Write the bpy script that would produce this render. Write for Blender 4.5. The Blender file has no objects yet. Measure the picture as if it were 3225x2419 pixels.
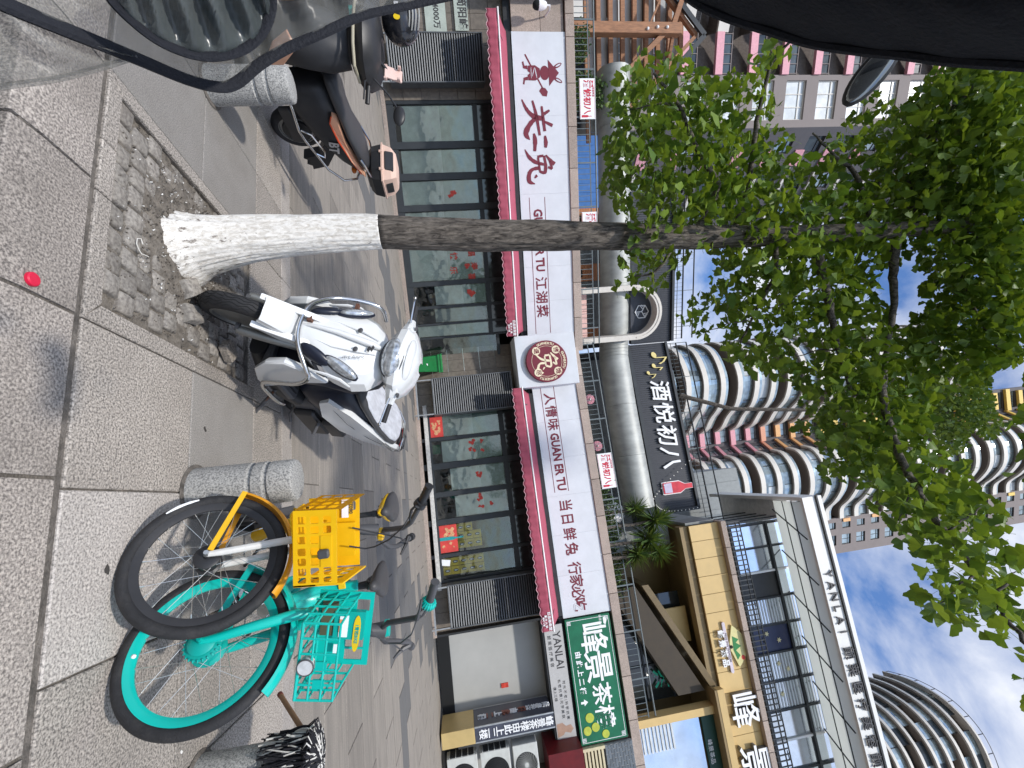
import bpy, bmesh, math, random
from mathutils import Vector, Matrix, Euler, noise as mnoise
R_ = math.radians
random.seed(7)
sc = bpy.context.scene
COL = sc.collection

# ------------------------------------------------------------------ camera
CH = 1.25
CM = [[0.9953, 0.0971, 0.0], [0.0132, -0.1351, -0.9907], [-0.0962, 0.9861, -0.1357]]   # upright right/up/back -> world
cam_d = bpy.data.cameras.new('camera')
cam_d.sensor_fit = 'HORIZONTAL'; cam_d.sensor_width = 36.0; cam_d.lens = 1400.0 / 3225.0 * 36.0
cam_d.clip_start = 0.02; cam_d.clip_end = 3000
cam = bpy.data.objects.new('camera', cam_d); COL.objects.link(cam)
mw = Matrix.Identity(4)
for i in range(3):
    mw[i][0] = CM[i][1]; mw[i][1] = -CM[i][0]; mw[i][2] = CM[i][2]     # the phone was held sideways: rolled 90 degrees
mw[2][3] = CH
cam.matrix_world = mw
sc.camera = cam

# ------------------------------------------------------------------ world, sun, exposure
SUN_EL, SUN_AZ = 52.0, -7.0       # elevation; azimuth of the side it comes from, measured from -Y towards -X
w = bpy.data.worlds.new('World'); sc.world = w; w.use_nodes = True
nt = w.node_tree; nt.nodes.clear()
N = nt.nodes.new; Lk = nt.links.new
out = N('ShaderNodeOutputWorld'); bg = N('ShaderNodeBackground'); bg.inputs[1].default_value = 0.115
sky = N('ShaderNodeTexSky'); sky.sky_type = 'NISHITA'; sky.sun_disc = False
sky.sun_elevation = R_(SUN_EL); sky.sun_rotation = R_(180 - SUN_AZ); sky.air_density = 1.2; sky.dust_density = 1.5; sky.ozone_density = 2.0
tc = N('ShaderNodeTexCoord')
mp = N('ShaderNodeMapping'); mp.inputs['Scale'].default_value = (1.0, 1.0, 1.7); mp.inputs['Rotation'].default_value = (0.3, 0.5, 0.2)
n1 = N('ShaderNodeTexNoise'); n1.inputs['Scale'].default_value = 3.1; n1.inputs['Detail'].default_value = 9; n1.inputs['Roughness'].default_value = 0.56
n1.inputs['Distortion'].default_value = 0.25
rp = N('ShaderNodeValToRGB'); rp.color_ramp.elements[0].position = 0.38; rp.color_ramp.elements[1].position = 0.62
rp.color_ramp.elements[0].color = (0, 0, 0, 1); rp.color_ramp.elements[1].color = (1, 1, 1, 1)
mx = N('ShaderNodeMix'); mx.data_type = 'RGBA'; mx.inputs['B'].default_value = (9.4, 9.7, 10.4, 1)
gn = N('ShaderNodeMix'); gn.data_type = 'RGBA'; gn.blend_type = 'MULTIPLY'; gn.inputs['Factor'].default_value = 1.0; gn.inputs['B'].default_value = (1.15, 1.50, 2.0, 1)
Lk(tc.outputs['Generated'], mp.inputs['Vector']); Lk(mp.outputs[0], n1.inputs['Vector']); Lk(n1.outputs[0], rp.inputs[0])
Lk(rp.outputs[0], mx.inputs['Factor']); Lk(sky.outputs[0], gn.inputs['A']); Lk(gn.outputs['Result'], mx.inputs['A']); Lk(mx.outputs['Result'], bg.inputs[0]); Lk(bg.outputs[0], out.inputs[0])
sun_d = bpy.data.lights.new('sun', 'SUN'); sun_d.energy = 3.6; sun_d.angle = R_(2.5); sun_d.color = (1.0, 0.955, 0.89)
sun = bpy.data.objects.new('sun', sun_d); COL.objects.link(sun)
sd = Vector((math.sin(R_(SUN_AZ)) * math.cos(R_(SUN_EL)), -math.cos(R_(SUN_AZ)) * math.cos(R_(SUN_EL)), math.sin(R_(SUN_EL))))
sun.rotation_euler = sd.to_track_quat('Z', 'Y').to_euler()
sc.view_settings.view_transform = 'Standard'; sc.view_settings.look = 'None'
sc.view_settings.exposure = -0.1; sc.view_settings.gamma = 1.0; sc.view_settings.use_curve_mapping = False
sc.cycles.max_bounces = 8; sc.cycles.transparent_max_bounces = 24; sc.cycles.caustics_reflective = False; sc.cycles.caustics_refractive = False

# ------------------------------------------------------------------ pixel of the photograph -> point on a real plane
def ray(X, Y):
    v = (Y - 1209.5, X - 1612.5, -1400.0)
    return Vector([sum(CM[i][k] * v[k] for k in range(3)) for i in range(3)])
EYE = Vector((0, 0, CH))
def gp(X, Y, z=0.0):
    d = ray(X, Y); t = (z - CH) / d.z; return EYE + d * t
def at(X, Y, y):                      # the point seen there at world depth y
    d = ray(X, Y); return EYE + d * (y / d.y)
def atd(X, Y, r):                     # the point seen there at distance r
    return EYE + ray(X, Y).normalized() * r
class Frame:
    def __init__(s, o, rz):
        s.o = Vector(o); s.rz = R_(rz); s.m = Matrix.Translation(s.o) @ Matrix.Rotation(s.rz, 4, 'Z'); s.i = s.m.inverted()
    def w(s, x, y, z): return s.m @ Vector((x, y, z))
    def l(s, p): return s.i @ Vector(p)
FL = Frame((-1.1, 15.8, 0), 13.36)    # left shopfront: x along it to the right, y into the building
FR = Frame((-1.1, 15.8, 0), -11.94)   # right shopfront
FG = Frame((0, 0, 0), -14.0)          # paving grid
FW = Frame((0, 0, 0), 0)

# ------------------------------------------------------------------ materials
MATS = {}
def mat(name, col, rough=0.6, metal=0.0, var=0.12, scale=6.0, bump=0.0, bscale=40.0, spec=0.5, coat=0.0, dirt=0.0, dcol=(0.10, 0.09, 0.08), rnd=0.0, trans=0.0, alpha=1.0, ior=1.45, stretch=None, emit=0.0):
    if name in MATS: return MATS[name]
    m = bpy.data.materials.new(name); m.use_nodes = True; t = m.node_tree; b = t.nodes['Principled BSDF']
    N = t.nodes.new; L = t.links.new
    b.inputs['Roughness'].default_value = rough; b.inputs['Metallic'].default_value = metal
    b.inputs['Specular IOR Level'].default_value = spec; b.inputs['Coat Weight'].default_value = coat; b.inputs['Coat Roughness'].default_value = 0.06
    b.inputs['Transmission Weight'].default_value = trans; b.inputs['Alpha'].default_value = alpha; b.inputs['IOR'].default_value = ior
    tc = N('ShaderNodeTexCoord'); mp = N('ShaderNodeMapping'); L(tc.outputs['Object'], mp.inputs['Vector'])
    if stretch: mp.inputs['Scale'].default_value = stretch
    oi = N('ShaderNodeObjectInfo'); ad = N('ShaderNodeVectorMath'); ad.operation = 'SCALE'; ad.inputs[3].default_value = 37.0
    cb = N('ShaderNodeCombineXYZ'); L(oi.outputs['Random'], cb.inputs[0]); L(oi.outputs['Random'], cb.inputs[1]); L(cb.outputs[0], ad.inputs[0]); L(ad.outputs[0], mp.inputs['Location'])
    n = N('ShaderNodeTexNoise'); n.inputs['Scale'].default_value = scale; n.inputs['Detail'].default_value = 6; n.inputs['Roughness'].default_value = 0.6; L(mp.outputs[0], n.inputs['Vector'])
    r = N('ShaderNodeMapRange'); r.inputs['From Min'].default_value = 0.3; r.inputs['From Max'].default_value = 0.7; r.inputs['To Min'].default_value = 1 - var; r.inputs['To Max'].default_value = 1 + var
    L(n.outputs[0], r.inputs['Value'])
    last = r.outputs[0]
    if rnd:
        rr = N('ShaderNodeMapRange'); rr.inputs['To Min'].default_value = 1 - rnd; rr.inputs['To Max'].default_value = 1 + rnd; L(oi.outputs['Random'], rr.inputs['Value'])
        mu = N('ShaderNodeMath'); mu.operation = 'MULTIPLY'; L(last, mu.inputs[0]); L(rr.outputs[0], mu.inputs[1]); last = mu.outputs[0]
    mx = N('ShaderNodeMix'); mx.data_type = 'RGBA'; mx.blend_type = 'MULTIPLY'; mx.inputs['Factor'].default_value = 1.0
    mx.inputs['A'].default_value = (*col, 1); L(last, mx.inputs['B'])
    cur = mx.outputs['Result']
    if dirt:
        n2 = N('ShaderNodeTexNoise'); n2.inputs['Scale'].default_value = scale * 0.6; n2.inputs['Detail'].default_value = 9; n2.inputs['Roughness'].default_value = 0.7; L(mp.outputs[0], n2.inputs['Vector'])
        r2 = N('ShaderNodeMapRange'); r2.inputs['From Min'].default_value = 0.5; r2.inputs['From Max'].default_value = 0.72; r2.inputs['To Max'].default_value = dirt; L(n2.outputs[0], r2.inputs['Value'])
        m2 = N('ShaderNodeMix'); m2.data_type = 'RGBA'; m2.inputs['B'].default_value = (*dcol, 1); L(cur, m2.inputs['A']); L(r2.outputs[0], m2.inputs['Factor']); cur = m2.outputs['Result']
    L(cur, b.inputs['Base Color'])
    if emit: L(cur, b.inputs['Emission Color']); b.inputs['Emission Strength'].default_value = emit
    rv = N('ShaderNodeMapRange'); rv.inputs['To Min'].default_value = max(0.02, rough - 0.08); rv.inputs['To Max'].default_value = min(1, rough + 0.1); L(n.outputs[0], rv.inputs['Value']); L(rv.outputs[0], b.inputs['Roughness'])
    if bump:
        n3 = N('ShaderNodeTexNoise'); n3.inputs['Scale'].default_value = bscale; n3.inputs['Detail'].default_value = 5; L(mp.outputs[0], n3.inputs['Vector'])
        bp = N('ShaderNodeBump'); bp.inputs['Strength'].default_value = bump; bp.inputs['Distance'].default_value = 0.01; L(n3.outputs[0], bp.inputs['Height']); L(bp.outputs[0], b.inputs['Normal'])
    MATS[name] = m
    return m

def granite(name, c1, c2, c3, scale=75.0, stain=0.5, rough=0.75, rnd=0.14, streak=None, scol=(0.12, 0.105, 0.09)):
    """speckled stone: light, mid and dark grains, broad stains and wear"""
    if name in MATS: return MATS[name]
    m = bpy.data.materials.new(name); m.use_nodes = True; t = m.node_tree; b = t.nodes['Principled BSDF']
    N = t.nodes.new; L = t.links.new
    tc = N('ShaderNodeTexCoord'); mp = N('ShaderNodeMapping'); L(tc.outputs['Object'], mp.inputs['Vector'])
    oi = N('ShaderNodeObjectInfo'); cb = N('ShaderNodeCombineXYZ'); sv = N('ShaderNodeVectorMath'); sv.operation = 'SCALE'; sv.inputs[3].default_value = 50
    L(oi.outputs['Random'], cb.inputs[0]); L(oi.outputs['Random'], cb.inputs[1]); L(cb.outputs[0], sv.inputs[0]); L(sv.outputs[0], mp.inputs['Location'])
    n = N('ShaderNodeTexNoise'); n.inputs['Scale'].default_value = scale; n.inputs['Detail'].default_value = 2.5; n.inputs['Roughness'].default_value = 0.65; L(mp.outputs[0], n.inputs['Vector'])
    r = N('ShaderNodeValToRGB'); e = r.color_ramp.elements; e[0].position = 0.36; e[0].color = (*c3, 1); e[1].position = 0.66; e[1].color = (*c1, 1)
    q = r.color_ramp.elements.new(0.50); q.color = (*c2, 1)
    L(n.outputs[0], r.inputs[0])
    n2 = N('ShaderNodeTexNoise'); n2.inputs['Scale'].default_value = 3.0; n2.inputs['Detail'].default_value = 8; n2.inputs['Roughness'].default_value = 0.72
    if streak:
        m3 = N('ShaderNodeMapping'); m3.inputs['Scale'].default_value = streak; L(mp.outputs[0], m3.inputs['Vector']); L(m3.outputs[0], n2.inputs['Vector'])
    else: L(mp.outputs[0], n2.inputs['Vector'])
    r2 = N('ShaderNodeMapRange'); r2.inputs['From Min'].default_value = 0.42; r2.inputs['From Max'].default_value = 0.75; r2.inputs['To Max'].default_value = stain; L(n2.outputs[0], r2.inputs['Value'])
    mx = N('ShaderNodeMix'); mx.data_type = 'RGBA'; mx.inputs['B'].default_value = (*scol, 1); L(r.outputs[0], mx.inputs['A']); L(r2.outputs[0], mx.inputs['Factor'])
    rr = N('ShaderNodeMapRange'); rr.inputs['To Min'].default_value = 1 - rnd; rr.inputs['To Max'].default_value = 1 + rnd; L(oi.outputs['Random'], rr.inputs['Value'])
    mu = N('ShaderNodeMix'); mu.data_type = 'RGBA'; mu.blend_type = 'MULTIPLY'; mu.inputs['Factor'].default_value = 1; L(mx.outputs['Result'], mu.inputs['A']); L(rr.outputs[0], mu.inputs['B'])
    L(mu.outputs['Result'], b.inputs['Base Color']); b.inputs['Roughness'].default_value = rough
    bp = N('ShaderNodeBump'); bp.inputs['Strength'].default_value = 0.35; bp.inputs['Distance'].default_value = 0.004; L(n.outputs[0], bp.inputs['Height']); L(bp.outputs[0], b.inputs['Normal'])
    MATS[name] = m
    return m

def glassmat(name, tint=(.90, .94, .92), refl=.055):
    """thin pane: lets light through and mirrors the street and sky"""
    m = bpy.data.materials.new(name); m.use_nodes = True; t = m.node_tree; N = t.nodes.new; L = t.links.new
    tr = N('ShaderNodeBsdfTransparent'); tr.inputs[0].default_value = (*tint, 1); gl = N('ShaderNodeBsdfGlossy'); gl.inputs['Roughness'].default_value = .03
    lw = N('ShaderNodeLayerWeight'); lw.inputs[0].default_value = .35; mr = N('ShaderNodeMapRange'); mr.inputs['To Min'].default_value = refl; mr.inputs['To Max'].default_value = .8; L(lw.outputs['Fresnel'], mr.inputs[0])
    tc = N('ShaderNodeTexCoord'); n = N('ShaderNodeTexNoise'); n.inputs['Scale'].default_value = 1.6; L(tc.outputs['Object'], n.inputs[0]); bp = N('ShaderNodeBump'); bp.inputs['Strength'].default_value = .25; bp.inputs['Distance'].default_value = .05; L(n.outputs[0], bp.inputs['Height']); L(bp.outputs[0], gl.inputs['Normal'])
    ms = N('ShaderNodeMixShader'); L(mr.outputs[0], ms.inputs[0]); L(tr.outputs[0], ms.inputs[1]); L(gl.outputs[0], ms.inputs[2]); L(ms.outputs[0], t.nodes['Material Output'].inputs[0]); t.nodes.remove(t.nodes['Principled BSDF'])
    MATS[name] = m; return m

# ------------------------------------------------------------------ mesh building
class MB:
    def __init__(s): s.v = []; s.f = []
    def add(s, vs, fs):
        o = len(s.v); s.v += [tuple(p) for p in vs]; s.f += [tuple(i + o for i in f) for f in fs]; return s
    def box(s, c, d, rot=None):
        hx, hy, hz = d[0] / 2, d[1] / 2, d[2] / 2
        vs = [Vector((x * hx, y * hy, z * hz)) for z in (-1, 1) for y in (-1, 1) for x in (-1, 1)]
        if rot is not None:
            if not isinstance(rot, Matrix): rot = Euler(rot).to_matrix()
            vs = [rot @ q for q in vs]
        c = Vector(c)
        return s.add([q + c for q in vs], [(0, 2, 3, 1), (4, 5, 7, 6), (0, 1, 5, 4), (2, 6, 7, 3), (0, 4, 6, 2), (1, 3, 7, 5)])
    def span(s, a, b):
        return s.box([(a[i] + b[i]) / 2 for i in range(3)], [abs(a[i] - b[i]) for i in range(3)])
    def beam(s, p0, p1, wd, th, up=(0, 0, 1)):
        p0, p1 = Vector(p0), Vector(p1); d = p1 - p0; z = d.normalized(); u = Vector(up)
        if abs(z.dot(u)) > 0.99: u = Vector((0, 1, 0))
        x = z.cross(u).normalized(); y = x.cross(z)
        return s.box((p0 + p1) / 2, (wd, th, d.length), Matrix((x, y, z)).transposed())
    def tube(s, pts, r, n=8, closed=False, cap=True, flat=1.0):
        pts = [Vector(p) for p in pts]; m = len(pts)
        rs = r if isinstance(r, (list, tuple)) else [r] * m
        prev = None; rings = []
        for i, p in enumerate(pts):
            if closed: d = pts[(i + 1) % m] - pts[i - 1]
            else: d = pts[min(i + 1, m - 1)] - pts[max(i - 1, 0)]
            if d.length < 1e-9: d = Vector((0, 0, 1))
            d.normalize()
            if prev is None:
                a = Vector((0, 0, 1)) if abs(d.z) < 0.9 else Vector((1, 0, 0)); x = d.cross(a).normalized()
            else:
                x = prev - d * prev.dot(d)
                x = x.normalized() if x.length > 1e-6 else d.orthogonal().normalized()
            prev = x; y = d.cross(x)
            rings.append([p + (x * math.cos(k * 2 * math.pi / n) + y * math.sin(k * 2 * math.pi / n) * flat) * rs[i] for k in range(n)])
        return s.loft(rings, closed, cap)
    def loft(s, rings, closed=False, cap=True, loop=True):
        o = len(s.v); m = len(rings); n = len(rings[0])
        for rg in rings: s.v += [tuple(p) for p in rg]
        for i in range(m if closed else m - 1):
            j = (i + 1) % m
            for k in range(n if loop else n - 1):
                l = (k + 1) % n
                s.f.append((o + i * n + k, o + i * n + l, o + j * n + l, o + j * n + k))
        if cap and not closed and loop:
            s.f.append(tuple(o + k for k in range(n))[::-1]); s.f.append(tuple(o + (m - 1) * n + k for k in range(n)))
        return s
    def cyl(s, p0, p1, r0, r1=None, n=16, cap=True): return s.tube([p0, p1], [r0, r0 if r1 is None else r1], n, cap=cap)
    def lathe(s, prof, c=(0, 0, 0), n=24, axis='Z', cap=True):
        rings = []
        for r, h in prof:
            rg = []
            for k in range(n):
                a = k * 2 * math.pi / n; x, y = r * math.cos(a), r * math.sin(a)
                p = {'Z': (x, y, h), 'X': (h, x, y), 'Y': (y, h, x)}[axis]
                rg.append(Vector(p) + Vector(c))
            rings.append(rg)
        return s.loft(rings, False, cap)
    def torus(s, c, R, r, axis='Y', n=48, m=10, sx=1.0):
        pts = []
        for i in range(n):
            a = i * 2 * math.pi / n; x, y = R * math.cos(a), R * math.sin(a)
            pts.append(Vector(c) + Vector({'Z': (x, y, 0), 'X': (0, x, y), 'Y': (x, 0, y)}[axis]))
        return s.tube(pts, r, m, closed=True, flat=sx)
    def prism(s, poly, z0, z1, plane='XZ', hole=None):
        """polygon extruded; plane XZ -> along Y, XY -> along Z, YZ -> along X"""
        def P(a, b, c): return {'XZ': (a, c, b), 'XY': (a, b, c), 'YZ': (c, a, b)}[plane]
        n = len(poly); o = len(s.v)
        s.v += [P(a, b, z0) for a, b in poly] + [P(a, b, z1) for a, b in poly]
        s.f += [tuple(o + i for i in range(n)), tuple(o + n + i for i in range(n))[::-1]]
        s.f += [(o + i, o + n + i, o + n + (i + 1) % n, o + (i + 1) % n) for i in range(n)]
        return s
    def sph(s, c, r, n=12, m=8, sc=(1, 1, 1), rot=None):
        rings = []
        for j in range(1, m):
            t = math.pi * j / m
            rg = []
            for k in range(n):
                a = 2 * math.pi * k / n; p = Vector((math.sin(t) * math.cos(a) * r * sc[0], math.sin(t) * math.sin(a) * r * sc[1], -math.cos(t) * r * sc[2]))
                if rot is not None: p = rot @ p
                rg.append(p + Vector(c))
            rings.append(rg)
        return s.loft(rings)
    def rbox(s, c, d, r=0.02, seg=3, rot=None):
        """box with rounded vertical edges and slightly pinched top and bottom"""
        hx, hy, hz = d[0] / 2, d[1] / 2, d[2] / 2; r = min(r, hx * .98, hy * .98)
        def ring(ins, z):
            q = []
            for cx, cy, a0 in ((1, 1, 0), (-1, 1, 90), (-1, -1, 180), (1, -1, 270)):
                for k in range(seg + 1):
                    a = R_(a0 + 90 * k / seg); q.append(Vector((cx * (hx - r) + math.cos(a) * (r - ins), cy * (hy - r) + math.sin(a) * (r - ins), z)))
            return q
        e = min(r, hz) * 0.5
        rings = [ring(min(e, r * .9), -hz), ring(0, -hz + e), ring(0, hz - e), ring(min(e, r * .9), hz)]
        M = rot if isinstance(rot, Matrix) else (Euler(rot).to_matrix() if rot else Matrix.Identity(3))
        return s.loft([[M @ p + Vector(c) for p in rg] for rg in rings])
    def mesh(s, name, m=None, smooth=True, ang=35):
        me = bpy.data.meshes.new(name); me.from_pydata(s.v, [], s.f)
        bm = bmesh.new(); bm.from_mesh(me); bmesh.ops.recalc_face_normals(bm, faces=bm.faces); bm.to_mesh(me); bm.free()
        if smooth:
            me.polygons.foreach_set('use_smooth', [True] * len(me.polygons)); me.set_sharp_from_angle(angle=R_(ang))
        for k in (m if isinstance(m, (list, tuple)) else [m]):
            if k is not None: me.materials.append(k)
        return me

def tag(o, label=None, cat=None, group=None, kind=None):
    if label: o['label'] = label
    if cat: o['category'] = cat
    if group: o['group'] = group
    if kind: o['kind'] = kind
    return o
def root(name, label, cat, loc=(0, 0, 0), rz=0.0, group=None, fr=None, rot=None):
    o = bpy.data.objects.new(name, None); o.empty_display_size = 0.1; COL.objects.link(o)
    if fr: o.location = fr.w(*loc); o.rotation_euler = (0, 0, fr.rz + rz)
    else: o.location = loc; o.rotation_euler = rot if rot else (0, 0, rz)
    return tag(o, label, cat, group)
def part(name, mb, m, parent=None, smooth=True, ang=35, label=None, bevel=0.0, loc=None, rot=None, kind=None, seg=2):
    me = mb.mesh(name, m, smooth, ang) if isinstance(mb, MB) else mb
    o = bpy.data.objects.new(name, me); COL.objects.link(o)
    if parent is not None: o.parent = parent
    if loc is not None: o.location = loc
    if rot is not None: o.rotation_euler = rot
    if bevel:
        b = o.modifiers.new('bevel', 'BEVEL'); b.width = bevel; b.segments = seg; b.limit_method = 'ANGLE'; b.angle_limit = R_(40)
    if label: o['label'] = label
    if kind: o['kind'] = kind
    return o
def solo(name, mb, m, label, cat, loc=(0, 0, 0), rz=0.0, group=None, fr=None, rot=None, **k):
    o = part(name, mb, m, None, **k)
    if fr: o.location = fr.w(*loc); o.rotation_euler = (0, 0, fr.rz + rz)
    else: o.location = loc; o.rotation_euler = rot if rot else (0, 0, rz)
    return tag(o, label, cat, group)
def struct(name, mb, m, loc=(0, 0, 0), rz=0.0, fr=None, **k):
    o = part(name, mb, m, None, **k)
    if fr: o.location = fr.w(*loc); o.rotation_euler = (0, 0, fr.rz + rz)
    else: o.location = loc; o.rotation_euler = (0, 0, rz)
    o['kind'] = 'structure'
    return o
def copy_tree(o, parent=None):
    c = o.copy(); COL.objects.link(c); c.parent = parent
    for ch in list(o.children): copy_tree(ch, c)
    return c
def dup(o, loc, rz=None, label=None, group=None):
    c = copy_tree(o); c.location = loc
    if rz is not None: c.rotation_euler = (0, 0, rz)
    return tag(c, label, None, group)

_tc = {}
def text_mesh(body, size, bold=0.0, ext=0.002, sx=1.0, align='CENTER', shear=0.0):
    key = (body, size, bold, ext, sx, align, shear)
    if key in _tc: return _tc[key]
    cu = bpy.data.curves.new('t', 'FONT'); cu.body = body; cu.size = size; cu.extrude = ext; cu.offset = bold * size; cu.resolution_u = 2; cu.shear = shear
    cu.align_x = align; cu.align_y = 'CENTER'
    o = bpy.data.objects.new('t', cu); COL.objects.link(o)
    dg = bpy.context.evaluated_depsgraph_get(); me = bpy.data.meshes.new_from_object(o.evaluated_get(dg)); bpy.data.objects.remove(o)
    if sx != 1.0:
        for q in me.vertices: q.co.x *= sx
    me.materials.clear(); _tc[key] = me
    return me
def text(body, size, m, parent, loc, rot=(math.pi / 2, 0, 0), name='lettering', **k):
    me = text_mesh(body, size, **k).copy(); me.materials.append(m)
    o = bpy.data.objects.new(name, me); COL.objects.link(o); o.parent = parent; o.location = loc; o.rotation_euler = rot
    return o
def rects_minus(x0, x1, z0, z1, holes):
    """split a rectangle with rectangular holes into boxes (columns)"""
    xs = sorted({x0, x1, *[min(max(h[0], x0), x1) for h in holes], *[min(max(h[1], x0), x1) for h in holes]}); res = []
    for a, b in zip(xs, xs[1:]):
        if b - a < 1e-4: continue
        mid = (a + b) / 2; hs = sorted((h[2], h[3]) for h in holes if h[0] < mid < h[1]); z = z0
        for h0, h1 in hs:
            if h0 > z + 1e-4: res.append((a, b, z, h0))
            z = max(z, h1)
        if z < z1 - 1e-4: res.append((a, b, z, z1))
    return res
# ------------------------------------------------------------------ ground
m_peb = granite('pale_granite', (0.53, 0.475, 0.415), (0.325, 0.29, 0.255), (0.11, 0.10, 0.09), 120, 0.42)
m_pebb = granite('bright_granite', (0.62, 0.57, 0.515), (0.43, 0.39, 0.355), (0.20, 0.185, 0.17), 120, 0.22)
m_kerb = granite('kerb_granite', (0.50, 0.445, 0.39), (0.30, 0.265, 0.235), (0.12, 0.105, 0.095), 118, 0.55)
m_greyg = granite('grey_granite', (0.35, 0.325, 0.295), (0.25, 0.232, 0.21), (0.14, 0.135, 0.13), 190, 0.38)
m_far = granite('plaza_granite', (0.365, 0.325, 0.275), (0.265, 0.235, 0.20), (0.165, 0.148, 0.128), 130, 0.9, streak=(0.45, 5.5, 1), rnd=0.2, scol=(0.125, 0.112, 0.10))
m_strip = granite('strip_granite', (0.50, 0.455, 0.41), (0.41, 0.37, 0.335), (0.24, 0.22, 0.2), 95, 0.45)
m_cob = granite('cobble_stone', (0.31, 0.285, 0.25), (0.235, 0.215, 0.19), (0.15, 0.135, 0.12), 55, 0.65, scol=(0.13, 0.11, 0.09), rnd=0.22)
m_mortar = mat('mortar_dirt', (0.13, 0.115, 0.10), 0.95, var=0.5, scale=22, bump=0.8, bscale=120)
m_soil = mat('soil', (0.155, 0.135, 0.112), 0.97, var=0.45, scale=30, bump=.8, bscale=160, dirt=0.6, dcol=(0.28, 0.25, 0.215))
m_road = mat('asphalt', (0.055, 0.053, 0.052), 0.9, var=0.3, scale=60, bump=0.7, bscale=300)
m_boll = granite('bollard_granite', (0.50, 0.49, 0.465), (0.34, 0.335, 0.32), (0.14, 0.14, 0.14), 135, 0.30, scol=(0.2, 0.2, 0.19))

g = MB(); g.add([(-400, -400, 0), (400, -400, 0), (400, 600, 0), (-400, 600, 0)], [(0, 1, 2, 3)])
struct('ground', g, m_road, (0, 0, -0.155), smooth=False)
g = MB(); g.add([(-300, -300, 0), (300, -300, 0), (300, 1.268, 0), (-300, 1.268, 0)], [(0, 1, 2, 3)])
struct('road', g, m_road, (0, 0, -0.135), fr=FG, smooth=False)
# bed the slabs lie on, with the tree pit left open
g = MB()
for a, b, c, d in rects_minus(-60, 60, 1.30, 60, [(-1.82, -0.87, 1.675, 2.86)]):
    g.span((a, c, -0.15), (b, d, -0.010))
pav = struct('pavement', g, m_mortar, (0, 0, 0), fr=FG, smooth=False)
def slab(poly, m, top=0.0, h=0.05, name='paving_slab', gap=0.0035):
    cx = sum(p[0] for p in poly) / len(poly); cy = sum(p[1] for p in poly) / len(poly)
    q = []
    n = len(poly)
    for x, y in poly:
        dx, dy = x - cx, y - cy; q.append((x - cx - math.copysign(gap, dx), y - cy - math.copysign(gap, dy)))
    e = 0.004
    q2 = [(x - math.copysign(e, x), y - math.copysign(e, y)) for x, y in q]
    o = len(q); g = MB()
    g.v = [(x, y, -h) for x, y in q] + [(x, y, -e) for x, y in q] + [(x, y, 0) for x, y in q2]
    g.f = [tuple(range(o))[::-1], tuple(2 * o + i for i in range(o))]
    for k in range(2):
        g.f += [(k * o + i, k * o + (i + 1) % o, (k + 1) * o + (i + 1) % o, (k + 1) * o + i) for i in range(o)]
    ob = part(name, g, m, pav, smooth=False, loc=(cx, cy, top), rot=(random.uniform(-.0025, .0025), random.uniform(-.0025, .0025), 0))
    return ob
def rect(a, b, c, d): return [(a, c), (b, c), (b, d), (a, d)]
# kerb stones: nose bevelled towards the road
kx = [-2.98, -1.88, -1.34, -0.79, -0.232, 0.52, 1.25, 1.95, 2.7]
for a, b in zip(kx, kx[1:]):
    h = (b - a) / 2 - 0.006; g = MB()
    prof = [(1.27, -.14), (1.27, -.016), (1.276, -.010), (1.372, 0.0), (1.568, 0.0), (1.572, -0.004), (1.572, -.14)]
    g.prism([(y - 1.42, z) for y, z in prof], -h, h, 'YZ')
    part('kerb_stone', g, m_kerb, pav, smooth=False, loc=((a + b) / 2, 1.42, random.uniform(-.002, .002)), rot=(0, 0, random.uniform(-.004, .004)))
# frame of granite strips round the pit, mitred at the near corners
fr_ = [[(-1.89, 1.597), (-1.546, 1.597), (-1.546, 1.675), (-1.82, 1.675)], rect(-1.546, -1.313, 1.597, 1.675), [(-1.313, 1.597), (-0.79, 1.597), (-0.87, 1.675), (-1.313, 1.675)],
       [(-0.87, 1.675), (-0.79, 1.597), (-0.79, 2.267), (-0.87, 2.267)], rect(-0.87, -0.79, 2.267, 2.93), [(-1.89, 1.597), (-1.82, 1.675), (-1.82, 2.24), (-1.89, 2.24)],
       rect(-1.89, -1.82, 2.24, 2.93), rect(-1.82, -1.4, 2.86, 2.93), rect(-1.4, -0.87, 2.86, 2.93)]
for p in fr_: slab(p, m_peb, top=0.003, name='pit_edging', gap=0.002, h=0.09)
rows = [1.597, 2.267, 2.93, 3.39]
colsR = [-0.79, -0.2, 0.37, 0.94, 1.54, 2.14, 2.74, 3.34]
for ri in range(3):
    for a, b in zip(colsR, colsR[1:]):
        if a > 1.9 + ri * 0.7: continue
        if ri == 0: mm = m_pebb if -0.3 < a < 0.3 else m_peb
        elif ri == 1: mm = m_greyg if a < 0.3 else m_peb
        else: mm = m_peb
        slab(rect(a, b, rows[ri], rows[ri + 1]), mm)
    cl = [-1.89, -2.5, -3.1, -3.7, -4.3]
    for a, b in zip(cl, cl[1:]):
        if b < -3.2 - ri * .5: continue
        slab(rect(b, a, rows[ri], rows[ri + 1]), m_greyg if ri < 2 else m_peb)
for a, b in ((-1.89, -1.35), (-1.35, -0.79)): slab(rect(a, b, 2.93, 3.39), m_peb)
x = -4.6
while x < 4.2:
    slab(rect(x, x + 0.9, 3.39, 3.59), m_strip, name='band_stone'); x += 0.9
yr = [3.59, 4.25, 4.93, 5.55, 6.15, 6.78]
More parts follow.
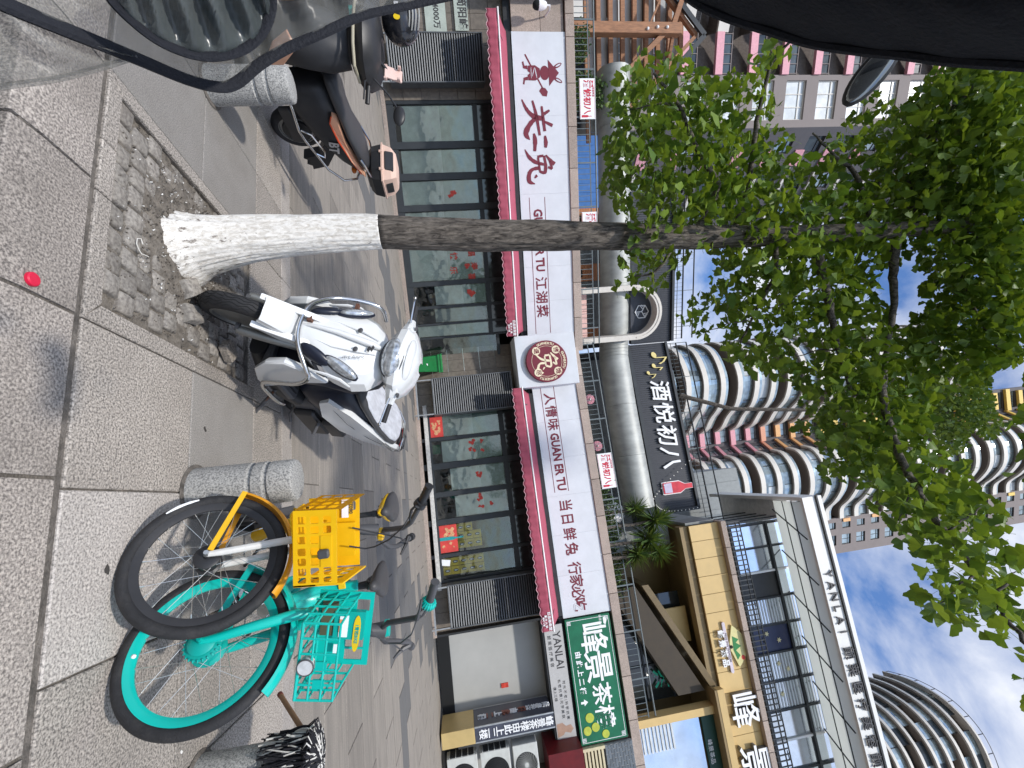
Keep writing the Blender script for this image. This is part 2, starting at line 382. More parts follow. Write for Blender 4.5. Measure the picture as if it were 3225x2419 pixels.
for i in range(5):
    x = -4.8 - i * 0.9 + (0.61 if i % 2 else 0); x = -0.3 - math.ceil((x + 0.3) / -1.2 * -1) * 0 + math.floor((x + 0.3) / 1.2) * 1.2 + (0.6 if i % 2 else 0)
    while x < 4.3 + i * 0.9:
        slab(rect(x, x + 1.2, yr[i], yr[i + 1]), m_far); x += 1.2
# the plaza beyond: rows of long stones, some darker, joined
g1, g2 = MB(), MB(); y = 6.78; k = 0
while y < 17.5:
    x = -26 + (0.6 if k % 2 else 0)
    while x < 24:
        p, q = x + 0.6, y + .3
        dark = (p * 0.9 - q * 0.35 + 2.5) % 6.3 < 1.3 or (p * 0.5 + q * 0.9) % 9 < .7
        (g2 if dark else g1).span((x + .007, y + .007, -.03), (x + 1.193, y + .612, random.uniform(-.001, .001))); x += 1.2
    y += 0.62; k += 1
part('plaza_slabs', g1, m_far, pav, smooth=False, kind='stuff')
m_fard = granite('dark_plaza_granite', (0.19, 0.187, 0.18), (0.14, 0.138, 0.135), (0.09, 0.09, 0.09), 110, 0.5, streak=(0.4, 5, 1))
part('dark_plaza_slabs', g2, m_fard, pav, smooth=False, kind='stuff')

# tree pit: soil and cobbles
TREE = gp(575, 772); TL = FG.l(TREE); TL.y += 0.10
g = MB(); nx, ny = 60, 76
def soilz(x, y):
    d = math.hypot(x - TL.x, y - TL.y)
    return -0.026 + 0.045 * math.exp(-(d / .2) ** 2) + 0.016 * mnoise.noise(Vector((x * 9, y * 9, 0))) + 0.010 * mnoise.noise(Vector((x * 34, y * 34, 3))) + 0.006 * mnoise.noise(Vector((x * 90, y * 90, 3)))
g.v = [(-1.825 + 0.96 * i / nx, 1.67 + 1.195 * j / ny, soilz(-1.825 + 0.96 * i / nx, 1.67 + 1.195 * j / ny)) for j in range(ny + 1) for i in range(nx + 1)]
g.f = [(j * (nx + 1) + i, j * (nx + 1) + i + 1, (j + 1) * (nx + 1) + i + 1, (j + 1) * (nx + 1) + i) for j in range(ny) for i in range(nx)]
pit = struct('tree_pit_soil', g, m_soil, fr=FG, smooth=True, ang=180)
cobm = []
for k in range(6):
    g = MB(); s = 0.045
    q = [(-s, -s), (0, -s * 1.04), (s, -s), (s * 1.04, 0), (s, s), (0, s * 1.04), (-s, s), (-s * 1.04, 0)]
    q = [(x * random.uniform(.9, 1.07), y * random.uniform(.9, 1.07)) for x, y in q]
    rings = [[Vector((x * sc_, y * sc_, z)) for x, y in q] for sc_, z in ((1, -.05), (1, -.010), (.93, -.002), (.72, 0.003))]
    g.loft(rings); cobm.append(g.mesh('cobble', m_cob, True, 50))
j = 0; y = 1.725; nc = 0
while y < 2.84:
    x = -1.775 + (0.048 if j % 2 else 0)
    while x < -0.89:
        d = math.hypot(x - TL.x, y - TL.y)
        if d > 0.235 + random.uniform(0, .05) and random.random() > 0.05:
            o = part('cobble', cobm[random.randrange(6)], None, pit, loc=(x + random.uniform(-.005, .005), y + random.uniform(-.005, .005), random.uniform(-.018, -.008) - (0.012 if d < .4 else 0)), rot=(random.uniform(-.045, .045), random.uniform(-.045, .045), random.choice((0, 1.57, 3.14)) + random.uniform(-.08, .08)))
            nc += 1
        x += 0.0985
    y += 0.0945; j += 1
for (X, Y, z, r) in ((595, 905, 0.03, .5), (600, 985, 0.028, .2)):
    p = FG.l(gp(X, Y)); o = part('cobble', cobm[2], None, pit, loc=(p.x, p.y, z), rot=(.18, -.22, r)); o['label'] = 'lifted cobble beside the trunk'
p = gp(702, 1108)
g = MB().rbox((0, 0, 0.028), (0.115, 0.075, 0.05), 0.012, 3, (0.1, 0.05, 0.5))
solo('loose_cobble', g, granite('loose_granite', (0.42, 0.37, 0.31), (0.31, 0.27, 0.23), (0.16, 0.14, 0.12), 90, .4), 'loose granite block lying in the tree pit beside the white scooter wheel', 'stone', p, rz=0.2)
# chips, grit and dry scraps round the trunk
g = MB(); m_chip = mat('white_chips', (0.72, 0.70, 0.66), 0.8, var=0.25, scale=50)
for k in range(260):
    a = random.uniform(0, 6.28); d = abs(random.gauss(0.22, 0.16)) + 0.1
    x, y = TL.x + math.cos(a) * d * 1.1 - 0.10, TL.y + math.sin(a) * d * 1.0
    if not (-1.81 < x < -.88 and 1.69 < y < 2.84): continue
    s = random.uniform(.0015, .0055); z = max(soilz(x, y), -0.012) + s
    M = Euler([random.uniform(0, 6) for _ in range(3)]).to_matrix()
    g.box((x, y, z), (s * 2, s, s * .5), M)
part('paint_flakes', g, m_chip, pit, smooth=False, kind='stuff')
g = MB(); m_grit = mat('grit', (0.10, 0.085, 0.07), 0.95, var=0.5, scale=60)
for k in range(900):
    if k < 600:
        a = random.uniform(0, 6.28); d = abs(random.gauss(0.2, 0.12)) + 0.08; x, y = TL.x + math.cos(a) * d, TL.y + math.sin(a) * d
    else: x, y = random.uniform(-1.8, -.89), random.uniform(1.69, 2.84)
    if not (-1.81 < x < -.88 and 1.69 < y < 2.84): continue
    s = random.uniform(.002, .007); M = Euler([random.uniform(0, 6) for _ in range(3)]).to_matrix()
    g.box((x, y, max(soilz(x, y), -.014) + s * .4), (s, s, s), M)
part('grit', g, m_grit, pit, smooth=False, kind='stuff')
# small litter
p = gp(95, 880)
g = MB().lathe([(0.0, 0.0), (0.021, 0.0), (0.023, 0.003), (0.022, 0.011), (0.018, 0.014), (0.0, 0.0145)], n=28)
solo('plastic_disc', g, mat('red_plastic', (0.62, 0.012, 0.05), 0.35, var=.05), 'flat red plastic cap lying on the kerb stone', 'litter', p)
pts = [gp(X, Y, 0.0) + Vector((0, 0, 0.004)) for X, Y in ((447, 770), (441, 752), (429, 752), (427, 768), (434, 786), (443, 800), (455, 804), (465, 809))]
sm = []
for i in range(len(pts) - 1):
    for k in range(4): sm.append(pts[i].lerp(pts[i + 1], k / 4))
c0 = Vector(pts[0]); g = MB().tube([p - c0 for p in sm] + [pts[-1] - c0], 0.0016, 6)
solo('string', g, mat('white_string', (0.75, 0.72, 0.66), .8), 'short curled piece of white string on the cobbles', 'string', c0)
p = gp(336, 1795)
g = MB(); g.prism([(0.016 * math.cos(a) * (1 + .3 * math.sin(3 * a)), 0.011 * math.sin(a)) for a in [i * .45 for i in range(14)]], 0.0, 0.002, 'XY')
solo('dry_leaf', g, mat('dry_leaf', (.055, .05, .045), .9), 'small dark dried leaf on the pale slab left of the yellow bicycle wheel', 'leaf', p)
for (X, Y, sx_, sy_, lb) in ((645, 1352, .014, .006, 'small dark scrap on the grey slab between the white scooter and the middle bollard'), (570, 2368, .008, .005, 'tiny white paper scrap at the foot of the mop bollard')):
    p = gp(X, Y); g = MB().rbox((0, 0, .002), (sx_ * 2, sy_ * 2, .003), .004)
    solo('paper_scrap', g, m_chip if X < 600 else mat('dark_scrap', (.05, .045, .04), .9), lb, 'litter', p, rz=.4)

# bollards
def bollard(p, label):
    r = root('stone_bollard', label, 'bollard', p, group='granite bollards along the pavement')
    a = 0.108
    prof = [(a + .004, -0.02), (a + .002, 0.0), (a, 0.06), (a - .002, 0.262), (a - .014, 0.268), (a - .016, 0.282), (a - .004, 0.288), (a - .003, 0.332), (a - .015, 0.338), (a - .017, 0.352), (a - .006, 0.358), (a - .007, 0.452), (a - .012, 0.462), (a - .022, 0.466), (0, 0.467)]
    part('post', MB().lathe(prof, n=56), m_boll, r, ang=50)
    g = MB()
    g.lathe([(a + .012, -.004), (a + .02, 0.003), (a + .004, 0.010), (a - .01, .010)], n=40, cap=False)
    part('mortar_collar', g, m_mortar, r)
    return r
b2c = gp(575, 1553); b2c = b2c + Vector((0.016, 0.10, 0)); BOLL2 = b2c
bollard((-1.955, 2.86, 0), 'speckled granite bollard at the left, partly behind the clear rain cover')
bollard(b2c, 'speckled granite bollard standing right behind the yellow bicycle wheel')
BOLL3 = Vector((1.60, 2.12, 0)); bollard(BOLL3, 'granite bollard at the right edge with a mop draped over it')
# mop on the third bollard
mop = root('mop', 'black and white string mop draped over the right hand bollard', 'mop', BOLL3 + Vector((0, 0, 0.47)))
m_blk, m_wht = mat('black_yarn', (0.012, 0.012, 0.016), .95, var=.4, scale=60), mat('white_yarn', (0.62, 0.60, 0.56), .95, var=.2, scale=60)
gb, gw = MB(), MB(); random.seed(5)
for k in range(420):
    a = random.uniform(0, 6.283); L_ = random.uniform(.14, .26); r0 = random.uniform(.0, .06); pts = []
    w1, w2 = random.uniform(-.5, .5), random.uniform(0, 6)
    R1 = 0.106 + random.uniform(0, .022)
    for i in range(9):
        t = i / 8; s = t * L_ * 1.25
        if s < 0.11: rr = r0 + s; z = 0.012 + 0.022 * math.cos(rr / .12 * 1.4) + random.uniform(0, .01)
        else: rr = R1 + 0.012 * math.sin(t * 6 + w2); z = 0.012 - (s - .10)
        aa = a + w1 * t + .05 * math.sin(7 * t + w2)
        pts.append((math.cos(aa) * rr, math.sin(aa) * rr, z))
    (gw if random.random() < .28 else gb).tube(pts, random.uniform(.0028, .0042), 5)
part('black_strands', gb, m_blk, mop, kind='stuff'); part('white_strands', gw, m_wht, mop, kind='stuff')
tip = atd(882, 2187, 3.0); e0 = mop.location + Vector((-.02, .05, .0))
tip = at(882, 2187, 2.62)
g = MB().tube([e0 - mop.location, tip - mop.location], [.0125, .0125], 12)
part('handle', g, mat('mop_wood', (0.30, 0.17, 0.09), .55, var=.2, scale=10, stretch=(3, 3, .5)), mop)
d = (tip - e0).normalized(); g = MB().tube([tip - mop.location - d * .02, tip - mop.location + d * .004], [.0145, .0145], 12)
part('end_cap', g, mat('rust_red_cap', (0.16, 0.03, 0.02), .5), mop)
# ------------------------------------------------------------------ podium building with the shops
m_white = mat('white_panel', (0.64, 0.67, 0.71), 0.55, var=0.05, scale=2.5, dirt=0.10, dcol=(.45, .45, .44))
m_maroon = mat('maroon_print', (0.17, 0.018, 0.035), 0.5, var=.06)
m_cream = mat('cream_print', (0.80, 0.70, 0.50), 0.55, var=.05)
m_tan = granite('tan_granite', (0.50, 0.41, 0.35), (0.40, 0.32, 0.27), (0.27, 0.22, 0.19), 60, .28)
m_tile = mat('brown_wall_tile', (0.17, 0.145, 0.12), 0.45, var=.25, scale=9, rnd=.12)
m_frame = mat('charcoal_frame', (0.030, 0.035, 0.040), 0.42, var=.15, scale=5)
m_black = mat('black_void', (0.010, 0.011, 0.012), 0.85)
m_dark = mat('dark_paint', (0.025, 0.027, 0.03), 0.6, var=.3)
m_film = mat('frosted_film', (0.64, 0.68, 0.66), 0.32, var=0.16, scale=3.5, bump=.25, bscale=4, dirt=.2, dcol=(.22, .28, .26))
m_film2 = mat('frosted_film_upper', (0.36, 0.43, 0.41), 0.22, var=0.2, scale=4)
m_glass = glassmat('window_glass')
m_glassd = mat('dark_window_glass', (0.03, 0.036, 0.038), 0.06, var=0.2, spec=1.0)
m_red = mat('red_window_print', (0.60, 0.06, 0.04), 0.5, var=.3, scale=12)
m_steel = mat('brushed_steel', (0.50, 0.50, 0.50), 0.38, metal=0.9, var=.15, scale=8)
m_sill = mat('pale_sill', (0.55, 0.54, 0.51), .55, var=.2, scale=12, dirt=.4)
m_pink = mat('crimson_canvas', (0.37, 0.075, 0.115), 0.8, var=0.10, scale=3, bump=.15, bscale=60)
m_pipe = mat('white_pipe', (0.80, 0.78, 0.78), 0.35, var=.06)
m_slat = mat('grey_louvre', (0.115, 0.122, 0.13), 0.5, metal=.3, var=.25, scale=7, dirt=.25, dcol=(.2, .2, .19))
m_rail = mat('grey_rail', (0.13, 0.155, 0.165), .5, metal=.2, var=.15)
m_letw = mat('white_letter', (0.86, 0.87, 0.88), .45, var=.03)

bld = root('shop_building', 'podium of shops with white sign bands meeting at a bend behind the round sign', 'building', FL.o)
def pf(name, g, m, fr, loc=(0, 0, 0), parent=None, **k):
    o = part(name, g, m, parent or bld, **k)
    o.rotation_euler = (0, 0, fr.rz); o.location = fr.w(*loc) - FL.o
    return o
# shells: back of the rooms, floors, ceilings
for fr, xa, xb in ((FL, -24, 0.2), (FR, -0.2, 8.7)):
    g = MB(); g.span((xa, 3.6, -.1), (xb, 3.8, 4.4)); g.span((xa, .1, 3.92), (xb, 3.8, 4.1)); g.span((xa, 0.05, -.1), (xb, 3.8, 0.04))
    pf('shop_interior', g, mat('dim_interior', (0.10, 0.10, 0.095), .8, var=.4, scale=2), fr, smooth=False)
g = MB(); g.span((12.9, 0.0, -.1), (34, 3.8, 4.1)); pf('end_wall', g, m_tile, FR, smooth=False)
# upper band behind the signs, terrace deck
for fr, xa, xb, zt in ((FL, -30, -0.25, 5.75), (FR, .25, 34, 5.58)):
    g = MB(); g.span((xa, -.18, 3.88), (xb, 0.3, zt - .02)); pf('spandrel', g, m_dark, fr, smooth=False)
    g = MB(); g.span((xa, -.1, zt - .1), (xb, 14, zt + .12)); pf('terrace_deck', g, mat('deck_concrete', (.3, .29, .27), .85, dirt=.3), fr, smooth=False)
# wall tiles left of the sign
for i, (a, b) in enumerate(((4.10, 5.0), (5.0, 5.74))):
    for k in range(3):
        g = MB(); g.span((-9.9 - 1.24 * (k + 1) + .006, -.26, a + .006), (-9.9 - 1.24 * k - .006, -.19, b - .006)); pf('wall_slab', g, m_tan, FL, smooth=False, bevel=.006)
# coping stones
for x0, x1 in zip([-24 + 1.24 * k for k in range(12)] + [-9.74, -8.47, -7.23, -5.99, -4.76, -3.54, -2.33, -1.12], [-24 + 1.24 * (k + 1) for k in range(11)] + [-9.74, -8.47, -7.23, -5.99, -4.76, -3.54, -2.33, -1.12, 0.07]):
    if x0 < -14: continue
    g = MB(); g.span((x0 + .007, -.35, 5.772), (x1 - .007, .25, 6.05)); pf('coping_stone', g, m_tan, FL, smooth=False, bevel=.01)
x = -0.07
while x < 15:
    g = MB(); g.span((x + .007, -.35, 5.585), (x + 1.2 - .007, .25, 5.875)); pf('coping_stone', g, m_tan, FR, smooth=False, bevel=.01); x += 1.2
g = MB()
for k in range(4): g.span((12.34 + k * .6, -.19, 3.7), (12.92 + k * .6, -.12, 5.57))
pf('tile_backing', g, m_tan, FR, smooth=False)

# ---- glazing
def bay(fr, x0, x1, z0=0.32, z1=2.76, film=None, film_top=None, glass=None):
    g = MB(); g.span((x0, .035, z0), (x1, .045, z1)); pf('window_pane', g, glass or m_glass, fr, smooth=False)
    if film is not None:
        g = MB(); zs = film_top or z1 - .02; mid = film + (zs - film) * .52
        g.span((x0 + .02, .052, film), (x1 - .02, .056, mid)); pf('frosted_film', g, m_film, fr, smooth=False)
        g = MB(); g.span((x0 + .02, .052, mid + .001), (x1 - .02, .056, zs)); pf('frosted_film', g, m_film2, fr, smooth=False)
        g = MB(); g.span((x0 + .02, .048, mid - .05), (x1 - .02, .051, mid + .05)); pf('film_seam', g, m_film, fr, smooth=False)
def mull(fr, x0, x1, z0=0.1, z1=3.9, y=-.05, m=None):
    g = MB(); g.span((x0, y, z0), (x1, .07, z1)); pf('mullion', g, m or m_frame, fr, smooth=False, bevel=.008)
def trans(fr, x0, x1, z0, z1, y=-.03):
    g = MB(); g.span((x0, y, z0), (x1, .06, z1)); pf('transom', g, m_frame, fr, smooth=False)
edges = [(-8.13, -8.03), (-6.97, -6.76), (-6.05, -5.84), (-5.10, -4.9), (-3.92, -3.80), (-2.68, -2.52), (-1.86, -1.76), (-1.27, -1.20), (-.80, -.73)]
for a, b in edges: mull(FL, a, b)
films = [.48, .40, .32, .20, .16, 1.02, None, .30]
for i in range(8):
    x0, x1 = edges[i][1], edges[i + 1][0]
    bay(FL, x0, x1, film=films[i])
    trans(FL, x0, x1, 2.76, 2.90); trans(FL, x0, x1, .10, .32)
    g = MB(); g.span((x0, .035, 2.90), (x1, .045, 3.88)); pf('transom_pane', g, m_glassd, FL, smooth=False)
g = MB()
for k in range(9): g.span((-1.73 + k * .049, .085 + .01 * (k % 2), .95), (-1.73 + k * .049 + .046, .10 + .01 * (k % 2), 2.7))
pf('white_curtain', g, mat('curtain_cloth', (.42, .44, .44), .85), FL, smooth=False)
bay(FL, -.73, .35, z0=.12, z1=3.0); trans(FL, -.73, .3, 3.0, 3.1)
# tiled piers
for (fr, x0, x1) in ((FL, -11.3, -8.13), (FR, -.35, .80), (FR, .80, 1.95), (FR, 7.32, 8.75)):
    z = .1
    while z < 3.8:
        x = x0; k = 0
        while x < x1 - .05:
            xe = min(x + .42, x1); g = MB(); g.span((x + .004, -.06 if fr is FL else -.03, z + .004), (xe - .004, 0.08, z + .55)); pf('wall_tile', g, m_tile, fr, smooth=False); x = xe
        z += .558
redges = [(1.90, 1.98), (2.72, 2.84), (3.58, 3.78), (4.52, 4.68), (5.38, 5.56), (6.45, 6.56), (7.22, 7.30)]
for a, b in redges: mull(FR, a, b)
rf = [.80, .74, .95, 1.02, None, None]
for i in range(6):
    x0, x1 = redges[i][1], redges[i + 1][0]
    bay(FR, x0, x1, film=rf[i]); trans(FR, x0, x1, 2.76, 2.92); trans(FR, x0, x1, .36, .42)
    g = MB(); g.span((x0, .035, 2.92), (x1, .045, 3.88)); pf('transom_pane', g, m_glassd, FR, smooth=False)
g = MB(); g.span((1.6, -.12, .22), (7.5, .05, .35)); pf('window_sill', g, m_sill, FR, smooth=False, bevel=.01)
for fr, a, b in ((FL, -24, .25), (FR, -.2, 8.75)):
    g = MB(); g.span((a, -.35, -.02), (b, 0.1, .10)); pf('base_kerb', g, m_tan, fr, smooth=False, bevel=.01)
# red window prints
random.seed(3)
def blotch(fr, cx, cz, r, n=5):
    g = MB()
    for k in range(n):
        a = random.uniform(0, 6.28); d = random.uniform(0, r * .7); q = [(cx + math.cos(a) * d + math.cos(t) * r * random.uniform(.18, .45), cz + math.sin(a) * d + math.sin(t) * r * random.uniform(.18, .45)) for t in [i * .7 for i in range(9)]]
        g.prism(q, .025 + .001 * k, .034, 'XZ')
    pf('red_window_print', g, m_red, fr, smooth=False)
for fr, xs in ((FL, ((-5.45, 1.9, .19), (-3.1, 2.2, .16), (-2.2, 2.2, .2))), (FR, ((2.98, 1.75, .16), (3.25, 1.75, .14), (2.98, 2.1, .10), (3.3, 2.1, .12), (4.1, 1.9, .17), (4.85, 1.85, .17), (5.15, 1.9, .15), (5.1, 2.2, .12)))):
    for c in xs: blotch(fr, *c)
def pt(body, size, m, fr, loc, **k):
    o = text(body, size, m, bld, (0, 0, 0), **k); o.rotation_euler = (math.pi / 2, 0, fr.rz); o.location = fr.w(*loc) - FL.o; return o
for x, z, b in ((-3.55, 2.35, '福'), (-3.1, 2.4, '寿'), (-2.75, 2.3, '喜'), (-3.45, 1.75, '快'), (-3.0, 1.7, '乐')):
    pt(b, .26, m_red, FL, (x, .020, z), bold=.02, ext=.003, name='window_character')
# things seen in the lower panes of the right wing: posters and beer cartons
m_ylw = mat('yellow_carton', (0.85, 0.60, 0.03), .6, var=.12, scale=8, rnd=.08)
m_blk = mat('black_print', (0.02, 0.025, 0.02), .6)
def carton(x, z, label):
    r = root('beer_carton', label, 'carton', (x, .14, z), fr=FR, group='yellow drink cartons stacked inside the window')
    part('box', MB().box((0, .12, .132), (.245, .22, .26)), m_ylw, r, smooth=False, bevel=.004)
    el = [(math.cos(t) * .045, .14 + math.sin(t) * .082) for t in [i * 2 * math.pi / 16 for i in range(16)]]
    part('oval_print', MB().prism(el, .003, .009, 'XZ'), m_blk, r, smooth=False)
    part('bottle_print', MB().prism([(-.02, .09), (.02, .09), (.02, .15), (.007, .18), (.007, .21), (-.007, .21), (-.007, .18), (-.02, .15)], .0, .003, 'XZ'), m_letw, r, smooth=False)
    return r
rowsn = ('bottom', 'second', 'third', 'fourth', 'top')
for cix, x in enumerate((5.72, 5.98, 6.24, 6.74, 7.0)):
    for rz_ in range(5):
        if cix == 0 and rz_ == 4: continue
        carton(x, .44 + rz_ * .265, 'yellow carton, %s of its stack, %s column in the yellow carton window' % (rowsn[rz_], ('first', 'second', 'third', 'fourth', 'fifth')[cix]))
for k, (x, z) in enumerate(((2.12, .95), (2.38, .95), (2.12, 1.22), (2.38, 1.22), (2.6, .95))): carton(x, z, 'yellow carton above the leftmost red poster, %s one' % ('lower left', 'lower middle', 'upper left', 'upper middle', 'lower right')[k])
def poster(x0, x1, z0, z1, seed, label):
    r = root('food_poster', label, 'poster', ((x0 + x1) / 2, .02, z0), fr=FR); w_, h_ = (x1 - x0) / 2, z1 - z0
    part('sheet', MB().span((-w_, .002, 0), (w_, .008, h_)), mat('poster_red', (.6, .06, .05), .5, var=.2), r, smooth=False)
    random.seed(seed); g = MB()
    for k in range(16):
        cx, cz = random.uniform(-w_ * .7, w_ * .7), random.uniform(.08, h_ * .8); rr = random.uniform(.03, .075)
        g.prism([(cx + math.cos(t) * rr * random.uniform(.5, 1.2), cz + math.sin(t) * rr * random.uniform(.5, 1.2)) for t in [i * .63 for i in range(10)]], -.002 - .0003 * k, .001, 'XZ')
    part('prawn_print', g, mat('prawn_print', (.62, .33, .17), .5, var=.4, scale=25), r, smooth=False)
    return r
poster(2.0, 2.7, .40, .84, 1, 'red seafood poster low in the leftmost pane of the right wing')
p_ = poster(5.58, 6.42, .40, .98, 2, 'red seafood poster with a teal bottle low in the window before the yellow cartons')
b_ = [(-.05, 0), (.05, 0), (.055, .42), (.02, .56), (.022, .78), (-.022, .78), (-.02, .56), (-.055, .42)]
part('bottle_print', MB().prism(b_, -.02, -.01, 'XZ'), mat('teal_print', (.02, .30, .32), .4, var=.3, scale=20), p_, smooth=False)
g = MB().prism([(-.12, 0), (.07, 0), (.12, .26), (-.06, .3)], 0, .004, 'XZ')
solo('paper_notice', g, m_letw, 'white paper notice stuck low on the glass in front of the last carton columns', 'notice', (6.72, .015, .40), fr=FR, smooth=False)
g = MB().box((0, 0, .13), (.3, .2, .26)); solo('bottle_crate', g, mat('green_crate', (.01, .12, .05), .5), 'small green bottle crate low in the second pane of the right wing', 'crate', (3.1, .25, .43), fr=FR, smooth=False)

# ---- recessed entrance at the right
g = MB(); g.span((8.75, .35, .05), (12.9, .5, 3.4)); pf('recess_wall', g, mat('dim_board', (.42, .42, .40), .6, var=.06, scale=1.5), FR, smooth=False)
g = MB(); g.span((8.75, .30, .05), (12.9, .345, .42)); pf('recess_skirting', g, m_black, FR, smooth=False)
g = MB(); g.span((8.7, -.3, 3.3), (12.9, .5, 3.36)); pf('recess_soffit', g, m_dark, FR, smooth=False)
g = MB(); g.span((8.70, -.28, .05), (8.76, .5, 3.3)); pf('recess_jamb', g, m_dark, FR, smooth=False)
g = MB(); g.span((10.55, .32, 1.9), (10.68, .347, 2.12)); pf('red_notice', g, m_red, FR, smooth=False)
# ------------------------------------------------------------------ shop signs, awnings, louvres
def sign(name, label, fr, x0, x1, z0, z1, m, y=-.3, th=.10, cat='sign', grooves=True):
    r = root(name, label, cat, (x0, y, z0), fr=fr)
    n = max(1, round((x1 - x0) / 1.22)) if grooves else 1; w_ = (x1 - x0) / n
    for k in range(n):
        part('panel', MB().span((k * w_ + .0015, 0, 0), ((k + 1) * w_ - .0015, th, z1 - z0)), m, r, smooth=False)
    return r
def tx(r, fr, body, size, m, x, z, x0, z0, y=-.004, **k):
    return text(body, size, m, r, (x - x0, y, z - z0), **k)
# left white sign
X0, Z0 = -9.89, 4.08
s1 = sign('shop_sign', 'long white shop sign with maroon brush characters above the left awning', FL, X0, -.62, Z0, 5.765, m_white)
def brush(r, x, z, strokes, m, x0, z0, y0=-.012):
    """brush strokes: polylines with a width that swells and thins"""
    for s in strokes:
        pts, ws = s; g = MB(); n = len(pts); L_, R__ = [], []
        dense, dw = [], []
        for i in range(n - 1):
            for k in range(5):
                t = k / 5; p0 = Vector(pts[max(i - 1, 0)]); p1 = Vector(pts[i]); p2 = Vector(pts[i + 1]); p3 = Vector(pts[min(i + 2, n - 1)])
                dense.append(.5 * ((2 * p1) + (p2 - p0) * t + (2 * p0 - 5 * p1 + 4 * p2 - p3) * t * t + (3 * p1 - p0 - 3 * p2 + p3) * t ** 3)); dw.append(ws[i] + (ws[i + 1] - ws[i]) * t)
        dense.append(Vector(pts[-1])); dw.append(ws[-1])
        for i, p in enumerate(dense):
            d = (dense[min(i + 1, len(dense) - 1)] - dense[max(i - 1, 0)]).normalized(); nrm = Vector((-d.y, d.x)); wob = 1 + random.uniform(-.12, .12)
            L_.append(p + nrm * dw[i] * wob); R__.append(p - nrm * dw[i] * wob)
        o = 0
        for i in range(len(dense)):
            g.v += [(x - x0 + L_[i].x, y0, z - z0 + L_[i].y), (x - x0 + R__[i].x, y0, z - z0 + R__[i].y), (x - x0 + L_[i].x, -.0005, z - z0 + L_[i].y), (x - x0 + R__[i].x, -.0005, z - z0 + R__[i].y)]
        for i in range(len(dense) - 1):
            a = i * 4; g.f += [(a, a + 1, a + 5, a + 4), (a, a + 4, a + 6, a + 2), (a + 1, a + 3, a + 7, a + 5)]
        part('brush_stroke', g, m, r, smooth=False)
random.seed(11)
guan = [([(-.22, .38), (-.12, .20)], [.03, .05]), ([(.22, .46), (.10, .20)], [.05, .03]), ([(-.34, .13), (.0, .16), (.38, .20)], [.03, .045, .05]), ([(-.50, -.16), (-.1, -.06), (.50, .03)], [.03, .05, .035]),
        ([(.02, .16), (-.06, -.15), (-.26, -.36), (-.54, -.50)], [.06, .07, .05, .01]), ([(.0, -.08), (.18, -.28), (.44, -.42), (.62, -.30)], [.05, .07, .09, .01])]
er = [([(-.15, .20), (.05, .22), (.20, .20)], [.03, .065, .04]), ([(-.22, -.16), (.0, -.13), (.30, -.16)], [.03, .07, .04])]
tu = [([(-.02, .50), (-.16, .34), (-.30, .22)], [.06, .05, .02]), ([(-.12, .34), (.10, .40), (.06, .28)], [.03, .04, .03]), ([(-.28, .14), (-.26, -.06)], [.04, .03]), ([(-.28, .16), (.0, .20), (.22, .16), (.18, -.02)], [.035, .05, .055, .03]), ([(-.24, -.04), (.16, -.0)], [.03, .035]),
      ([(-.02, .14), (-.10, -.14), (-.26, -.34), (-.48, -.46)], [.04, .06, .05, .01]), ([(.08, -.02), (.12, -.24), (.26, -.36), (.48, -.36), (.56, -.18)], [.05, .05, .065, .065, .01]), ([(.30, -.10), (.38, -.18)], [.045, .02])]
brush(s1, -7.50, 4.80, guan, m_maroon, X0, Z0); brush(s1, -6.84, 4.80, er, m_maroon, X0, Z0); brush(s1, -6.12, 4.78, tu, m_maroon, X0, Z0)
# cook emblem: pointed straw hat, ears, round face, apron and a spatula over the shoulder
def flat(r, polys, m, x, z, x0, z0, y=-.010, name='emblem'):
    g = MB()
    for q in polys: g.prism([(a + x - x0, b + z - z0) for a, b in q], y, -.0008, 'XZ')
    return part(name, g, m, r, smooth=False)
def ell(cx, cz, rx, rz_, n=20, rot=0): return [(cx + math.cos(t) * rx * math.cos(rot) - math.sin(t) * rz_ * math.sin(rot), cz + math.cos(t) * rx * math.sin(rot) + math.sin(t) * rz_ * math.cos(rot)) for t in [i * 2 * math.pi / n for i in range(n)]]
EX, EZ = -8.77, 4.95
flat(s1, [[(-.36, .24), (.36, .26), (0, .58)]], m_maroon, EX, EZ, X0, Z0, name='straw_hat')
for sx_ in (-1, 1):
    flat(s1, [ell(sx_ * .20, .54, .055, .15, rot=-sx_ * .45)], m_maroon, EX, EZ, X0, Z0, y=-.006, name='ear'); flat(s1, [ell(sx_ * .21, .56, .022, .09, rot=-sx_ * .45)], m_white, EX, EZ, X0, Z0, y=-.009, name='ear_lining')
flat(s1, [ell(0, .12, .2, .15)], m_maroon, EX, EZ, X0, Z0, y=-.007, name='face')
flat(s1, [[(-.12, -.03), (.12, -.03), (.21, -.18), (.20, -.40), (.06, -.42), (.0, -.34), (-.06, -.42), (-.2, -.40), (-.21, -.18)]], m_maroon, EX, EZ, X0, Z0, y=-.009, name='tunic')
for sx_ in (-1, 1): flat(s1, [[(sx_ * a, b) for a, b in ((.20, -.42), (.10, -.42), (.13, -.55), (.30, -.58), (.32, -.54), (.20, -.51))]], m_maroon, EX, EZ, X0, Z0, name='boot')
flat(s1, [[(-.52, -.46), (-.50, -.50), (.44, .02), (.42, .06)], [(.40, .0), (.50, -.08), (.64, .02), (.66, .16), (.52, .20), (.42, .12)]], m_maroon, EX, EZ, X0, Z0, y=-.005, name='spatula')
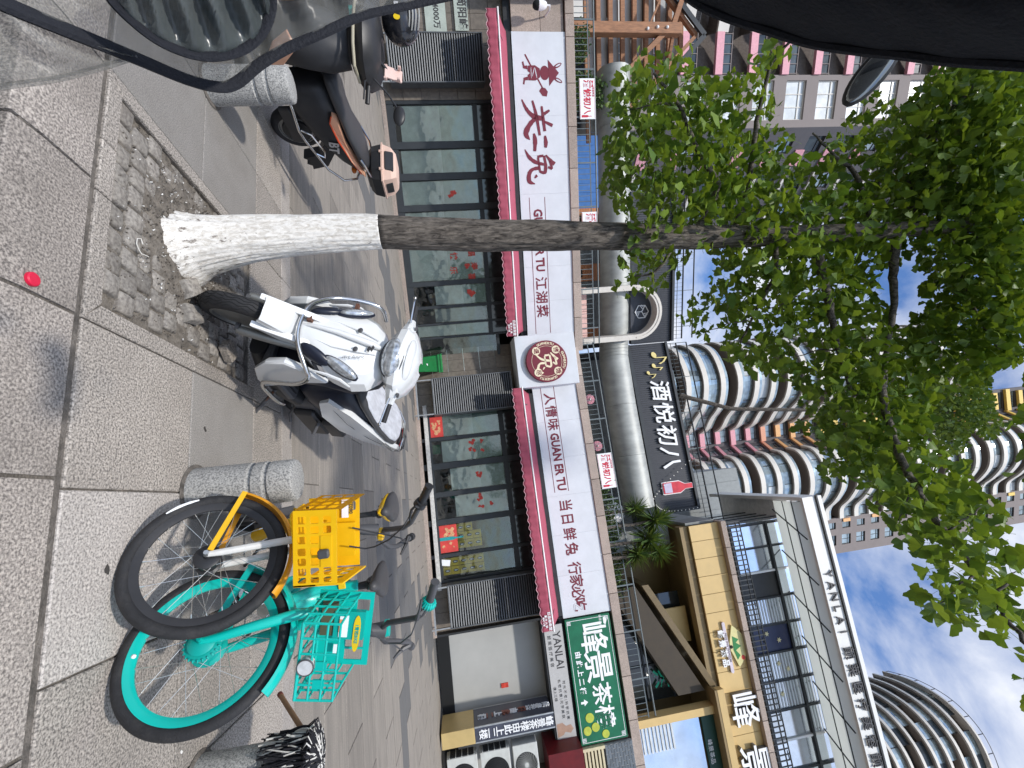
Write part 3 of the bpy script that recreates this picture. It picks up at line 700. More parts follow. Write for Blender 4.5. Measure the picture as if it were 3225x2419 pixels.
flat(s1, [ell(0, -.16, .155, .012, rot=.2), ell(-.02, -.24, .13, .010, rot=-.3), ell(0, -.31, .16, .008)], m_white, EX, EZ, X0, Z0, y=-.0115, name='white_folds')
for z in (4.37, 4.89): part('rule_line', MB().span((-5.15 - X0, -.004, z - Z0), (-.66 - X0, .0, z - Z0 + .02)), m_maroon, s1, smooth=False)
for k, ch in enumerate('人情味'): tx(s1, FL, ch, .44, m_maroon, -4.92 + k * .0 if False else -5.9 + 0, 4.63, X0, Z0) if False else None
tx(s1, FL, 'GUAN ER TU', .40, m_maroon, -3.78, 4.635, X0, Z0, bold=.035, sx=.86, ext=.004)
for k, ch in enumerate('江湖菜'): tx(s1, FL, ch, .44, m_maroon, -2.38 + k * .47, 4.62, X0, Z0, bold=.016, ext=.004, name='character')
# right white sign
X0, Z0 = 1.40, 4.02
s2 = sign('shop_sign', 'long white shop sign lettered in maroon above the right awning', FR, X0, 8.83, Z0, 5.578, m_white)
for z in (4.30, 4.77): part('rule_line', MB().span((0.02, -.004, z - Z0), (5.0 - X0, .0, z - Z0 + .02)), m_maroon, s2, smooth=False)
for k, ch in enumerate('人情味'): tx(s2, FR, ch, .42, m_maroon, 1.84 + k * .45, 4.55, X0, Z0, bold=.016, ext=.004, name='character')
tx(s2, FR, 'GUAN ER TU', .40, m_maroon, 4.0, 4.555, X0, Z0, bold=.035, sx=.82, ext=.004)
for x, ch in ((5.45, '当'), (5.98, '日'), (6.50, '鲜'), (7.0, '兔'), (7.0 + .62, '行'), (8.02, '家'), (8.32 + .06, '必'), (8.62 + .02, '吃')):
    pass
for x, ch in ((5.44, '当'), (5.88, '日'), (6.35, '鲜'), (6.82, '兔'), (7.42, '行'), (7.80, '家'), (8.16, '必'), (8.50, '吃')):
    tx(s2, FR, ch, .46, m_maroon, x, 4.58, X0, Z0, bold=.016, ext=.004, sx=.86, name='character')
# round sign at the bend
FS = Frame((-.70, 14.62, 0), -4.9)
rs = root('round_sign', 'round maroon disc sign with cream characters on a square white box at the bend', 'sign', (0, 0, 3.48), fr=FS)
part('sign_box', MB().span((-.875, 0, 0), (.875, 1.0, 2.06)), m_white, rs, smooth=False, bevel=.012)
dc = FS.l(at(1720, 1139, 14.6)); cx, cz = dc.x, dc.z - 3.48; DR = .70
part('disc', MB().lathe([(0, 0), (DR - .02, 0), (DR, -.02), (DR, -.13), (DR - .015, -.145), (0, -.145)], (cx, 0, cz), 64, 'Y'), m_maroon, rs)
y = -.150
def ring(R1, R0): 
    g = MB(); n = 64
    for i in range(n):
        a, b = 2 * math.pi * i / n, 2 * math.pi * (i + 1) / n
        g.add([(cx + r_ * math.cos(t), y, cz + r_ * math.sin(t)) for r_, t in ((R0, a), (R1, a), (R1, b), (R0, b))], [(0, 1, 2, 3)])
    return g
part('thin_ring', ring(.515, .505), m_cream, rs, smooth=False)
cw = [([(-.02, .30), (-.12, .20), (-.22, .12)], [.04, .03, .015]), ([(-.10, .22), (.10, .25), (.04, .16)], [.02, .03, .02]), ([(-.16, .08), (-.15, -.05)], [.03, .03]), ([(-.16, .09), (.14, .10), (.12, -.04)], [.025, .03, .03]), ([(-.14, -.05), (.12, -.04)], [.02, .025]), ([(0, .08), (-.06, -.14), (-.22, -.30)], [.03, .035, .015]), ([(.05, -.05), (.06, -.20), (.20, -.26), (.30, -.20), (.30, -.12)], [.03, .03, .04, .04, .01]), ([(.16, -.08), (.22, -.13)], [.025, .012])]
for s in cw:
    brush(rs, 0, 0, [([(p[0] * 1.25 + cx, p[1] * 1.25 + cz) for p in s[0]], [w_ * 1.1 for w_ in s[1]])], m_cream, 0, 0, y0=-.152)
for (ax, az, ch) in ((-.36, -.33, '退'), (-.36, .34, '诸'), (.36, .34, '饿'), (.36, -.33, '尽')):
    part('small_disc', MB().lathe([(0, -.146), (.135, -.146), (.135, -.160), (0, -.160)], (cx + ax, 0, cz + az), 28, 'Y'), m_cream, rs)
    text(ch, .19, m_maroon, rs, (cx + ax, -.162, cz + az), bold=.02, name='character')
for base, up in ((180, 1), (90, 1), (0, 1), ):
    for k, ch in enumerate('GUANERTU'):
        t = R_(base + 24.5 - k * 7.0)
        o = text(ch, .115, m_cream, rs, (cx + .60 * math.cos(t), -.151, cz + .60 * math.sin(t)), rot=(math.pi / 2, -(t - math.pi / 2) , 0), bold=.03, name='letter')
# green tea house sign
X0, Z0 = 8.86, 4.03
gs = root('tea_house_sign', 'green tea house sign with large white characters and an arrow pointing up', 'sign', (X0, -.4, Z0), fr=FR, rz=0)
m_green = mat('green_sign', (0.008, 0.135, 0.062), .35, var=.18, scale=2.5, dirt=.3, dcol=(.01, .06, .035))
part('panel', MB().span((0, 0, 0), (3.44, .12, 1.44)), m_green, gs, smooth=False, bevel=.01)
for a, b in (((.05, .05), (3.39, .062)), ((.05, 1.378), (3.39, 1.39)), ((.05, .05), (.062, 1.39)), ((3.378, .05), (3.39, 1.39))):
    part('border_line', MB().span((a[0], -.005, a[1]), (b[0], -.001, b[1])), m_letw, gs, smooth=False)
for x, z, ch, s in ((.60, .78, '峰', .92), (1.42, .80, '景', .92), (2.18, .80, '茶', .62), (2.80, .80, '樓', .64)):
    text(ch, s, m_letw, gs, (x, -.004, z), bold=.012, ext=.006, name='character')
for k, ch in enumerate('由此上二楼'): text(ch, .20, m_letw, gs, (1.02 + k * .25, -.004, .26), bold=.03, name='small_character')
part('arrow', MB().prism([(2.30, .16), (2.36, .16), (2.36, .26), (2.42, .26), (2.33, .38), (2.24, .26), (2.30, .26)], -.005, -.001, 'XZ'), m_letw, gs, smooth=False)
m_tea = mat('tea_cup', (.45, .50, .06), .3)
for i, (x, z, r_) in enumerate(((2.75, .36, .13), (3.02, .50, .12), (3.24, .78, .11), (3.08, .24, .12))):
    part('tea_cup_print', MB().lathe([(0, 0), (r_, 0), (r_, -.012), (r_ * .8, -.014), (0, -.006)], (x, -.002, z), 24, 'Y'), m_tea, gs)
text('峰景茶品', .09, m_letw, gs, (.18, -.004, 1.12), name='small_logo'); part('fan_logo', MB().prism([(.10, 1.22), (.26, 1.22), (.30, 1.28), (.18, 1.33), (.06, 1.28)], -.004, -.001, 'XZ'), m_letw, gs, smooth=False)
for a in ((.07, .07), (3.26, .07), (.07, 1.27), (3.26, 1.27)):
    g = MB()
    for k in range(3): g.span((a[0] + .0, -.007, a[1] + k * .04), (a[0] + .10, -.002, a[1] + k * .04 + .012)); g.span((a[0] + k * .04, -.0075, a[1]), (a[0] + k * .04 + .012, -.002, a[1] + .10))
    part('corner_fret', g, m_letw, gs, smooth=False)
# clinic banner under it
bn = root('clinic_banner', 'long grey white clinic banner hanging over the dark entrance under the green sign', 'banner', (8.95, -.32, 3.36), fr=FR)
part('sheet', MB().span((0, 0, 0), (3.1, .05, .58)), mat('banner_grey', (.46, .45, .44), .5, var=.05), bn, smooth=False)
m_ink = mat('ink', (.05, .048, .05), .5)
text('YANLAI', .34, m_ink, bn, (.72, -.003, .36), sx=.9, bold=.01); text('颜 莱 医 疗 美 容', .12, m_ink, bn, (.72, -.003, .12))
text('时 光 不 老 | 科 学 抗 衰', .10, m_ink, bn, (2.1, -.003, .40)); text('私 密 抗 衰 | 光 学 美 肤', .10, m_ink, bn, (2.05, -.003, .26)); text('请上三楼', .10, m_ink, bn, (1.9, -.003, .10))
part('portrait_print', MB().prism([(2.7, .02), (3.05, .02), (3.0, .2), (2.93, .26), (2.98, .42), (2.88, .52), (2.76, .45), (2.78, .3), (2.68, .2)], -.003, -.001, 'XZ'), mat('skin_print', (.42, .27, .2), .5, var=.15), bn, smooth=False)
# lit box column with characters
bx = root('sign_column', 'square sign column with white characters standing on a gold base beside the air conditioners', 'sign', (10.98, -1.0, 0.05), fr=FR)
m_gold = mat('gold_sheet', (0.60, 0.44, 0.19), .38, metal=.35, var=.08, scale=3)
part('gold_base', MB().span((0, 0, 0), (.40, 1.05, .92)), m_gold, bx, smooth=False, bevel=.01)
part('cabinet', MB().span((.005, .005, .925), (.395, 1.045, 3.18)), mat('slate_cabinet', (.055, .06, .085), .3, var=.2), bx, smooth=False)
for a, b in (((.0, 0), (.03, .03)), ((.37, 0), (.40, .03)), ((0, 1.02), (.03, 1.05))):
    part('edge_trim', MB().span((a[0] - .004, a[1] - .004, .925), (b[0], b[1], 3.19)), m_steel, bx, smooth=False)
for k, ch in enumerate('峰景茶楼由此上二楼'):
    text(ch, .25, m_letw, bx, (.20, -.006, 3.02 - k * .235), bold=.012, ext=.012, name='character')
    text(ch, .25, mat('rust_letter', (.28, .10, .07), .5) if k in (3, 5, 7) else m_letw, bx, (-.006, .5, 3.02 - k * .235), rot=(math.pi / 2, 0, -math.pi / 2), bold=.04, ext=.012, name='character')
# air conditioners, three high
m_acw = mat('ac_casing', (.52, .53, .50), .45, var=.08, scale=5, dirt=.3, dcol=(.3, .28, .24))
for k, (z0, z1, lab) in enumerate(((.15, .98, 'bottom'), (1.06, 1.88, 'middle'), (1.96, 2.66, 'top'))):
    a = root('air_conditioner', 'grey white outdoor air conditioner, %s one of the stack of three' % lab, 'air conditioner', (11.60, -1.05, z0), fr=FR, group='outdoor air conditioners stacked at the right')
    h = z1 - z0; W_ = 1.05 if k < 2 else .95; part('casing', MB().span((0, 0, 0), (W_, .40, h)), m_acw, a, smooth=False, bevel=.02)
    fc = .52 if k < 2 else .50
    part('fan_hole', MB().lathe([(0, -.012), (h * .42, -.012), (h * .44, -.004), (h * .44, .0), (0, 0)], (fc, 0, h / 2), 36, 'Y'), m_black, a)
    if k < 2:
        for q in range(7): part('grille_ring', MB().torus((fc, -.02, h / 2), h * (.06 + .055 * q), .005, 'Y', 40, 5), m_dark, a)
        g = MB()
        for i in range(9): g.span((-.012, .03 + i * .04, .08), (-.004, .05 + i * .04, h - .08))
        part('side_fins', g, m_dark, a, smooth=False, kind='stuff'); g = MB()
        for i in range(5): g.span((-.018, .02, .07 + i * (h - .16) / 4), (-.0, .38, .09 + i * (h - .16) / 4))
        part('side_bars', g, m_acw, a, smooth=False)
    else:
        for q in range(26):
            t0 = q * 2 * math.pi / 26; pts = [(fc + math.cos(t0 + s * .9) * r_, -.02, h / 2 + math.sin(t0 + s * .9) * r_) for s, r_ in [(i / 5, h * (.08 + .07 * i)) for i in range(6)]]
            part('grille_rib', MB().tube(pts, .0045, 4), m_acw, a)
        part('grille_hub', MB().lathe([(0, -.03), (.055, -.028), (.06, -.01)], (fc, 0, h / 2), 20, 'Y', cap=False), m_acw, a)
# red box over them, cream louvre and grey brick tile
solo('red_box', MB().span((0, 0, 0), (1.25, 1.2, 1.0)), mat('deep_red', (.12, .004, .006), .45, var=.2), 'dark red boxed soffit right of the clinic banner', 'box', (12.05, -.95, 2.95), fr=FR, smooth=False)
cl = root('cream_louvre', 'cream louvre panel with dark slots at the right edge below the tea house sign', 'louvre', (12.42, -.45, 3.75), fr=FR)
part('backing', MB().span((0, .03, 0), (1.5, .1, .95)), m_black, cl, smooth=False)
for k in range(9): part('slat', MB().span((0, -.03, .0 + k * .105), (1.5, .03, .06 + k * .105)), mat('cream_paint', (.62, .55, .36), .5), cl, smooth=False)
part('edge_post', MB().span((-.08, -.05, 0), (0, .1, .95)), mat('cream_paint', (.62, .55, .36), .5), cl, smooth=False)
bk = root('brick_panel', 'grey running bond brick tile panel right of the green sign', 'wall', (12.40, -.42, 4.72), fr=FR)
part('joint_backing', MB().span((0, .01, 0), (2.2, .12, .85)), mat('pale_joint', (.5, .5, .5), .8), bk, smooth=False)
m_brk = mat('grey_brick_tile', (.13, .15, .17), .5, var=.15, rnd=.12)
for r_ in range(10):
    x = -.12 if r_ % 2 else 0
    while x < 2.15:
        a0 = max(0, x + .008); a1 = min(2.2, x + .232)
        if a1 - a0 > .03: part('brick', MB().span((a0, -.006, r_ * .085 + .008), (a1, .012, r_ * .085 + .077)), m_brk, bk, smooth=False)
        x += .24

# ---- awnings
def awning(label, fr, x0, x1, zr, end_text):
    r = root('awning', label, 'awning', (x0, -1.5, zr), fr=fr, group='crimson awnings over the shop windows')
    W_ = x1 - x0; n = int(W_ / .105)
    g = MB(); rows_ = 6
    for i in range(n + 1):
        x = W_ * i / n
        for j in range(rows_ + 1):
            t = j / rows_; g.v.append((x, t * 1.2, .43 * t - .03 * math.sin(math.pi * t) + .006 * math.sin(x * 5 + j)))
    for i in range(n):
        for j in range(rows_): a = i * (rows_ + 1) + j; g.f.append((a, a + 1, a + rows_ + 2, a + rows_ + 1))
    o = part('canopy', g, m_pink, r, ang=60); s = o.modifiers.new('thickness', 'SOLIDIFY'); s.thickness = .004
    g = MB(); n = int(W_ / .2135) * 12
    edge = []
    for i in range(n + 1):
        x = W_ * i / n; s_ = math.sin(i / 12 * 2 * math.pi); zb = -.325 + .022 * s_ + .008 * math.sin(x * 3)
        yb = -.03 + .02 * math.sin(x * 2.3) + .012 * s_
        edge.append((x, yb, zb))
        for j in range(5): t = j / 4; g.v.append((x, -.045 + (yb + .045) * t + .006 * math.sin(x * 9 + j), -.02 + (zb + .02) * t))
    for i in range(n):
        for j in range(4): a = i * 5 + j; g.f.append((a, a + 1, a + 6, a + 5))
    o = part('valance', g, m_pink, r, ang=60); s = o.modifiers.new('thickness', 'SOLIDIFY'); s.thickness = .003
    part('piping', MB().tube(edge, .008, 5), mat('pink_piping', (.75, .45, .5), .6), r)
    part('front_pipe', MB().tube([(-.03, -.045, 0), (W_ + .03, -.045, 0)], .024, 12), m_pipe, r)
    part('roller_case', MB().span((0, 1.12, .38), (W_, 1.3, .52)), m_dark, r, smooth=False)
    for x in (.4, W_ / 2, W_ - .4): part('arm', MB().beam((x, 1.15, .36), (x + .12, .0, -.02), .03, .02), m_dark, r, smooth=False)
    text(end_text, .10, m_letw, r, (W_ - .27, -.062, -.09), bold=.02); text('重 庆 火 锅', .07, m_letw, r, (W_ - .27, -.060, -.19), bold=.02); text('美味食堂', .06, m_letw, r, (W_ - .27, -.058, -.26), bold=.02)
    return r
awning('crimson scalloped awning on the left shopfront, crossed by the tree trunk', FL, -9.85, -.80, 3.51, '巨品串串堂')
awning('crimson scalloped awning on the right shopfront beside the round sign', FR, 1.60, 8.72, 3.47, '巨品串串堂')
# ---- louvre screens in front of the plant
def louvre(label, fr, x0, x1, z0, z1, y=-.6):
    r = root('louvre_screen', label, 'louvre', (x0, y, z0), fr=fr, group='grey slatted screens on the shopfront')
    W_, H_ = x1 - x0, z1 - z0; n = int(H_ / .072); me = MB().box((0, 0, 0), (W_ - .05, .012, .034), (-.5, 0, 0)).mesh('slat', m_slat, False)
    part('backing', MB().span((.02, .035, 0), (W_ - .02, .05, H_)), m_black, r, smooth=False)
    for k in range(n): part('slat', me, None, r, loc=(W_ / 2, 0.0, .04 + k * .072))
    for a in (0, W_ - .03): part('stile', MB().span((a, -.025, 0), (a + .03, .4, H_)), m_slat, r, smooth=False)
    for a in (0, H_ - .03): part('rail', MB().span((.031, -.022, a), (W_ - .031, .02, a + .03)), m_slat, r, smooth=False)
    for a in (.02, W_ - .06): part('foot', MB().span((a, 0, -z0), (a + .04, .04, -.001)), m_steel, r, smooth=False)
    part('foot_rail', MB().span((-.1, -.01, -z0 + .08), (W_ + .1, .05, -z0 + .13)), m_steel, r, smooth=False)
    return r
louvre('grey slatted screen at the left end of the shopfront, behind the black scooter', FL, -9.71, -8.40, .35, 3.15)
louvre('grey slatted screen under the round sign beside the green bin', FR, .80, 2.04, .62, 3.3)
louvre('grey slatted screen at the right beside the dark entrance', FR, 7.28, 8.50, .55, 3.3)
# shop notices at the far left
for (x, z, w_, h_, body, lb) in ((-10.35, 1.85, .85, .62, '4000万', 'pale notice board with a large number on the dark door at the far left'), (-10.45, 2.62, .95, .40, '简阳峰', 'white strip sign with dark characters above the notice at the far left')):
    r = root('notice', lb, 'notice', (x, -.12, z), fr=FL); part('board', MB().span((-w_ / 2, 0, -h_ / 2), (w_ / 2, .02, h_ / 2)), mat('notice_board', (.42, .47, .42), .6), r, smooth=False)
    text(body, .22 if h_ > .5 else .30, m_ink, r, (0, -.003, .02), bold=.02)
# dome camera, small green and blue signs at the far left
dm = root('security_camera', 'white dome security camera on a bracket at the left end of the sign', 'camera', (-10.35, -.75, 4.86), fr=FL)
part('housing', MB().lathe([(.0, .24), (.07, .24), (.10, .20), (.135, .10), (.14, .0), (.13, -.01)], n=28, cap=False), m_pipe, dm)
part('dome', MB().lathe([(.128, -.005), (.128, -.04), (.115, -.11), (.07, -.165), (.0, -.18)], n=28), m_black, dm)
part('bracket', MB().tube([(0, 0, .22), (0, .0, .34), (.02, .2, .37), (.04, .47, .30)], .025, 8), m_pipe, dm)
solo('blue_sign', MB().span((-3, 0, 0), (0, .3, 2.0)), mat('blue_sign', (.03, .16, .26), .4, var=.2), 'edge of a blue shop sign at the very left end of the facade', 'sign', (-10.78, -.7, 4.12), fr=FL, smooth=False)
solo('green_sign', MB().span((-3, 0, 0), (0, .3, .5)), mat('green_edge_sign', (.0, .12, .06), .4, var=.2), 'edge of a small green sign below the blue one at the very left', 'sign', (-10.80, -.7, 3.58), fr=FL, smooth=False)
# wheeled bin
p = FL.w(.02, -.55, .0)
bn = root('wheeled_bin', 'green wheeled litter bin against the glass below the round sign', 'bin', (p.x, p.y, 0.0), rz=.12)
m_bin = mat('bin_green', (.012, .20, .05), .42, var=.15, dirt=.25, dcol=(.05, .06, .03))
rg = []
for z, w_, d_ in ((.06, .22, .24), (.5, .25, .28), (.95, .28, .33)): rg.append([Vector((x * w_, y * d_, z)) for x, y in ((-1, -1), (1, -1), (1, 1), (-1, 1))])
part('body', MB().loft(rg), m_bin, bn, smooth=False, bevel=.02)
part('lid', MB().rbox((0, 0, 1.0), (.62, .72, .07), .04), m_bin, bn); part('rim', MB().span((-.30, -.36, .90), (.30, -.33, .96)), m_bin, bn, smooth=False)
for s in (-1, 1): part('wheel', MB().lathe([(0, -.03), (.09, -.03), (.09, .03), (0, .03)], (s * .24, .26, .09), 20, 'X'), m_dark, bn)
part('recycling_mark', MB().prism(ell(0, .55, .05, .05, 3), -.287, -.283, 'XZ'), m_letw, bn, smooth=False)
# ------------------------------------------------------------------ terrace level and upper floors of the podium
m_duct = mat('zinc_sheet', (0.37, 0.38, 0.365), .55, metal=.3, var=.22, scale=1.3, bump=.3, bscale=6, stretch=(2.5, 1, 1))
m_corr = mat('dark_corrugated', (0.040, 0.043, 0.052), .45, metal=.2, var=.15)
m_ivory = mat('ivory_frame', (0.66, 0.62, 0.56), .5, var=.08, dirt=.25, dcol=(.4, .36, .3))
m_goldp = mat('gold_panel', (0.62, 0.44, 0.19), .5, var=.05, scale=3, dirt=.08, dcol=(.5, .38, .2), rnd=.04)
m_goldd = mat('shaded_gold', (0.26, 0.185, 0.085), .5, var=.1, scale=3)  # the panels' gold darkened, shade of the porch put into the colour
m_bluewall = mat('blue_hoarding', (0.06, 0.20, 0.55), .5, var=.12)
m_orange = mat('orange_cladding', (0.58, 0.25, 0.12), .6, var=.12, rnd=.1)
m_greyc = mat('grey_hoarding', (.22, .235, .235), .5, var=.15, rnd=.08)
m_skyglass = mat('sky_glass', (0.66, 0.72, 0.78), .05, metal=.85, var=.12, scale=1.6, spec=1.0, rnd=.12)
m_wood = mat('weathered_timber', (0.34, 0.165, 0.085), .6, var=.30, scale=4, stretch=(6, 6, 1), dirt=.3, dcol=(.12, .06, .035))
m_poly = mat('grey_polycarbonate', (.42, .43, .42), .45, var=.15, scale=3)

def railing(label, fr, x0, x1, z0, zm, zt):
    r = root('terrace_railing', label, 'railing', (x0, -.12, z0), fr=fr)
    W_ = x1 - x0; hm, ht = zm - z0, zt - z0
    part('top_rail', MB().tube([(0, 0, ht), (W_, 0, ht)], .026, 8), m_rail, r); part('mid_rail', MB().span((0, -.012, hm - .015), (W_, .012, hm + .015)), m_rail, r, smooth=False)
    bm_ = MB().span((-.008, -.008, .02), (.008, .008, hm - .016)).mesh('baluster', m_rail, False); pm = MB().span((-.022, -.012, 0), (.022, .012, ht - .02)).mesh('post', m_rail, False)
    x = .05; k = 0
    while x < W_:
        part('post' if k % 8 == 0 else 'baluster', pm if k % 8 == 0 else bm_, None, r, loc=(x, -.001, 0)); x += .172; k += 1
    return r
railing('grey balustrade on the terrace above the left white sign', FL, -14.5, -.1, 6.05, 6.55, 6.75)
railing('grey balustrade on the terrace above the right sign and the green sign', FR, -.1, 12.05, 5.875, 6.30, 6.52)
def plate(label, fr, x, z):
    r = root('bar_sign', label, 'sign', (x, -.18, z), fr=fr, group='small white bar signs on the terrace railing')
    part('plate', MB().span((-.59, 0, -.26), (.59, .025, .26)), m_letw, r, smooth=False, bevel=.008)
    m_r = mat('red_print', (.55, .02, .05), .5)
    text('酒悦初八', .26, m_r, r, (-.05, -.003, -.02), bold=.03, sx=.95); text('百威啤酒', .07, m_r, r, (-.2, -.003, .19))
    part('bow_logo', MB().prism([(-.52, .13), (-.43, .17), (-.34, .13), (-.34, .21), (-.43, .18), (-.52, .21)], -.004, -.001, 'XZ'), m_r, r, smooth=False)
    part('bottle_print', MB().prism([(.47, -.2), (.54, -.2), (.54, -.02), (.515, .04), (.515, .13), (.495, .13), (.495, .04), (.47, -.02)], -.004, -.001, 'XZ'), m_r, r, smooth=False)
    for a, b in (((-.57, -.245), (.57, -.238)), ((-.57, .238), (.57, .245))): part('border_line', MB().span((a[0], -.003, a[1]), (b[0], -.001, b[1])), m_r, r, smooth=False)
plate('small white bar sign with red writing on the left railing beside the pergola', FL, -8.08, 6.48)
plate('small white bar sign half hidden by the tree trunk on the left railing', FL, -4.05, 6.46)
plate('small white bar sign with red writing on the right railing before the yuccas', FR, 4.5, 6.23)
# second floor wall behind the terrace: hoardings and orange cladding
def wallrow(fr, x0, x1, y, z0, z1, m, step=.22, nm='cladding_board'):
    x = x0
    while x < x1 - .02:
        pf(nm, MB().span((x + .004, y, z0), (min(x + step, x1) - .004, y + .06, z1)), m, fr, smooth=False); x += step
for fr, a, b in ((FL, -12, .6), (FR, -.6, 9.0)):
    pf('upper_wall', MB().span((a, 3.1, 5.7), (b, 3.4, 8.6)), m_dark, fr, smooth=False)
wallrow(FL, -7.9, -5.2, 2.95, 5.9, 8.3, m_bluewall, .35)
def zrow(fr, x0, x1, y, z0, z1, m, step=.11, nm='cladding_board'):
    z = z0
    while z < z1 - .01:
        pf(nm, MB().span((x0, y, z + .004), (x1, y + .05, min(z + step, z1) - .004)), m, fr, smooth=False); z += step
zrow(FL, -5.2, -4.35, 2.95, 6.6, 7.9, m_orange); zrow(FL, -3.0, -2.3, 2.9, 6.5, 7.9, m_orange); zrow(FL, -.35, .15, 2.9, 6.5, 7.9, m_orange)
for x in (-2.8, -.25, -4.9): pf('dark_vent', MB().span((x, 2.86, 7.0), (x + .32, 2.91, 7.12)), m_black, FL, smooth=False)
wallrow(FL, -4.35, -3.0, 2.95, 5.9, 7.9, m_greyc, .4); wallrow(FL, -2.3, -.35, 2.95, 5.9, 7.9, m_greyc, .4); wallrow(FR, -.2, 7.8, 2.95, 5.9, 8.0, m_greyc, .4)
m_pkb = mat('pink_block', (.75, .48, .43), .6, rnd=.06)
for k in range(9): pf('pink_block', MB().span((-2.1 + k * .225, .85, 6.35), (-2.1 + k * .225 + .21, .93, 6.62)), m_pkb, FL, smooth=False)
# rolled zinc canopy edge running round the bend
def sweep(pathf, prof):
    rings = [[Vector((p.x + n.x * a, p.y + n.y * a, p.z + z)) for a, z in prof] for p, n in pathf]
    return MB().loft(rings)
def two(offy, xl, xr):
    """plan path along the two wings at a given depth behind the shopfronts, rounded at the bend"""
    pts = []; L0 = FL.w(xl, offy, 0); R0 = FR.w(xr, offy, 0)
    nl = FL.w(0, -1, 0) - FL.w(0, 0, 0); nr = FR.w(0, -1, 0) - FR.w(0, 0, 0); nm_ = (nl + nr).normalized()
    k = 1 / nm_.dot(nl); Cc = FL.o + nm_ * (-offy) * k
    dl = (L0 - Cc).normalized(); dr = (R0 - Cc).normalized(); rad = .5
    pts = [(L0, nl)] + [(Cc + dl * rad * (1 - t) ** 2 + dr * rad * t ** 2, (nl * (1 - t) + nr * t).normalized()) for t in [i / 6 for i in range(7)]] + [(R0, nr)]
    return pts
prof = [(0, -.53), (.20, -.50), (.38, -.38), (.50, -.20), (.53, 0), (.50, .2), (.38, .38), (.2, .5), (0, .53), (-.3, .53), (-.3, -.53)]
dk = root('zinc_canopy', 'fat rolled zinc canopy edge running along the upper floor below the dark fascia', 'canopy', FL.o)
segs = two(1.2, -9.5, 6.0); full = []
for (p, n), (p2, n2) in zip(segs, segs[1:]):
    L_ = (p2 - p).length; m_ = max(1, round(L_ / 1.9))
    for i in range(m_): full.append((p.lerp(p2, i / m_), n.lerp(n2, i / m_).normalized()))
full.append(segs[-1])
for (p, n), (p2, n2) in zip(full, full[1:]):
    d = (p2 - p).normalized() * .004; zz = 7.93 if p.x < FL.o.x - .3 else 7.72 + .21 * 0
    za = 7.93 - .22 * min(1, max(0, (p.x - FL.o.x + .8) / 1.6)); zb = 7.93 - .22 * min(1, max(0, (p2.x - FL.o.x + .8) / 1.6))
    part('canopy_sheet', sweep([(p + d - FL.o + Vector((0, 0, za)), n), (p2 - d - FL.o + Vector((0, 0, zb)), n2)], prof), m_duct, dk, ang=50)
# dark ribbed fascia with the bar's name
fa = root('bar_fascia', 'dark ribbed metal fascia with large white characters, yellow notes and a red bottle', 'sign', FL.o)
def ribbed(fr, x0, x1, y, z0, z1, step=.085):
    x = x0
    while x < x1:
        o = part('rib', MB().span((x, y, z0), (x + step * .5, y + .03, z1)), m_corr, fa, smooth=False); o.rotation_euler = (0, 0, fr.rz); o.location = fr.o - FL.o; x += step
    o = part('backing', MB().span((x0, y + .031, z0), (x1, y + .12, z1)), m_corr, fa, smooth=False); o.rotation_euler = (0, 0, fr.rz); o.location = fr.o - FL.o
ribbed(FL, -5.5, .31, 1.45, 8.78, 10.35); ribbed(FR, -.31, 6.25, 1.45, 8.58, 10.05)
def fpart(nm, g, m, fr, **k):
    o = part(nm, g, m, fa, smooth=False, **k); o.rotation_euler = (0, 0, fr.rz); o.location = fr.o - FL.o; return o
for fr, a, b, z0, z1 in ((FL, -5.5, .3, 8.62, 10.42), (FR, -.3, 6.32, 8.42, 10.12)):
    fpart('edge_trim', MB().span((a, 1.36, z0), (b, 1.6, z0 + .14)), m_frame, fr); fpart('edge_trim', MB().span((a, 1.36, z1 - .06), (b, 1.6, z1 + .04)), m_frame, fr)
fpart('end_trim', MB().span((6.25, 1.36, 8.42), (6.37, 1.6, 10.14)), m_frame, FR)
for x, z, ch in ((1.66, 9.44, '酒'), (2.55, 9.40, '悦'), (3.45, 9.36, '初'), (4.32, 9.33, '八')):
    me = text_mesh(ch, .86, bold=.012, ext=.03, shear=.12).copy(); me.materials.append(m_letw)
    o = bpy.data.objects.new('character', me); COL.objects.link(o); o.parent = fa; o.rotation_euler = (math.pi / 2, 0, FR.rz); o.location = FR.w(x, 1.40, z) - FL.o
m_note = mat('note_yellow', (.75, .62, .25), .5)
for x, z, s, k in ((.30, 9.62, 1.0, 0), (.72, 9.50, .72, 1), (.98, 9.20, .6, 0)):
    q = ell(-.10 * s, -.12 * s, .13 * s, .095 * s, 16, .5); fpart('note_head', MB().prism([(x + a, z + b) for a, b in q], 1.38, 1.43, 'XZ'), m_note, FR)
    st = [(0, -.10), (.035, -.10), (.05, .34), (.22, .18), (.27, .02), (.30, .10), (.22, .27), (.05, .42), (.02, .42)] if k == 0 else [(0, -.10), (.035, -.10), (.05, .30), (.16, .16), (.2, .22), (.05, .4), (.02, .4)]
    fpart('note_stem', MB().prism([(x + a * s, z + b * s) for a, b in st], 1.385, 1.425, 'XZ'), m_note, FR)
bo = [(-.22, -.62), (.22, -.62), (.24, -.55), (.24, .08), (.10, .32), (.10, .62), (-.10, .62), (-.10, .32), (-.24, .08), (-.24, -.55)]
fpart('bottle_outline', MB().prism([(5.46 + a * 1.0, 9.42 + b) for a, b in bo], 1.39, 1.44, 'XZ'), m_letw, FR)
fpart('bottle', MB().prism([(5.46 + a * .86, 9.42 + b * .95) for a, b in bo], 1.365, 1.389, 'XZ'), mat('bottle_red', (.62, .03, .05), .35, var=.2), FR)
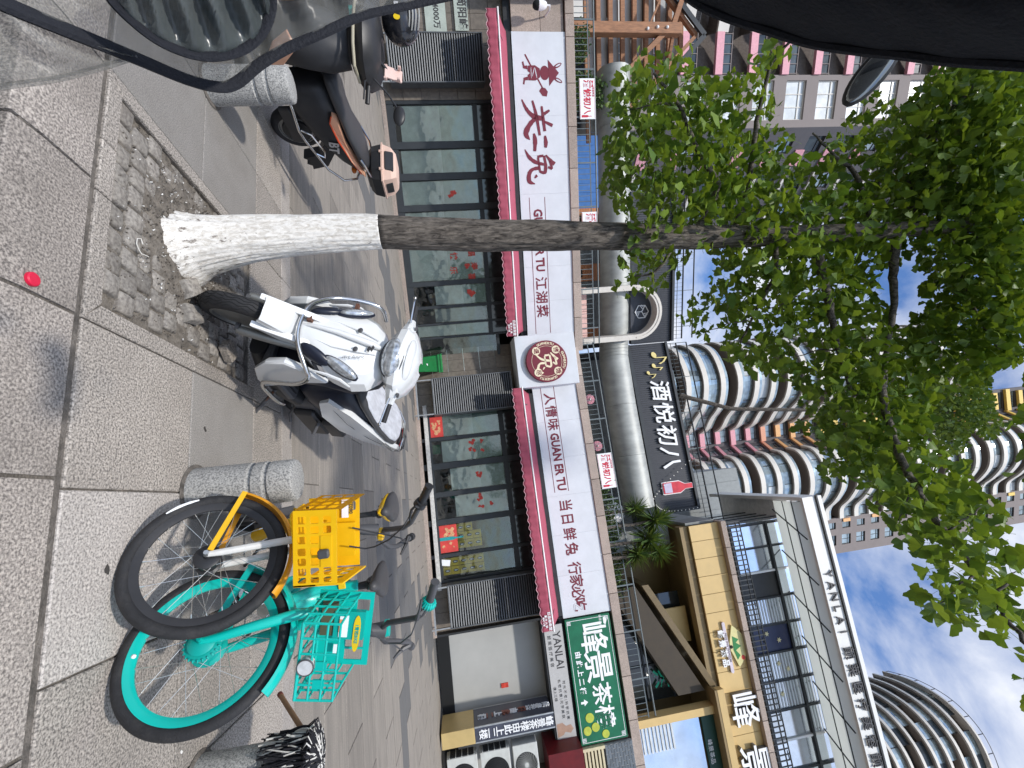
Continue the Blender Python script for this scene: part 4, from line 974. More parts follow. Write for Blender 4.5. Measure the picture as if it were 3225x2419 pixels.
fpart('bottle_label', MB().prism([(5.28, 8.88), (5.64, 8.88), (5.64, 9.18), (5.28, 9.18)], 1.357, 1.364, 'XZ'), mat('label_lilac', (.55, .5, .65), .4), FR)
for (a, b) in (((2.9 + 1.9, 10.0), (5.5 + .05, 8.45)), ((6.2, 9.95), (5.75, 8.5))): pass
lt = root('string_lights', 'two slack strings of tiny white lights across the dark fascia near the red bottle', 'lights', FR.w(4.9, 1.3, 10.0))
g1, mm_ = MB(), mat('bulb_white', (.9, .88, .8), .3)
for (xa, za, xb, zb) in ((4.55, 10.05, 6.05, 8.1), (6.3, 10.0, 6.0, 8.4)):
    pts = []
    for i in range(17):
        t = i / 16; q = FR.w(xa + (xb - xa) * t + .5 * (1 - t) * t, 1.30, za + (zb - za) * t - .35 * math.sin(math.pi * t)) - lt.location; pts.append(q)
        part('bulb', MB().sph(q, .022, 8, 6), mm_, lt)
    part('cord', MB().tube(pts, .004, 4), m_dark, lt)
# ivory arch with hexagon emblem
ar = root('ivory_arch', 'ivory arched frame with a white hexagon emblem standing on the terrace', 'arch', (-1.07, .25, 6.0), fr=FL)
HH = 2.35; W1, W0 = 1.02, .82
for s in (-1, 1): part('post', MB().span((s * W0, 0, -.1), (s * W1, .45, HH)), m_ivory, ar, smooth=False, bevel=.015)
g = MB(); nn = 20
def arc(R1, R0, ya, yb):
    g = MB(); rings = [[Vector((math.cos(t) * r_, y, HH + math.sin(t) * r_)) for r_, y in ((R0, ya), (R1, ya), (R1, yb), (R0, yb))] for t in [math.pi * i / nn for i in range(nn + 1)]]
    return g.loft(rings)
part('arch_ring', arc(W1, W0, .002, .45), m_ivory, ar, ang=30); part('arch_moulding', arc(W1 - .07, W1 - .11, -.02, .0), m_ivory, ar, ang=30)
part('arch_panel', MB().prism([(math.cos(t) * W0, HH + math.sin(t) * W0) for t in [math.pi * i / 20 for i in range(21)]] + [(-W0, 2.15 + .18), (W0, 2.15 + .18)], .5, .6, 'XZ'), mat('graphite_panel', (.05, .055, .07), .5), ar, smooth=False)
hx = [(math.sin(R_(60 * k)) , math.cos(R_(60 * k))) for k in range(6)]; cx, cz, Rr = .02, HH + .42, .27
for k in range(6):
    a, b = hx[k], hx[(k + 1) % 6]; part('hexagon_edge', MB().beam((cx + a[0] * Rr, .47, cz + a[1] * Rr), (cx + b[0] * Rr, .47, cz + b[1] * Rr), .03, .02, (0, 1, 0)), m_letw, ar, smooth=False)
for k in (0, 2, 4): part('hexagon_spoke', MB().beam((cx, .47, cz), (cx + hx[k + 1 - 0][0] * Rr * .92, .47, cz + hx[k + 1][1] * Rr * .92), .028, .021, (0, 1, 0)), m_letw, ar, smooth=False)
for k in range(3):
    for j, f_ in enumerate((.34, .62)):
        a, b = Vector((hx[2 * k][0], hx[2 * k][1])), Vector((hx[2 * k + 1][0], hx[2 * k + 1][1])); c_ = Vector((hx[(2 * k + 2) % 6][0], hx[(2 * k + 2) % 6][1]))
        p0 = a * .12 + b * f_; p1 = a * .62 + b * f_ * .8; part('emblem_bar', MB().beam((cx + p0.x * Rr, .472, cz + p0.y * Rr), (cx + p1.x * Rr, .472, cz + p1.y * Rr), .026, .018, (0, 1, 0)), m_letw, ar, smooth=False)
# railing on the fascia roof
for fr, a, b, z0, lab in ((FL, -7.5, .25, 10.42, 'thin roof railing above the left part of the dark fascia'), (FR, -.25, 6.9, 10.14, 'thin roof railing above the right part of the dark fascia')):
    r = root('roof_railing', lab, 'railing', (a, 1.5, z0), fr=fr); W_ = b - a
    for h_, rr in ((.22, .012), (.46, .03), (.92, .026)): part('rail', MB().tube([(0, 0, h_), (W_, .0, h_)], rr, 6), m_frame, r)
    x = 0
    while x <= W_: part('post', MB().span((x - .012, -.012, 0), (x + .012, .012, .92)), m_rail, r, smooth=False); x += 1.45
    x = .05
    while x < W_: part('baluster', MB().span((x - .006, .012, 0), (x + .006, .024, .45)), m_rail, r, smooth=False); x += .16
# pink fans, egg chair
for x, lb in ((1.92, 'round pink fan behind the railing nearer the round sign'), (3.62, 'round pink fan behind the railing nearer the bar sign')):
    r = root('round_fan', lb, 'fan', (x, .25, 6.18), fr=FR, group='round pink fans behind the right railing')
    part('fan_disc', MB().lathe([(0, .02), (.17, .02), (.18, 0), (.17, -.02), (0, -.02)], n=28, axis='Y'), mat('pink_disc', (.55, .22, .28), .5), r); part('hub', MB().sph((0, -.03, 0), .035, 10, 8), m_steel, r)
    for k in range(10): t = k * .628; part('wire_spoke', MB().tube([(0, -.028, 0), (math.cos(t) * .165, -.028, math.sin(t) * .165)], .004, 4), m_ivory, r)
    part('stand', MB().tube([(0, .0, -.3), (0, 0, -.1)], .02, 6), m_dark, r)
r = root('egg_chair', 'white domed garden chair behind the right railing among the shrubs', 'chair', (6.0, .6, 5.9), fr=FR)
part('shell', MB().lathe([(.0, .95), (.22, .9), (.36, .72), (.40, .5), (.36, .25), (.25, .1)], n=24, cap=False), m_pipe, r); part('base', MB().cyl((0, 0, 0), (0, 0, .12), .2), m_dark, r)

# ---- teahouse wing: gold fascia, glazed upper floor, white roof
th = root('tea_house', 'gold fronted tea house with a glazed upper floor and a white overhanging roof', 'building', FR.w(6.6, 0, 5.7))
def tp(nm, g, m, **k):
    k.setdefault('smooth', False); o = part(nm, g, m, th, **k); o.rotation_euler = (0, 0, FR.rz); o.location = FR.o - th.location; return o
x = 6.68
gj = [6.68, 7.2, 7.76, 8.32, 8.88, 9.45, 10.02, 10.6, 11.2, 11.8, 12.4, 13.0, 13.6, 14.2, 14.8, 15.4, 16]
for a, b in zip(gj, gj[1:]): tp('gold_panel', MB().span((a + .006, -.22, 8.74), (b - .006, -.14, 9.80)), m_goldp, bevel=.006)
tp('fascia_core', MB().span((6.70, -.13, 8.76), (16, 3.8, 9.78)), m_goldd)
for k in range(4): tp('side_panel', MB().span((6.60, .0 + k * .95, 8.74), (6.69, .94 + k * .95, 9.80)), m_greyc)
x = 6.64
while x < 15.5: tp('coping_stone', MB().span((x + .006, -.42, 9.80), (x + .85, .1, 9.98)), m_tan, bevel=.008); x += .86
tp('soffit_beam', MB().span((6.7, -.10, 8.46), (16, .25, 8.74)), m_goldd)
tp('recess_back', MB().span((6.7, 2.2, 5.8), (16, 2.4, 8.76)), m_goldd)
tp('recess_pier', MB().span((6.72, .9, 5.8), (7.35, 2.2, 8.5)), m_greyc)
# sloping beam of the porch: gold darkened to paint its shade
def slope(xa, za, xb, zb, th_, y0, y1, m, nm):
    q = [(xa, za), (xb, zb), (xb, zb - th_), (xa, za - th_)]; tp(nm, MB().prism(q, y0, y1, 'XZ'), m)
slope(8.30, 7.0, 11.6, 9.30 - .6, .22, -.15, 1.2, mat('shaded_gold_beam', (.16, .115, .055), .5), 'porch_beam'); slope(8.32, 6.6, 11.7, 8.32, .9, .0, .5, mat('deep_shaded_gold', (.05, .036, .02), .5), 'porch_shade')  # dark slab under the beam stands in for the porch shade
tp('sunlit_patch', MB().prism([(9.35, 8.46), (10.45, 8.46), (10.45, 8.30), (9.35, 7.6)], .6, .66, 'XZ'), m_goldp)  # brighter gold plate shaped as a patch of sunlight on the wall
tp('shop_glass', MB().span((8.9, .85, 5.8), (12.1, .88, 8.4)), m_glassd)
for z in (6.7, 7.6): tp('glass_transom', MB().span((8.9, .80, z), (12.1, .86, z + .06)), m_frame)
for x in (9.9, 11.0): tp('glass_mullion', MB().span((x, .80, 5.8), (x + .06, .86, 8.4)), m_frame)
o = text('茶', .62, mat('tea_green', (.01, .30, .20), .4, emit=.25), th, FR.w(11.45, .74, 7.2) - th.location, rot=(math.pi / 2, 0, FR.rz), bold=.02, name='character')
m_lamp = mat('downlight', (1, .95, .85), .3, emit=6)
for x, z in ((9.9, 7.35), (10.7, 7.75), (11.6, 8.1), (10.3, 6.6), (11.3, 6.8), (11.0, 8.0)): tp('downlight', MB().sph((x, .79, z), .022, 8, 6), m_lamp)
tp('pale_post', MB().span((12.08, -.18, 5.72), (12.30, .2, 8.5)), m_goldp); tp('window_frame', MB().span((12.301, -.02, 5.72), (16, .02, 5.9)), m_frame)
tp('large_window', MB().span((12.3, .03, 5.9), (16, .06, 7.95)), m_skyglass)
for k in range(9): tp('blind_slat', MB().span((12.34, -.012, 6.02 + k * .12), (13.1, .02, 6.08 + k * .12)), mat('blind', (.62, .66, .68), .5))
tp('green_signboard', MB().span((12.35, -.05, 8.0), (16, .03, 8.44)), mat('deep_green', (.006, .05, .035), .5))
text('峰景茶品', .17, m_letw, th, FR.w(13.35, -.07, 8.12) - th.location, rot=(math.pi / 2, 0, FR.rz), name='small_logo')
tp('lower_fascia', MB().span((11.55, -.46, 8.50), (16, -.23, 8.72)), m_goldp); tp('soffit_reveal', MB().span((11.55, -.45, 8.42), (16, -.03, 8.499)), m_goldd)
# characters and fan emblem
for x, ch in ((12.28, '峰'), (13.75, '景')):
    text(ch, 1.02, mat('letter_side', (.16, .165, .17), .5), th, FR.w(x - .03, -.30, 9.27) - th.location, rot=(math.pi / 2, 0, FR.rz), bold=.008, ext=.07, name='character_return')
    text(ch, 1.02, m_letw, th, FR.w(x - .03, -.375, 9.27) - th.location, rot=(math.pi / 2, 0, FR.rz), bold=.008, ext=.004, name='character')
lg = root('fan_emblem', 'cream fan emblem with green hills and a red sun on the gold fascia', 'emblem', (10.50, -.26, 9.34), fr=FR)
fanp = [(-.10, -.03), (-.62, .16)] + [(-.62 + 1.24 * t, .16 + .42 * math.sin(math.pi * t)) for t in [i / 14 for i in range(1, 14)]] + [(.62, .16), (.10, -.03)]
part('fan', MB().prism(fanp, -.03, .03, 'XZ'), mat('fan_cream', (.66, .60, .28), .5), lg, smooth=False)
part('hill', MB().prism([(-.3, .10), (-.18, .30), (-.1, .18), (.02, .34), (.12, .14), (.28, .26), (.4, .14), (.1, .06)], -.036, -.031, 'XZ'), mat('hill_green', (.02, .2, .05), .5), lg, smooth=False)
part('red_sun', MB().prism(ell(.36, .34, .07, .06), -.036, -.031, 'XZ'), m_red, lg, smooth=False); part('pivot', MB().lathe([(0, -.05), (.05, -.05), (.05, 0)], (0, 0, .0), 16, 'Y'), m_black, lg)
part('name_bar', MB().prism([(-.72, -.06), (.72, -.06), (.76, -.11), (.72, -.16), (-.72, -.16), (-.76, -.11)], -.03, .02, 'XZ'), mat('lilac_bar', (.62, .56, .62), .5), lg, smooth=False)
text('FENG JING TEAHOUSE', .085, m_ink, lg, (0, -.034, -.11)); 
for k, ch in enumerate('峰景茶品'): text(ch, .24, m_letw, lg, (-.42 + k * .28, -.03, -.30), bold=.02, ext=.03, name='character')
# railing on the gold fascia
r = root('balcony_railing', 'black balcony railing on top of the gold fascia', 'railing', (6.75, -.30, 9.98), fr=FR)
for h_ in (.12, .40, .55): part('rail', MB().tube([(0, 0, h_), (9, 0, h_)], .022, 6), m_frame, r)
x = 0
while x < 9: part('post', MB().span((x - .015, -.015, 0), (x + .015, .015, .55)), m_frame, r, smooth=False); x += .14 if False else .155
x = .5
while x < 9: part('stay', MB().beam((x, 0, .5), (x, .35, .7), .03, .03), m_frame, r, smooth=False); x += 1.1
# glazed floor
m_curt = mat('pale_blind', (.60, .66, .70), .6, var=.06)
gx = [7.02, 7.70, 8.42, 9.52, 10.1, 10.72, 11.35, 12.0, 12.7, 13.4, 14.2, 15.0, 15.8]
gx = [7.02, 7.80, 8.60, 9.45, 10.30, 11.15, 12.0, 12.85, 13.7, 14.55, 15.4]
for i, (a, b) in enumerate(zip(gx, gx[1:])):
    for j, (z0, z1) in enumerate(((10.55, 11.82), (11.90, 12.75))):
        tp('window_pane', MB().span((a + .03, .30, z0), (b - .03, .33, z1)), mat('navy_blind', (.03, .04, .10), .3) if (i == 4 and j == 0) else (mat('dark_pane', (.035, .035, .035), .4) if (i == 2 and j == 0) else m_skyglass))
        if i in (3, 5, 6) or (j == 1 and 2 < i < 8):
            z = z0 + .05
            while z < z1 - .04: tp('blind_slat', MB().span((a + .05, .285, z), (b - .05, .298, z + .05)), m_curt); z += .105
    tp('mullion', MB().span((a - .03, .24, 10.4), (a + .03, .36, 12.75)), m_letw if i in (2, 8) else m_frame)
for z in (10.42, 11.82, 12.75): tp('transom', MB().span((6.98, .22, z), (15.5, .37, z + .08)), m_frame)
for (x, z) in ((10.55, 11.0), (10.8, 11.4), (11.5, 11.2), (11.7, 11.5), (12.4, 11.1)):
    st = [(x + math.cos(t) * (.09 if k % 2 else .04), z + math.sin(t) * (.09 if k % 2 else .04)) for k, t in enumerate([i * math.pi / 6 for i in range(12)])]; tp('star_sticker', MB().prism(st, .27, .28, 'XZ'), mat('star_yellow', (.75, .68, .40), .5))
tp('inner_wall', MB().span((7.0, 1.6, 10.0), (16, 1.7, 13.3)), mat('pale_room', (.4, .4, .38), .8)); tp('end_glass', MB().span((6.95, .38, 10.4), (6.98, 3.6, 12.9)), m_skyglass)
for y in (.9, 1.5, 2.1, 2.8): tp('end_mullion', MB().span((6.93, y, 10.4), (7.0, y + .05, 12.9)), m_frame)
m_transluc = bpy.data.materials.new('translucent_soffit'); m_transluc.use_nodes = True; _t = m_transluc.node_tree; _tl = _t.nodes.new('ShaderNodeBsdfTranslucent'); _tl.inputs[0].default_value = (.85, .87, .84, 1); _df = _t.nodes['Principled BSDF']; _df.inputs['Base Color'].default_value = (.8, .8, .77, 1)  # overhang made translucent so that sun through it brightens the soffit
_ms = _t.nodes.new('ShaderNodeMixShader'); _ms.inputs[0].default_value = .65; _t.links.new(_df.outputs[0], _ms.inputs[1]); _t.links.new(_tl.outputs[0], _ms.inputs[2]); _t.links.new(_ms.outputs[0], _t.nodes['Material Output'].inputs[0])
m_roof = mat('white_roof', (.78, .78, .76), .5, var=.05, dirt=.12, dcol=(.55, .53, .5))
tp('roof_soffit', MB().prism([(6.29, 12.30), (16, 12.30), (16, 12.31), (6.29, 12.31)], -1.178, .19, 'XZ'), m_transluc); 
tp('roof_soffit', MB().span((6.3, .2, 12.84), (16, 4.5, 12.92)), mat('soffit_grey', (.86, .85, .82), .6))
tp('roof_fascia', MB().span((6.16, -1.30, 12.28), (16, -1.18, 12.98)), m_roof); tp('roof_gutter', MB().span((6.12, -1.36, 12.74), (16, -1.302, 12.80)), m_dark); tp('roof_side', MB().span((6.16, -1.179, 12.37), (6.28, 4.5, 12.98)), m_roof)
tp('roof_top', MB().span((6.29, .22, 12.94), (16, 4.5, 12.99)), m_roof)
for x in (7.5, 8.9, 10.3, 11.7, 13.1, 14.5): tp('soffit_bar', MB().beam((x, -1.1, 12.27), (x - .9, .25, 12.25), .03, .03), m_frame)
for y in (-.75, -.3): tp('soffit_joint', MB().span((6.3, y, 12.28), (16, y + .03, 12.298)), m_frame)
m_let = mat('graphite_letter', (.07, .07, .075), .5)
for k, ch in enumerate('YANLAI'): text(ch, .36, m_let, th, FR.w(8.55 + k * .34, -1.34, 12.52) - th.location, rot=(math.pi / 2, 0, FR.rz), bold=.0, ext=.02, name='letter')
for k, ch in enumerate('颜莱医疗美容颜莱医疗'): text(ch, .36, m_let, th, FR.w(10.85 + k * .48, -1.34, 12.52) - th.location, rot=(math.pi / 2, 0, FR.rz), bold=.0, ext=.02, name='character')
# grey service block between fascia and roof at the back
pf('service_wall', MB().span((5.2, 5.5, 8.0), (9.5, 9.0, 14.6)), m_greyc, FR, smooth=False); 
for k in range(7): pf('wall_sheet', MB().span((5.2 + k * .6, 5.44, 10.5), (5.2 + k * .6 + .59, 5.499, 14.55)), m_greyc, FR, smooth=False)

# ---- pergola on the terrace at the left
pg = root('timber_pergola', 'timber pergola with grey sheets and diagonal braces on the terrace at the top left', 'pergola', (-10.55, .9, 5.9), fr=FL)
part('post', MB().span((-.17, -.17, 0), (.17, .17, 4.3)), m_wood, pg, smooth=False, bevel=.02)
apex = (.05, .2, 5.35); endr = (2.65, .2, 2.6); endl = (-3.2, .2, 2.2)
part('roof_edge', MB().beam(apex, endr, .10, .16), m_frame, pg, smooth=False); part('roof_edge', MB().beam(apex, endl, .10, .16), m_frame, pg, smooth=False)
part('roof_rafter', MB().beam((.0, .35, 5.1), (2.4, .35, 2.45), .16, .12), m_wood, pg, smooth=False); part('roof_rafter', MB().beam((.0, .35, 5.1), (-3.2, .35, 2.0), .16, .12), m_wood, pg, smooth=False)
part('brace', MB().beam((-.05, 0, 3.9), (1.6, .3, 1.95), .2, .16), m_wood, pg, smooth=False); part('brace', MB().beam((.0, 0, 4.0), (-1.3, .3, 5.0 - .4), .2, .16), m_wood, pg, smooth=False)
part('brace', MB().beam((-.1, .1, 3.2), (-2.2, .3, 4.3), .06, .06), m_wood, pg, smooth=False); part('brace', MB().beam((.1, .1, 4.1), (1.0, .6, 4.15), .12, .1), m_wood, pg, smooth=False)
for k in range(9):
    z = 1.1 + k * .44; xr = min(3.4, .05 + (5.3 - z) * .93); xl = max(-3.4, -(5.3 - z) * .98)
    part('board', MB().span((xl, .6, z), (xr - .1, .72, z + .15)), m_wood, pg, smooth=False)
    if k < 8: part('grey_sheet', MB().span((xl, .80, z + .16), (max(.2, xr - .5), .84, z + .43)), m_poly, pg, smooth=False)
for p in ((0, -.19, 3.4), (0, -.19, 3.75), (.05, -.19, 3.05), (1.1, .1, 2.7)): part('round_lamp', MB().sph(p, .05, 10, 8), m_letw, pg)
# ------------------------------------------------------------------ apartment towers behind
m_band = mat('cream_band', (0.74, 0.70, 0.64), .6, var=.06, scale=1.0, dirt=.12, dcol=(.5, .46, .4))
m_brown = mat('umber_render', (0.25, 0.215, 0.205), .75, var=.07, scale=.8)
m_dgrey = mat('shaded_render', (0.105, 0.10, 0.11), .7, var=.08, scale=.8)  # darker wall colour, paints the shade on turned away and recessed faces
m_tg = mat('tower_glass', (0.34, 0.41, 0.43), .10, metal=.55, var=.35, scale=.9, spec=1.0, rnd=.4)
m_tgl = mat('pale_tower_glass', (0.62, 0.66, 0.68), .2, var=.15, scale=1.1, spec=.8, rnd=.25)  # paler pane colour for some of the tower windows
m_tgd = mat('dark_tower_glass', (0.05, 0.065, 0.075), .12, var=.4, scale=.9, rnd=.5)
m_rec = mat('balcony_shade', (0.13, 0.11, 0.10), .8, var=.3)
m_wfr = mat('window_surround', (0.045, 0.045, 0.05), .5)
m_pk = [mat('pink_panel', (.74, .36, .42), .6), mat('salmon_panel', (.75, .36, .24), .6), mat('apricot_panel', (.78, .44, .20), .6), mat('yellow_panel', (.80, .56, .14), .6)]
class Tower:
    def __init__(s, name, label, o): s.r = root(name, label, 'building', o); s.o = Vector(o); s.n = 0; s.extra = MB(); s.xm = None
    def P(s, nm, g, m, **k):
        k.setdefault('smooth', False); g.v = [(x - s.o.x, y - s.o.y, z - s.o.z) for x, y, z in g.v]; return part(nm, g, m, s.r, **k)
def path_pts(ctrl, n=6):
    """smooth plan path through control points"""
    out_ = []; c = [Vector((a, b, 0)) for a, b in ctrl]
    for i in range(len(c) - 1):
        p0, p1, p2, p3 = c[max(i - 1, 0)], c[i], c[i + 1], c[min(i + 2, len(c) - 1)]
        for k in range(n):
            t = k / n; out_.append(.5 * ((2 * p1) + (p2 - p0) * t + (2 * p0 - 5 * p1 + 4 * p2 - p3) * t * t + (3 * p1 - p0 - 3 * p2 + p3) * t ** 3))
    out_.append(c[-1]); return out_
def strip(path, off0, off1, z0, z1):
    """closed band following a plan path between two outward offsets"""
    rings = []
    for i, p in enumerate(path):
        d = (path[min(i + 1, len(path) - 1)] - path[max(i - 1, 0)]).normalized(); n = Vector((d.y, -d.x, 0))
        a, b = p + n * off0, p + n * off1
        rings.append([Vector((a.x, a.y, z0)), Vector((b.x, b.y, z0)), Vector((b.x, b.y, z1)), Vector((a.x, a.y, z1))])
    return MB().loft(rings)
def seglen(path): return sum((b - a).length for a, b in zip(path, path[1:]))
def wallwins(T, a, b, zf, H, wins, m, nm='window', glass=None, sill=True, depth=.25):
    """flat wall a->b (plan), one storey: openings as separate windows"""
    a, b = Vector((*a, 0)), Vector((*b, 0)); d = (b - a); L_ = d.length; d.normalize(); n = Vector((d.y, -d.x, 0))
    hs = [(u - w_ / 2, u + w_ / 2, z0, z1) for u, w_, z0, z1, *_ in wins]
    g = MB(); M = Matrix((d, -n, Vector((0, 0, 1)))).transposed()
    for (x0, x1, z0, z1) in rects_minus(0, L_, 0, H, hs):
        c = a + d * ((x0 + x1) / 2) - n * .2 + Vector((0, 0, zf + (z0 + z1) / 2)); g.box(c, (x1 - x0, .4, z1 - z0), M)
    T.P('storey_wall', g, m)
    for wn in wins:
        u, w_, z0, z1 = wn[:4]; gl = wn[4] if len(wn) > 4 else glass or m_tg
        c = a + d * u + Vector((0, 0, zf + (z0 + z1) / 2))
        g = MB(); g.box(c - n * depth, (w_, .04, z1 - z0), M); win = T.P('window', g, gl)
        g = MB(); t_ = .07
        for s_ in (-1, 1): g.box(c - n * (depth - .05) + d * s_ * (w_ / 2 - t_ / 2), (t_, .08, z1 - z0), M); g.box(c - n * (depth - .05) + Vector((0, 0, s_ * ((z1 - z0) / 2 - t_ / 2))), (w_ - 2 * t_, .08, t_), M)
        nb = max(1, round(w_ / 1.1))
        for k in range(1, nb): g.box(c - n * (depth - .05) + d * (w_ * k / nb - w_ / 2), (.06, .07, z1 - z0 - 2 * t_), M)
        g.box(c - n * (depth - .05) + Vector((0, 0, (z1 - z0) * .22)), (w_ - 2 * t_, .06, .05), M)
        g.v = [(x - T.o.x, y - T.o.y, z - T.o.z) for x, y, z in g.v]; part('frame', g, m_wfr if gl is not m_tgl else m_band, win, smooth=False)
# --- tower 1, upper left
SL = 9.5
KX = Vector((-20, 35, 0)); fd = Vector((math.cos(R_(16.5)), math.sin(R_(16.5)), 0)); sdv = Vector((math.cos(R_(50)), math.sin(R_(50)), 0))
T1 = Tower('apartment_tower', 'umber apartment tower with pink and cream balcony bands at the upper left', (-24, 38, 0))
A0 = KX - fd * 4.0; A1 = A0 - fd * 3.0
fwd = Vector((math.sin(R_(16.5)), -math.cos(R_(16.5)), 0))
bal = path_pts([((A1).x, (A1).y), ((A1 - fd * 1.6 + fwd * .5).x, (A1 - fd * 1.6 + fwd * .5).y), ((A1 - fd * 3.6 + fwd * 1.6).x, (A1 - fd * 3.6 + fwd * 1.6).y), ((A1 - fd * 7 + fwd * 2.1).x, (A1 - fd * 7 + fwd * 2.1).y), ((A1 - fd * 11 + fwd * 1.8).x, (A1 - fd * 11 + fwd * 1.8).y)])[::-1]
T1.P('lower_block', MB().prism([(p.x, p.y) for p in (A1 - fd * 12, KX, KX + sdv * SL, KX + sdv * SL - fd * 20)], 0, 12.9, 'XY'), m_brown)
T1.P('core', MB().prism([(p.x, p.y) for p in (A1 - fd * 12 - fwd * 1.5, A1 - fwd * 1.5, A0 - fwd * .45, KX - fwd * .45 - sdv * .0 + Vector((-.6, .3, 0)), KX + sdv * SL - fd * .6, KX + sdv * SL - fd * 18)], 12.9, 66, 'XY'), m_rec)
z = 13.0; k = 0
while z < 64:
    wallwins(T1, (A0.x, A0.y), (KX.x, KX.y), z, 3.05, [(1.9, 3.0, .65, 2.55, m_tgl)], m_brown)
    g = MB(); M = Matrix((fd, -fwd, Vector((0, 0, 1)))).transposed(); c = (A0 + A1) / 2
    g.box(c + Vector((0, 0, z + .32)), (3.0, .3, .64), M); T1.P('pink_band', g, m_pk[0])
    g = MB(); g.box(c + Vector((0, 0, z + 1.02)) - fwd * .05, (2.9, .05, .74), M); T1.P('balcony_glass', g, m_tgd)
    g = MB()
    for q in (-1.4, -.7, 0, .7, 1.4): g.box(c + fd * q + Vector((0, 0, z + 1.02)), (.05, .08, .76), M)
    g.box(c + Vector((0, 0, z + 1.42)), (2.95, .09, .06), M); T1.P('balcony_rail', g, m_brown)
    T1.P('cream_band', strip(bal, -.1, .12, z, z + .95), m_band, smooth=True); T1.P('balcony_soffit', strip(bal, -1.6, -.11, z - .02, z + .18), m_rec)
    T1.P('rail', strip(bal, -.02, .03, z + 1.38, z + 1.44), m_wfr)
    g = MB(); Ls = seglen(bal)
    for i in range(0, len(bal) - 1):
        for t in (0, .33, .66): p = bal[i].lerp(bal[i + 1], t); g.box(p + Vector((0, 0, z + 1.05)), (.03, .03, .66))
    T1.P('rail_bars', g, m_wfr)
    c2 = A1 - fd * 6.5 - fwd * .9
    for q in (-4.2, -1.2, 2.0):
        g = MB(); g.box(c2 + fd * q + Vector((0, 0, z + 1.7)), (2.6, .08, 2.1), M); T1.P('balcony_window', g, m_tg if (k + int(q)) % 3 else m_tgl)
    # receding side
    s0, s1 = KX, KX + sdv * SL
    ws = []
    for i, u in enumerate((1.2, 4.6, 7.6)): ws.append((u + .3, 1.5, .8, 2.45, m_tgd if (i + k) % 3 else m_tg))
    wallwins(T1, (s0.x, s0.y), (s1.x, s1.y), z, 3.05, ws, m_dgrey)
    Ms = Matrix((sdv, Vector((-sdv.y, sdv.x, 0)), Vector((0, 0, 1)))).transposed(); ns = Vector((sdv.y, -sdv.x, 0))
    g = MB(); g.box(s0 + sdv * 6.4 + ns * .1 + Vector((0, 0, z + .12)), (6.0, .2, .24), Ms); T1.P('floor_line', g, m_band)
    g = MB(); g.box(s0 + sdv * 2.6 + ns * .06 + Vector((0, 0, z + .45)), (1.4, .12, .9), Ms); T1.P('pink_spandrel', g, m_pk[0 if z < 45 else 1])
    z += 3.05; k += 1
# --- tower 2, middle: two bulging lobes with coloured fins between
S = 72 / 62.0
T2 = Tower('apartment_tower', 'cream banded apartment tower with bulging glass lobes and pink to yellow fins', (12, 80, 0))
lobeL = path_pts([(-3.6, 80), (-3.9, 75.5), (-2.0, 71.2), (2.5, 69.0), (6.8, 70.2), (9.4, 73.2), (11.5, 75.2), (12.6, 77.4)], 5)
lobeR = path_pts([(16.8, 75.0), (17.2, 72.2), (19.8, 70.2), (23.5, 70.2), (26.5, 72.0), (28.8, 74.2), (31.0, 74.6)], 5)
T2.P('lower_block', MB().prism([(-3, 74), (3, 70.5), (9, 73.5), (15, 78), (17.5, 73), (24, 71), (31, 75), (38, 76), (38, 92), (-3, 92)], 0, 27, 'XY'), m_brown)
T2.P('core', MB().prism([(-2.3, 80), (-2, 76.8), (0, 73), (2.5, 71.4), (6, 72.4), (9, 76), (11, 79), (17, 79.5), (18.5, 74.5), (21, 72.7), (24, 72.7), (27, 76), (37, 77.5), (37, 92), (-2, 92)], 27, 97, 'XY'), m_rec)
T2.P('upper_core', MB().prism([(17, 79.5), (18.5, 74.5), (21, 72.7), (24, 72.7), (27, 76), (37, 77.5), (37, 92), (14, 92)], 97, 124, 'XY'), m_rec)
z = 27.2; k = 0
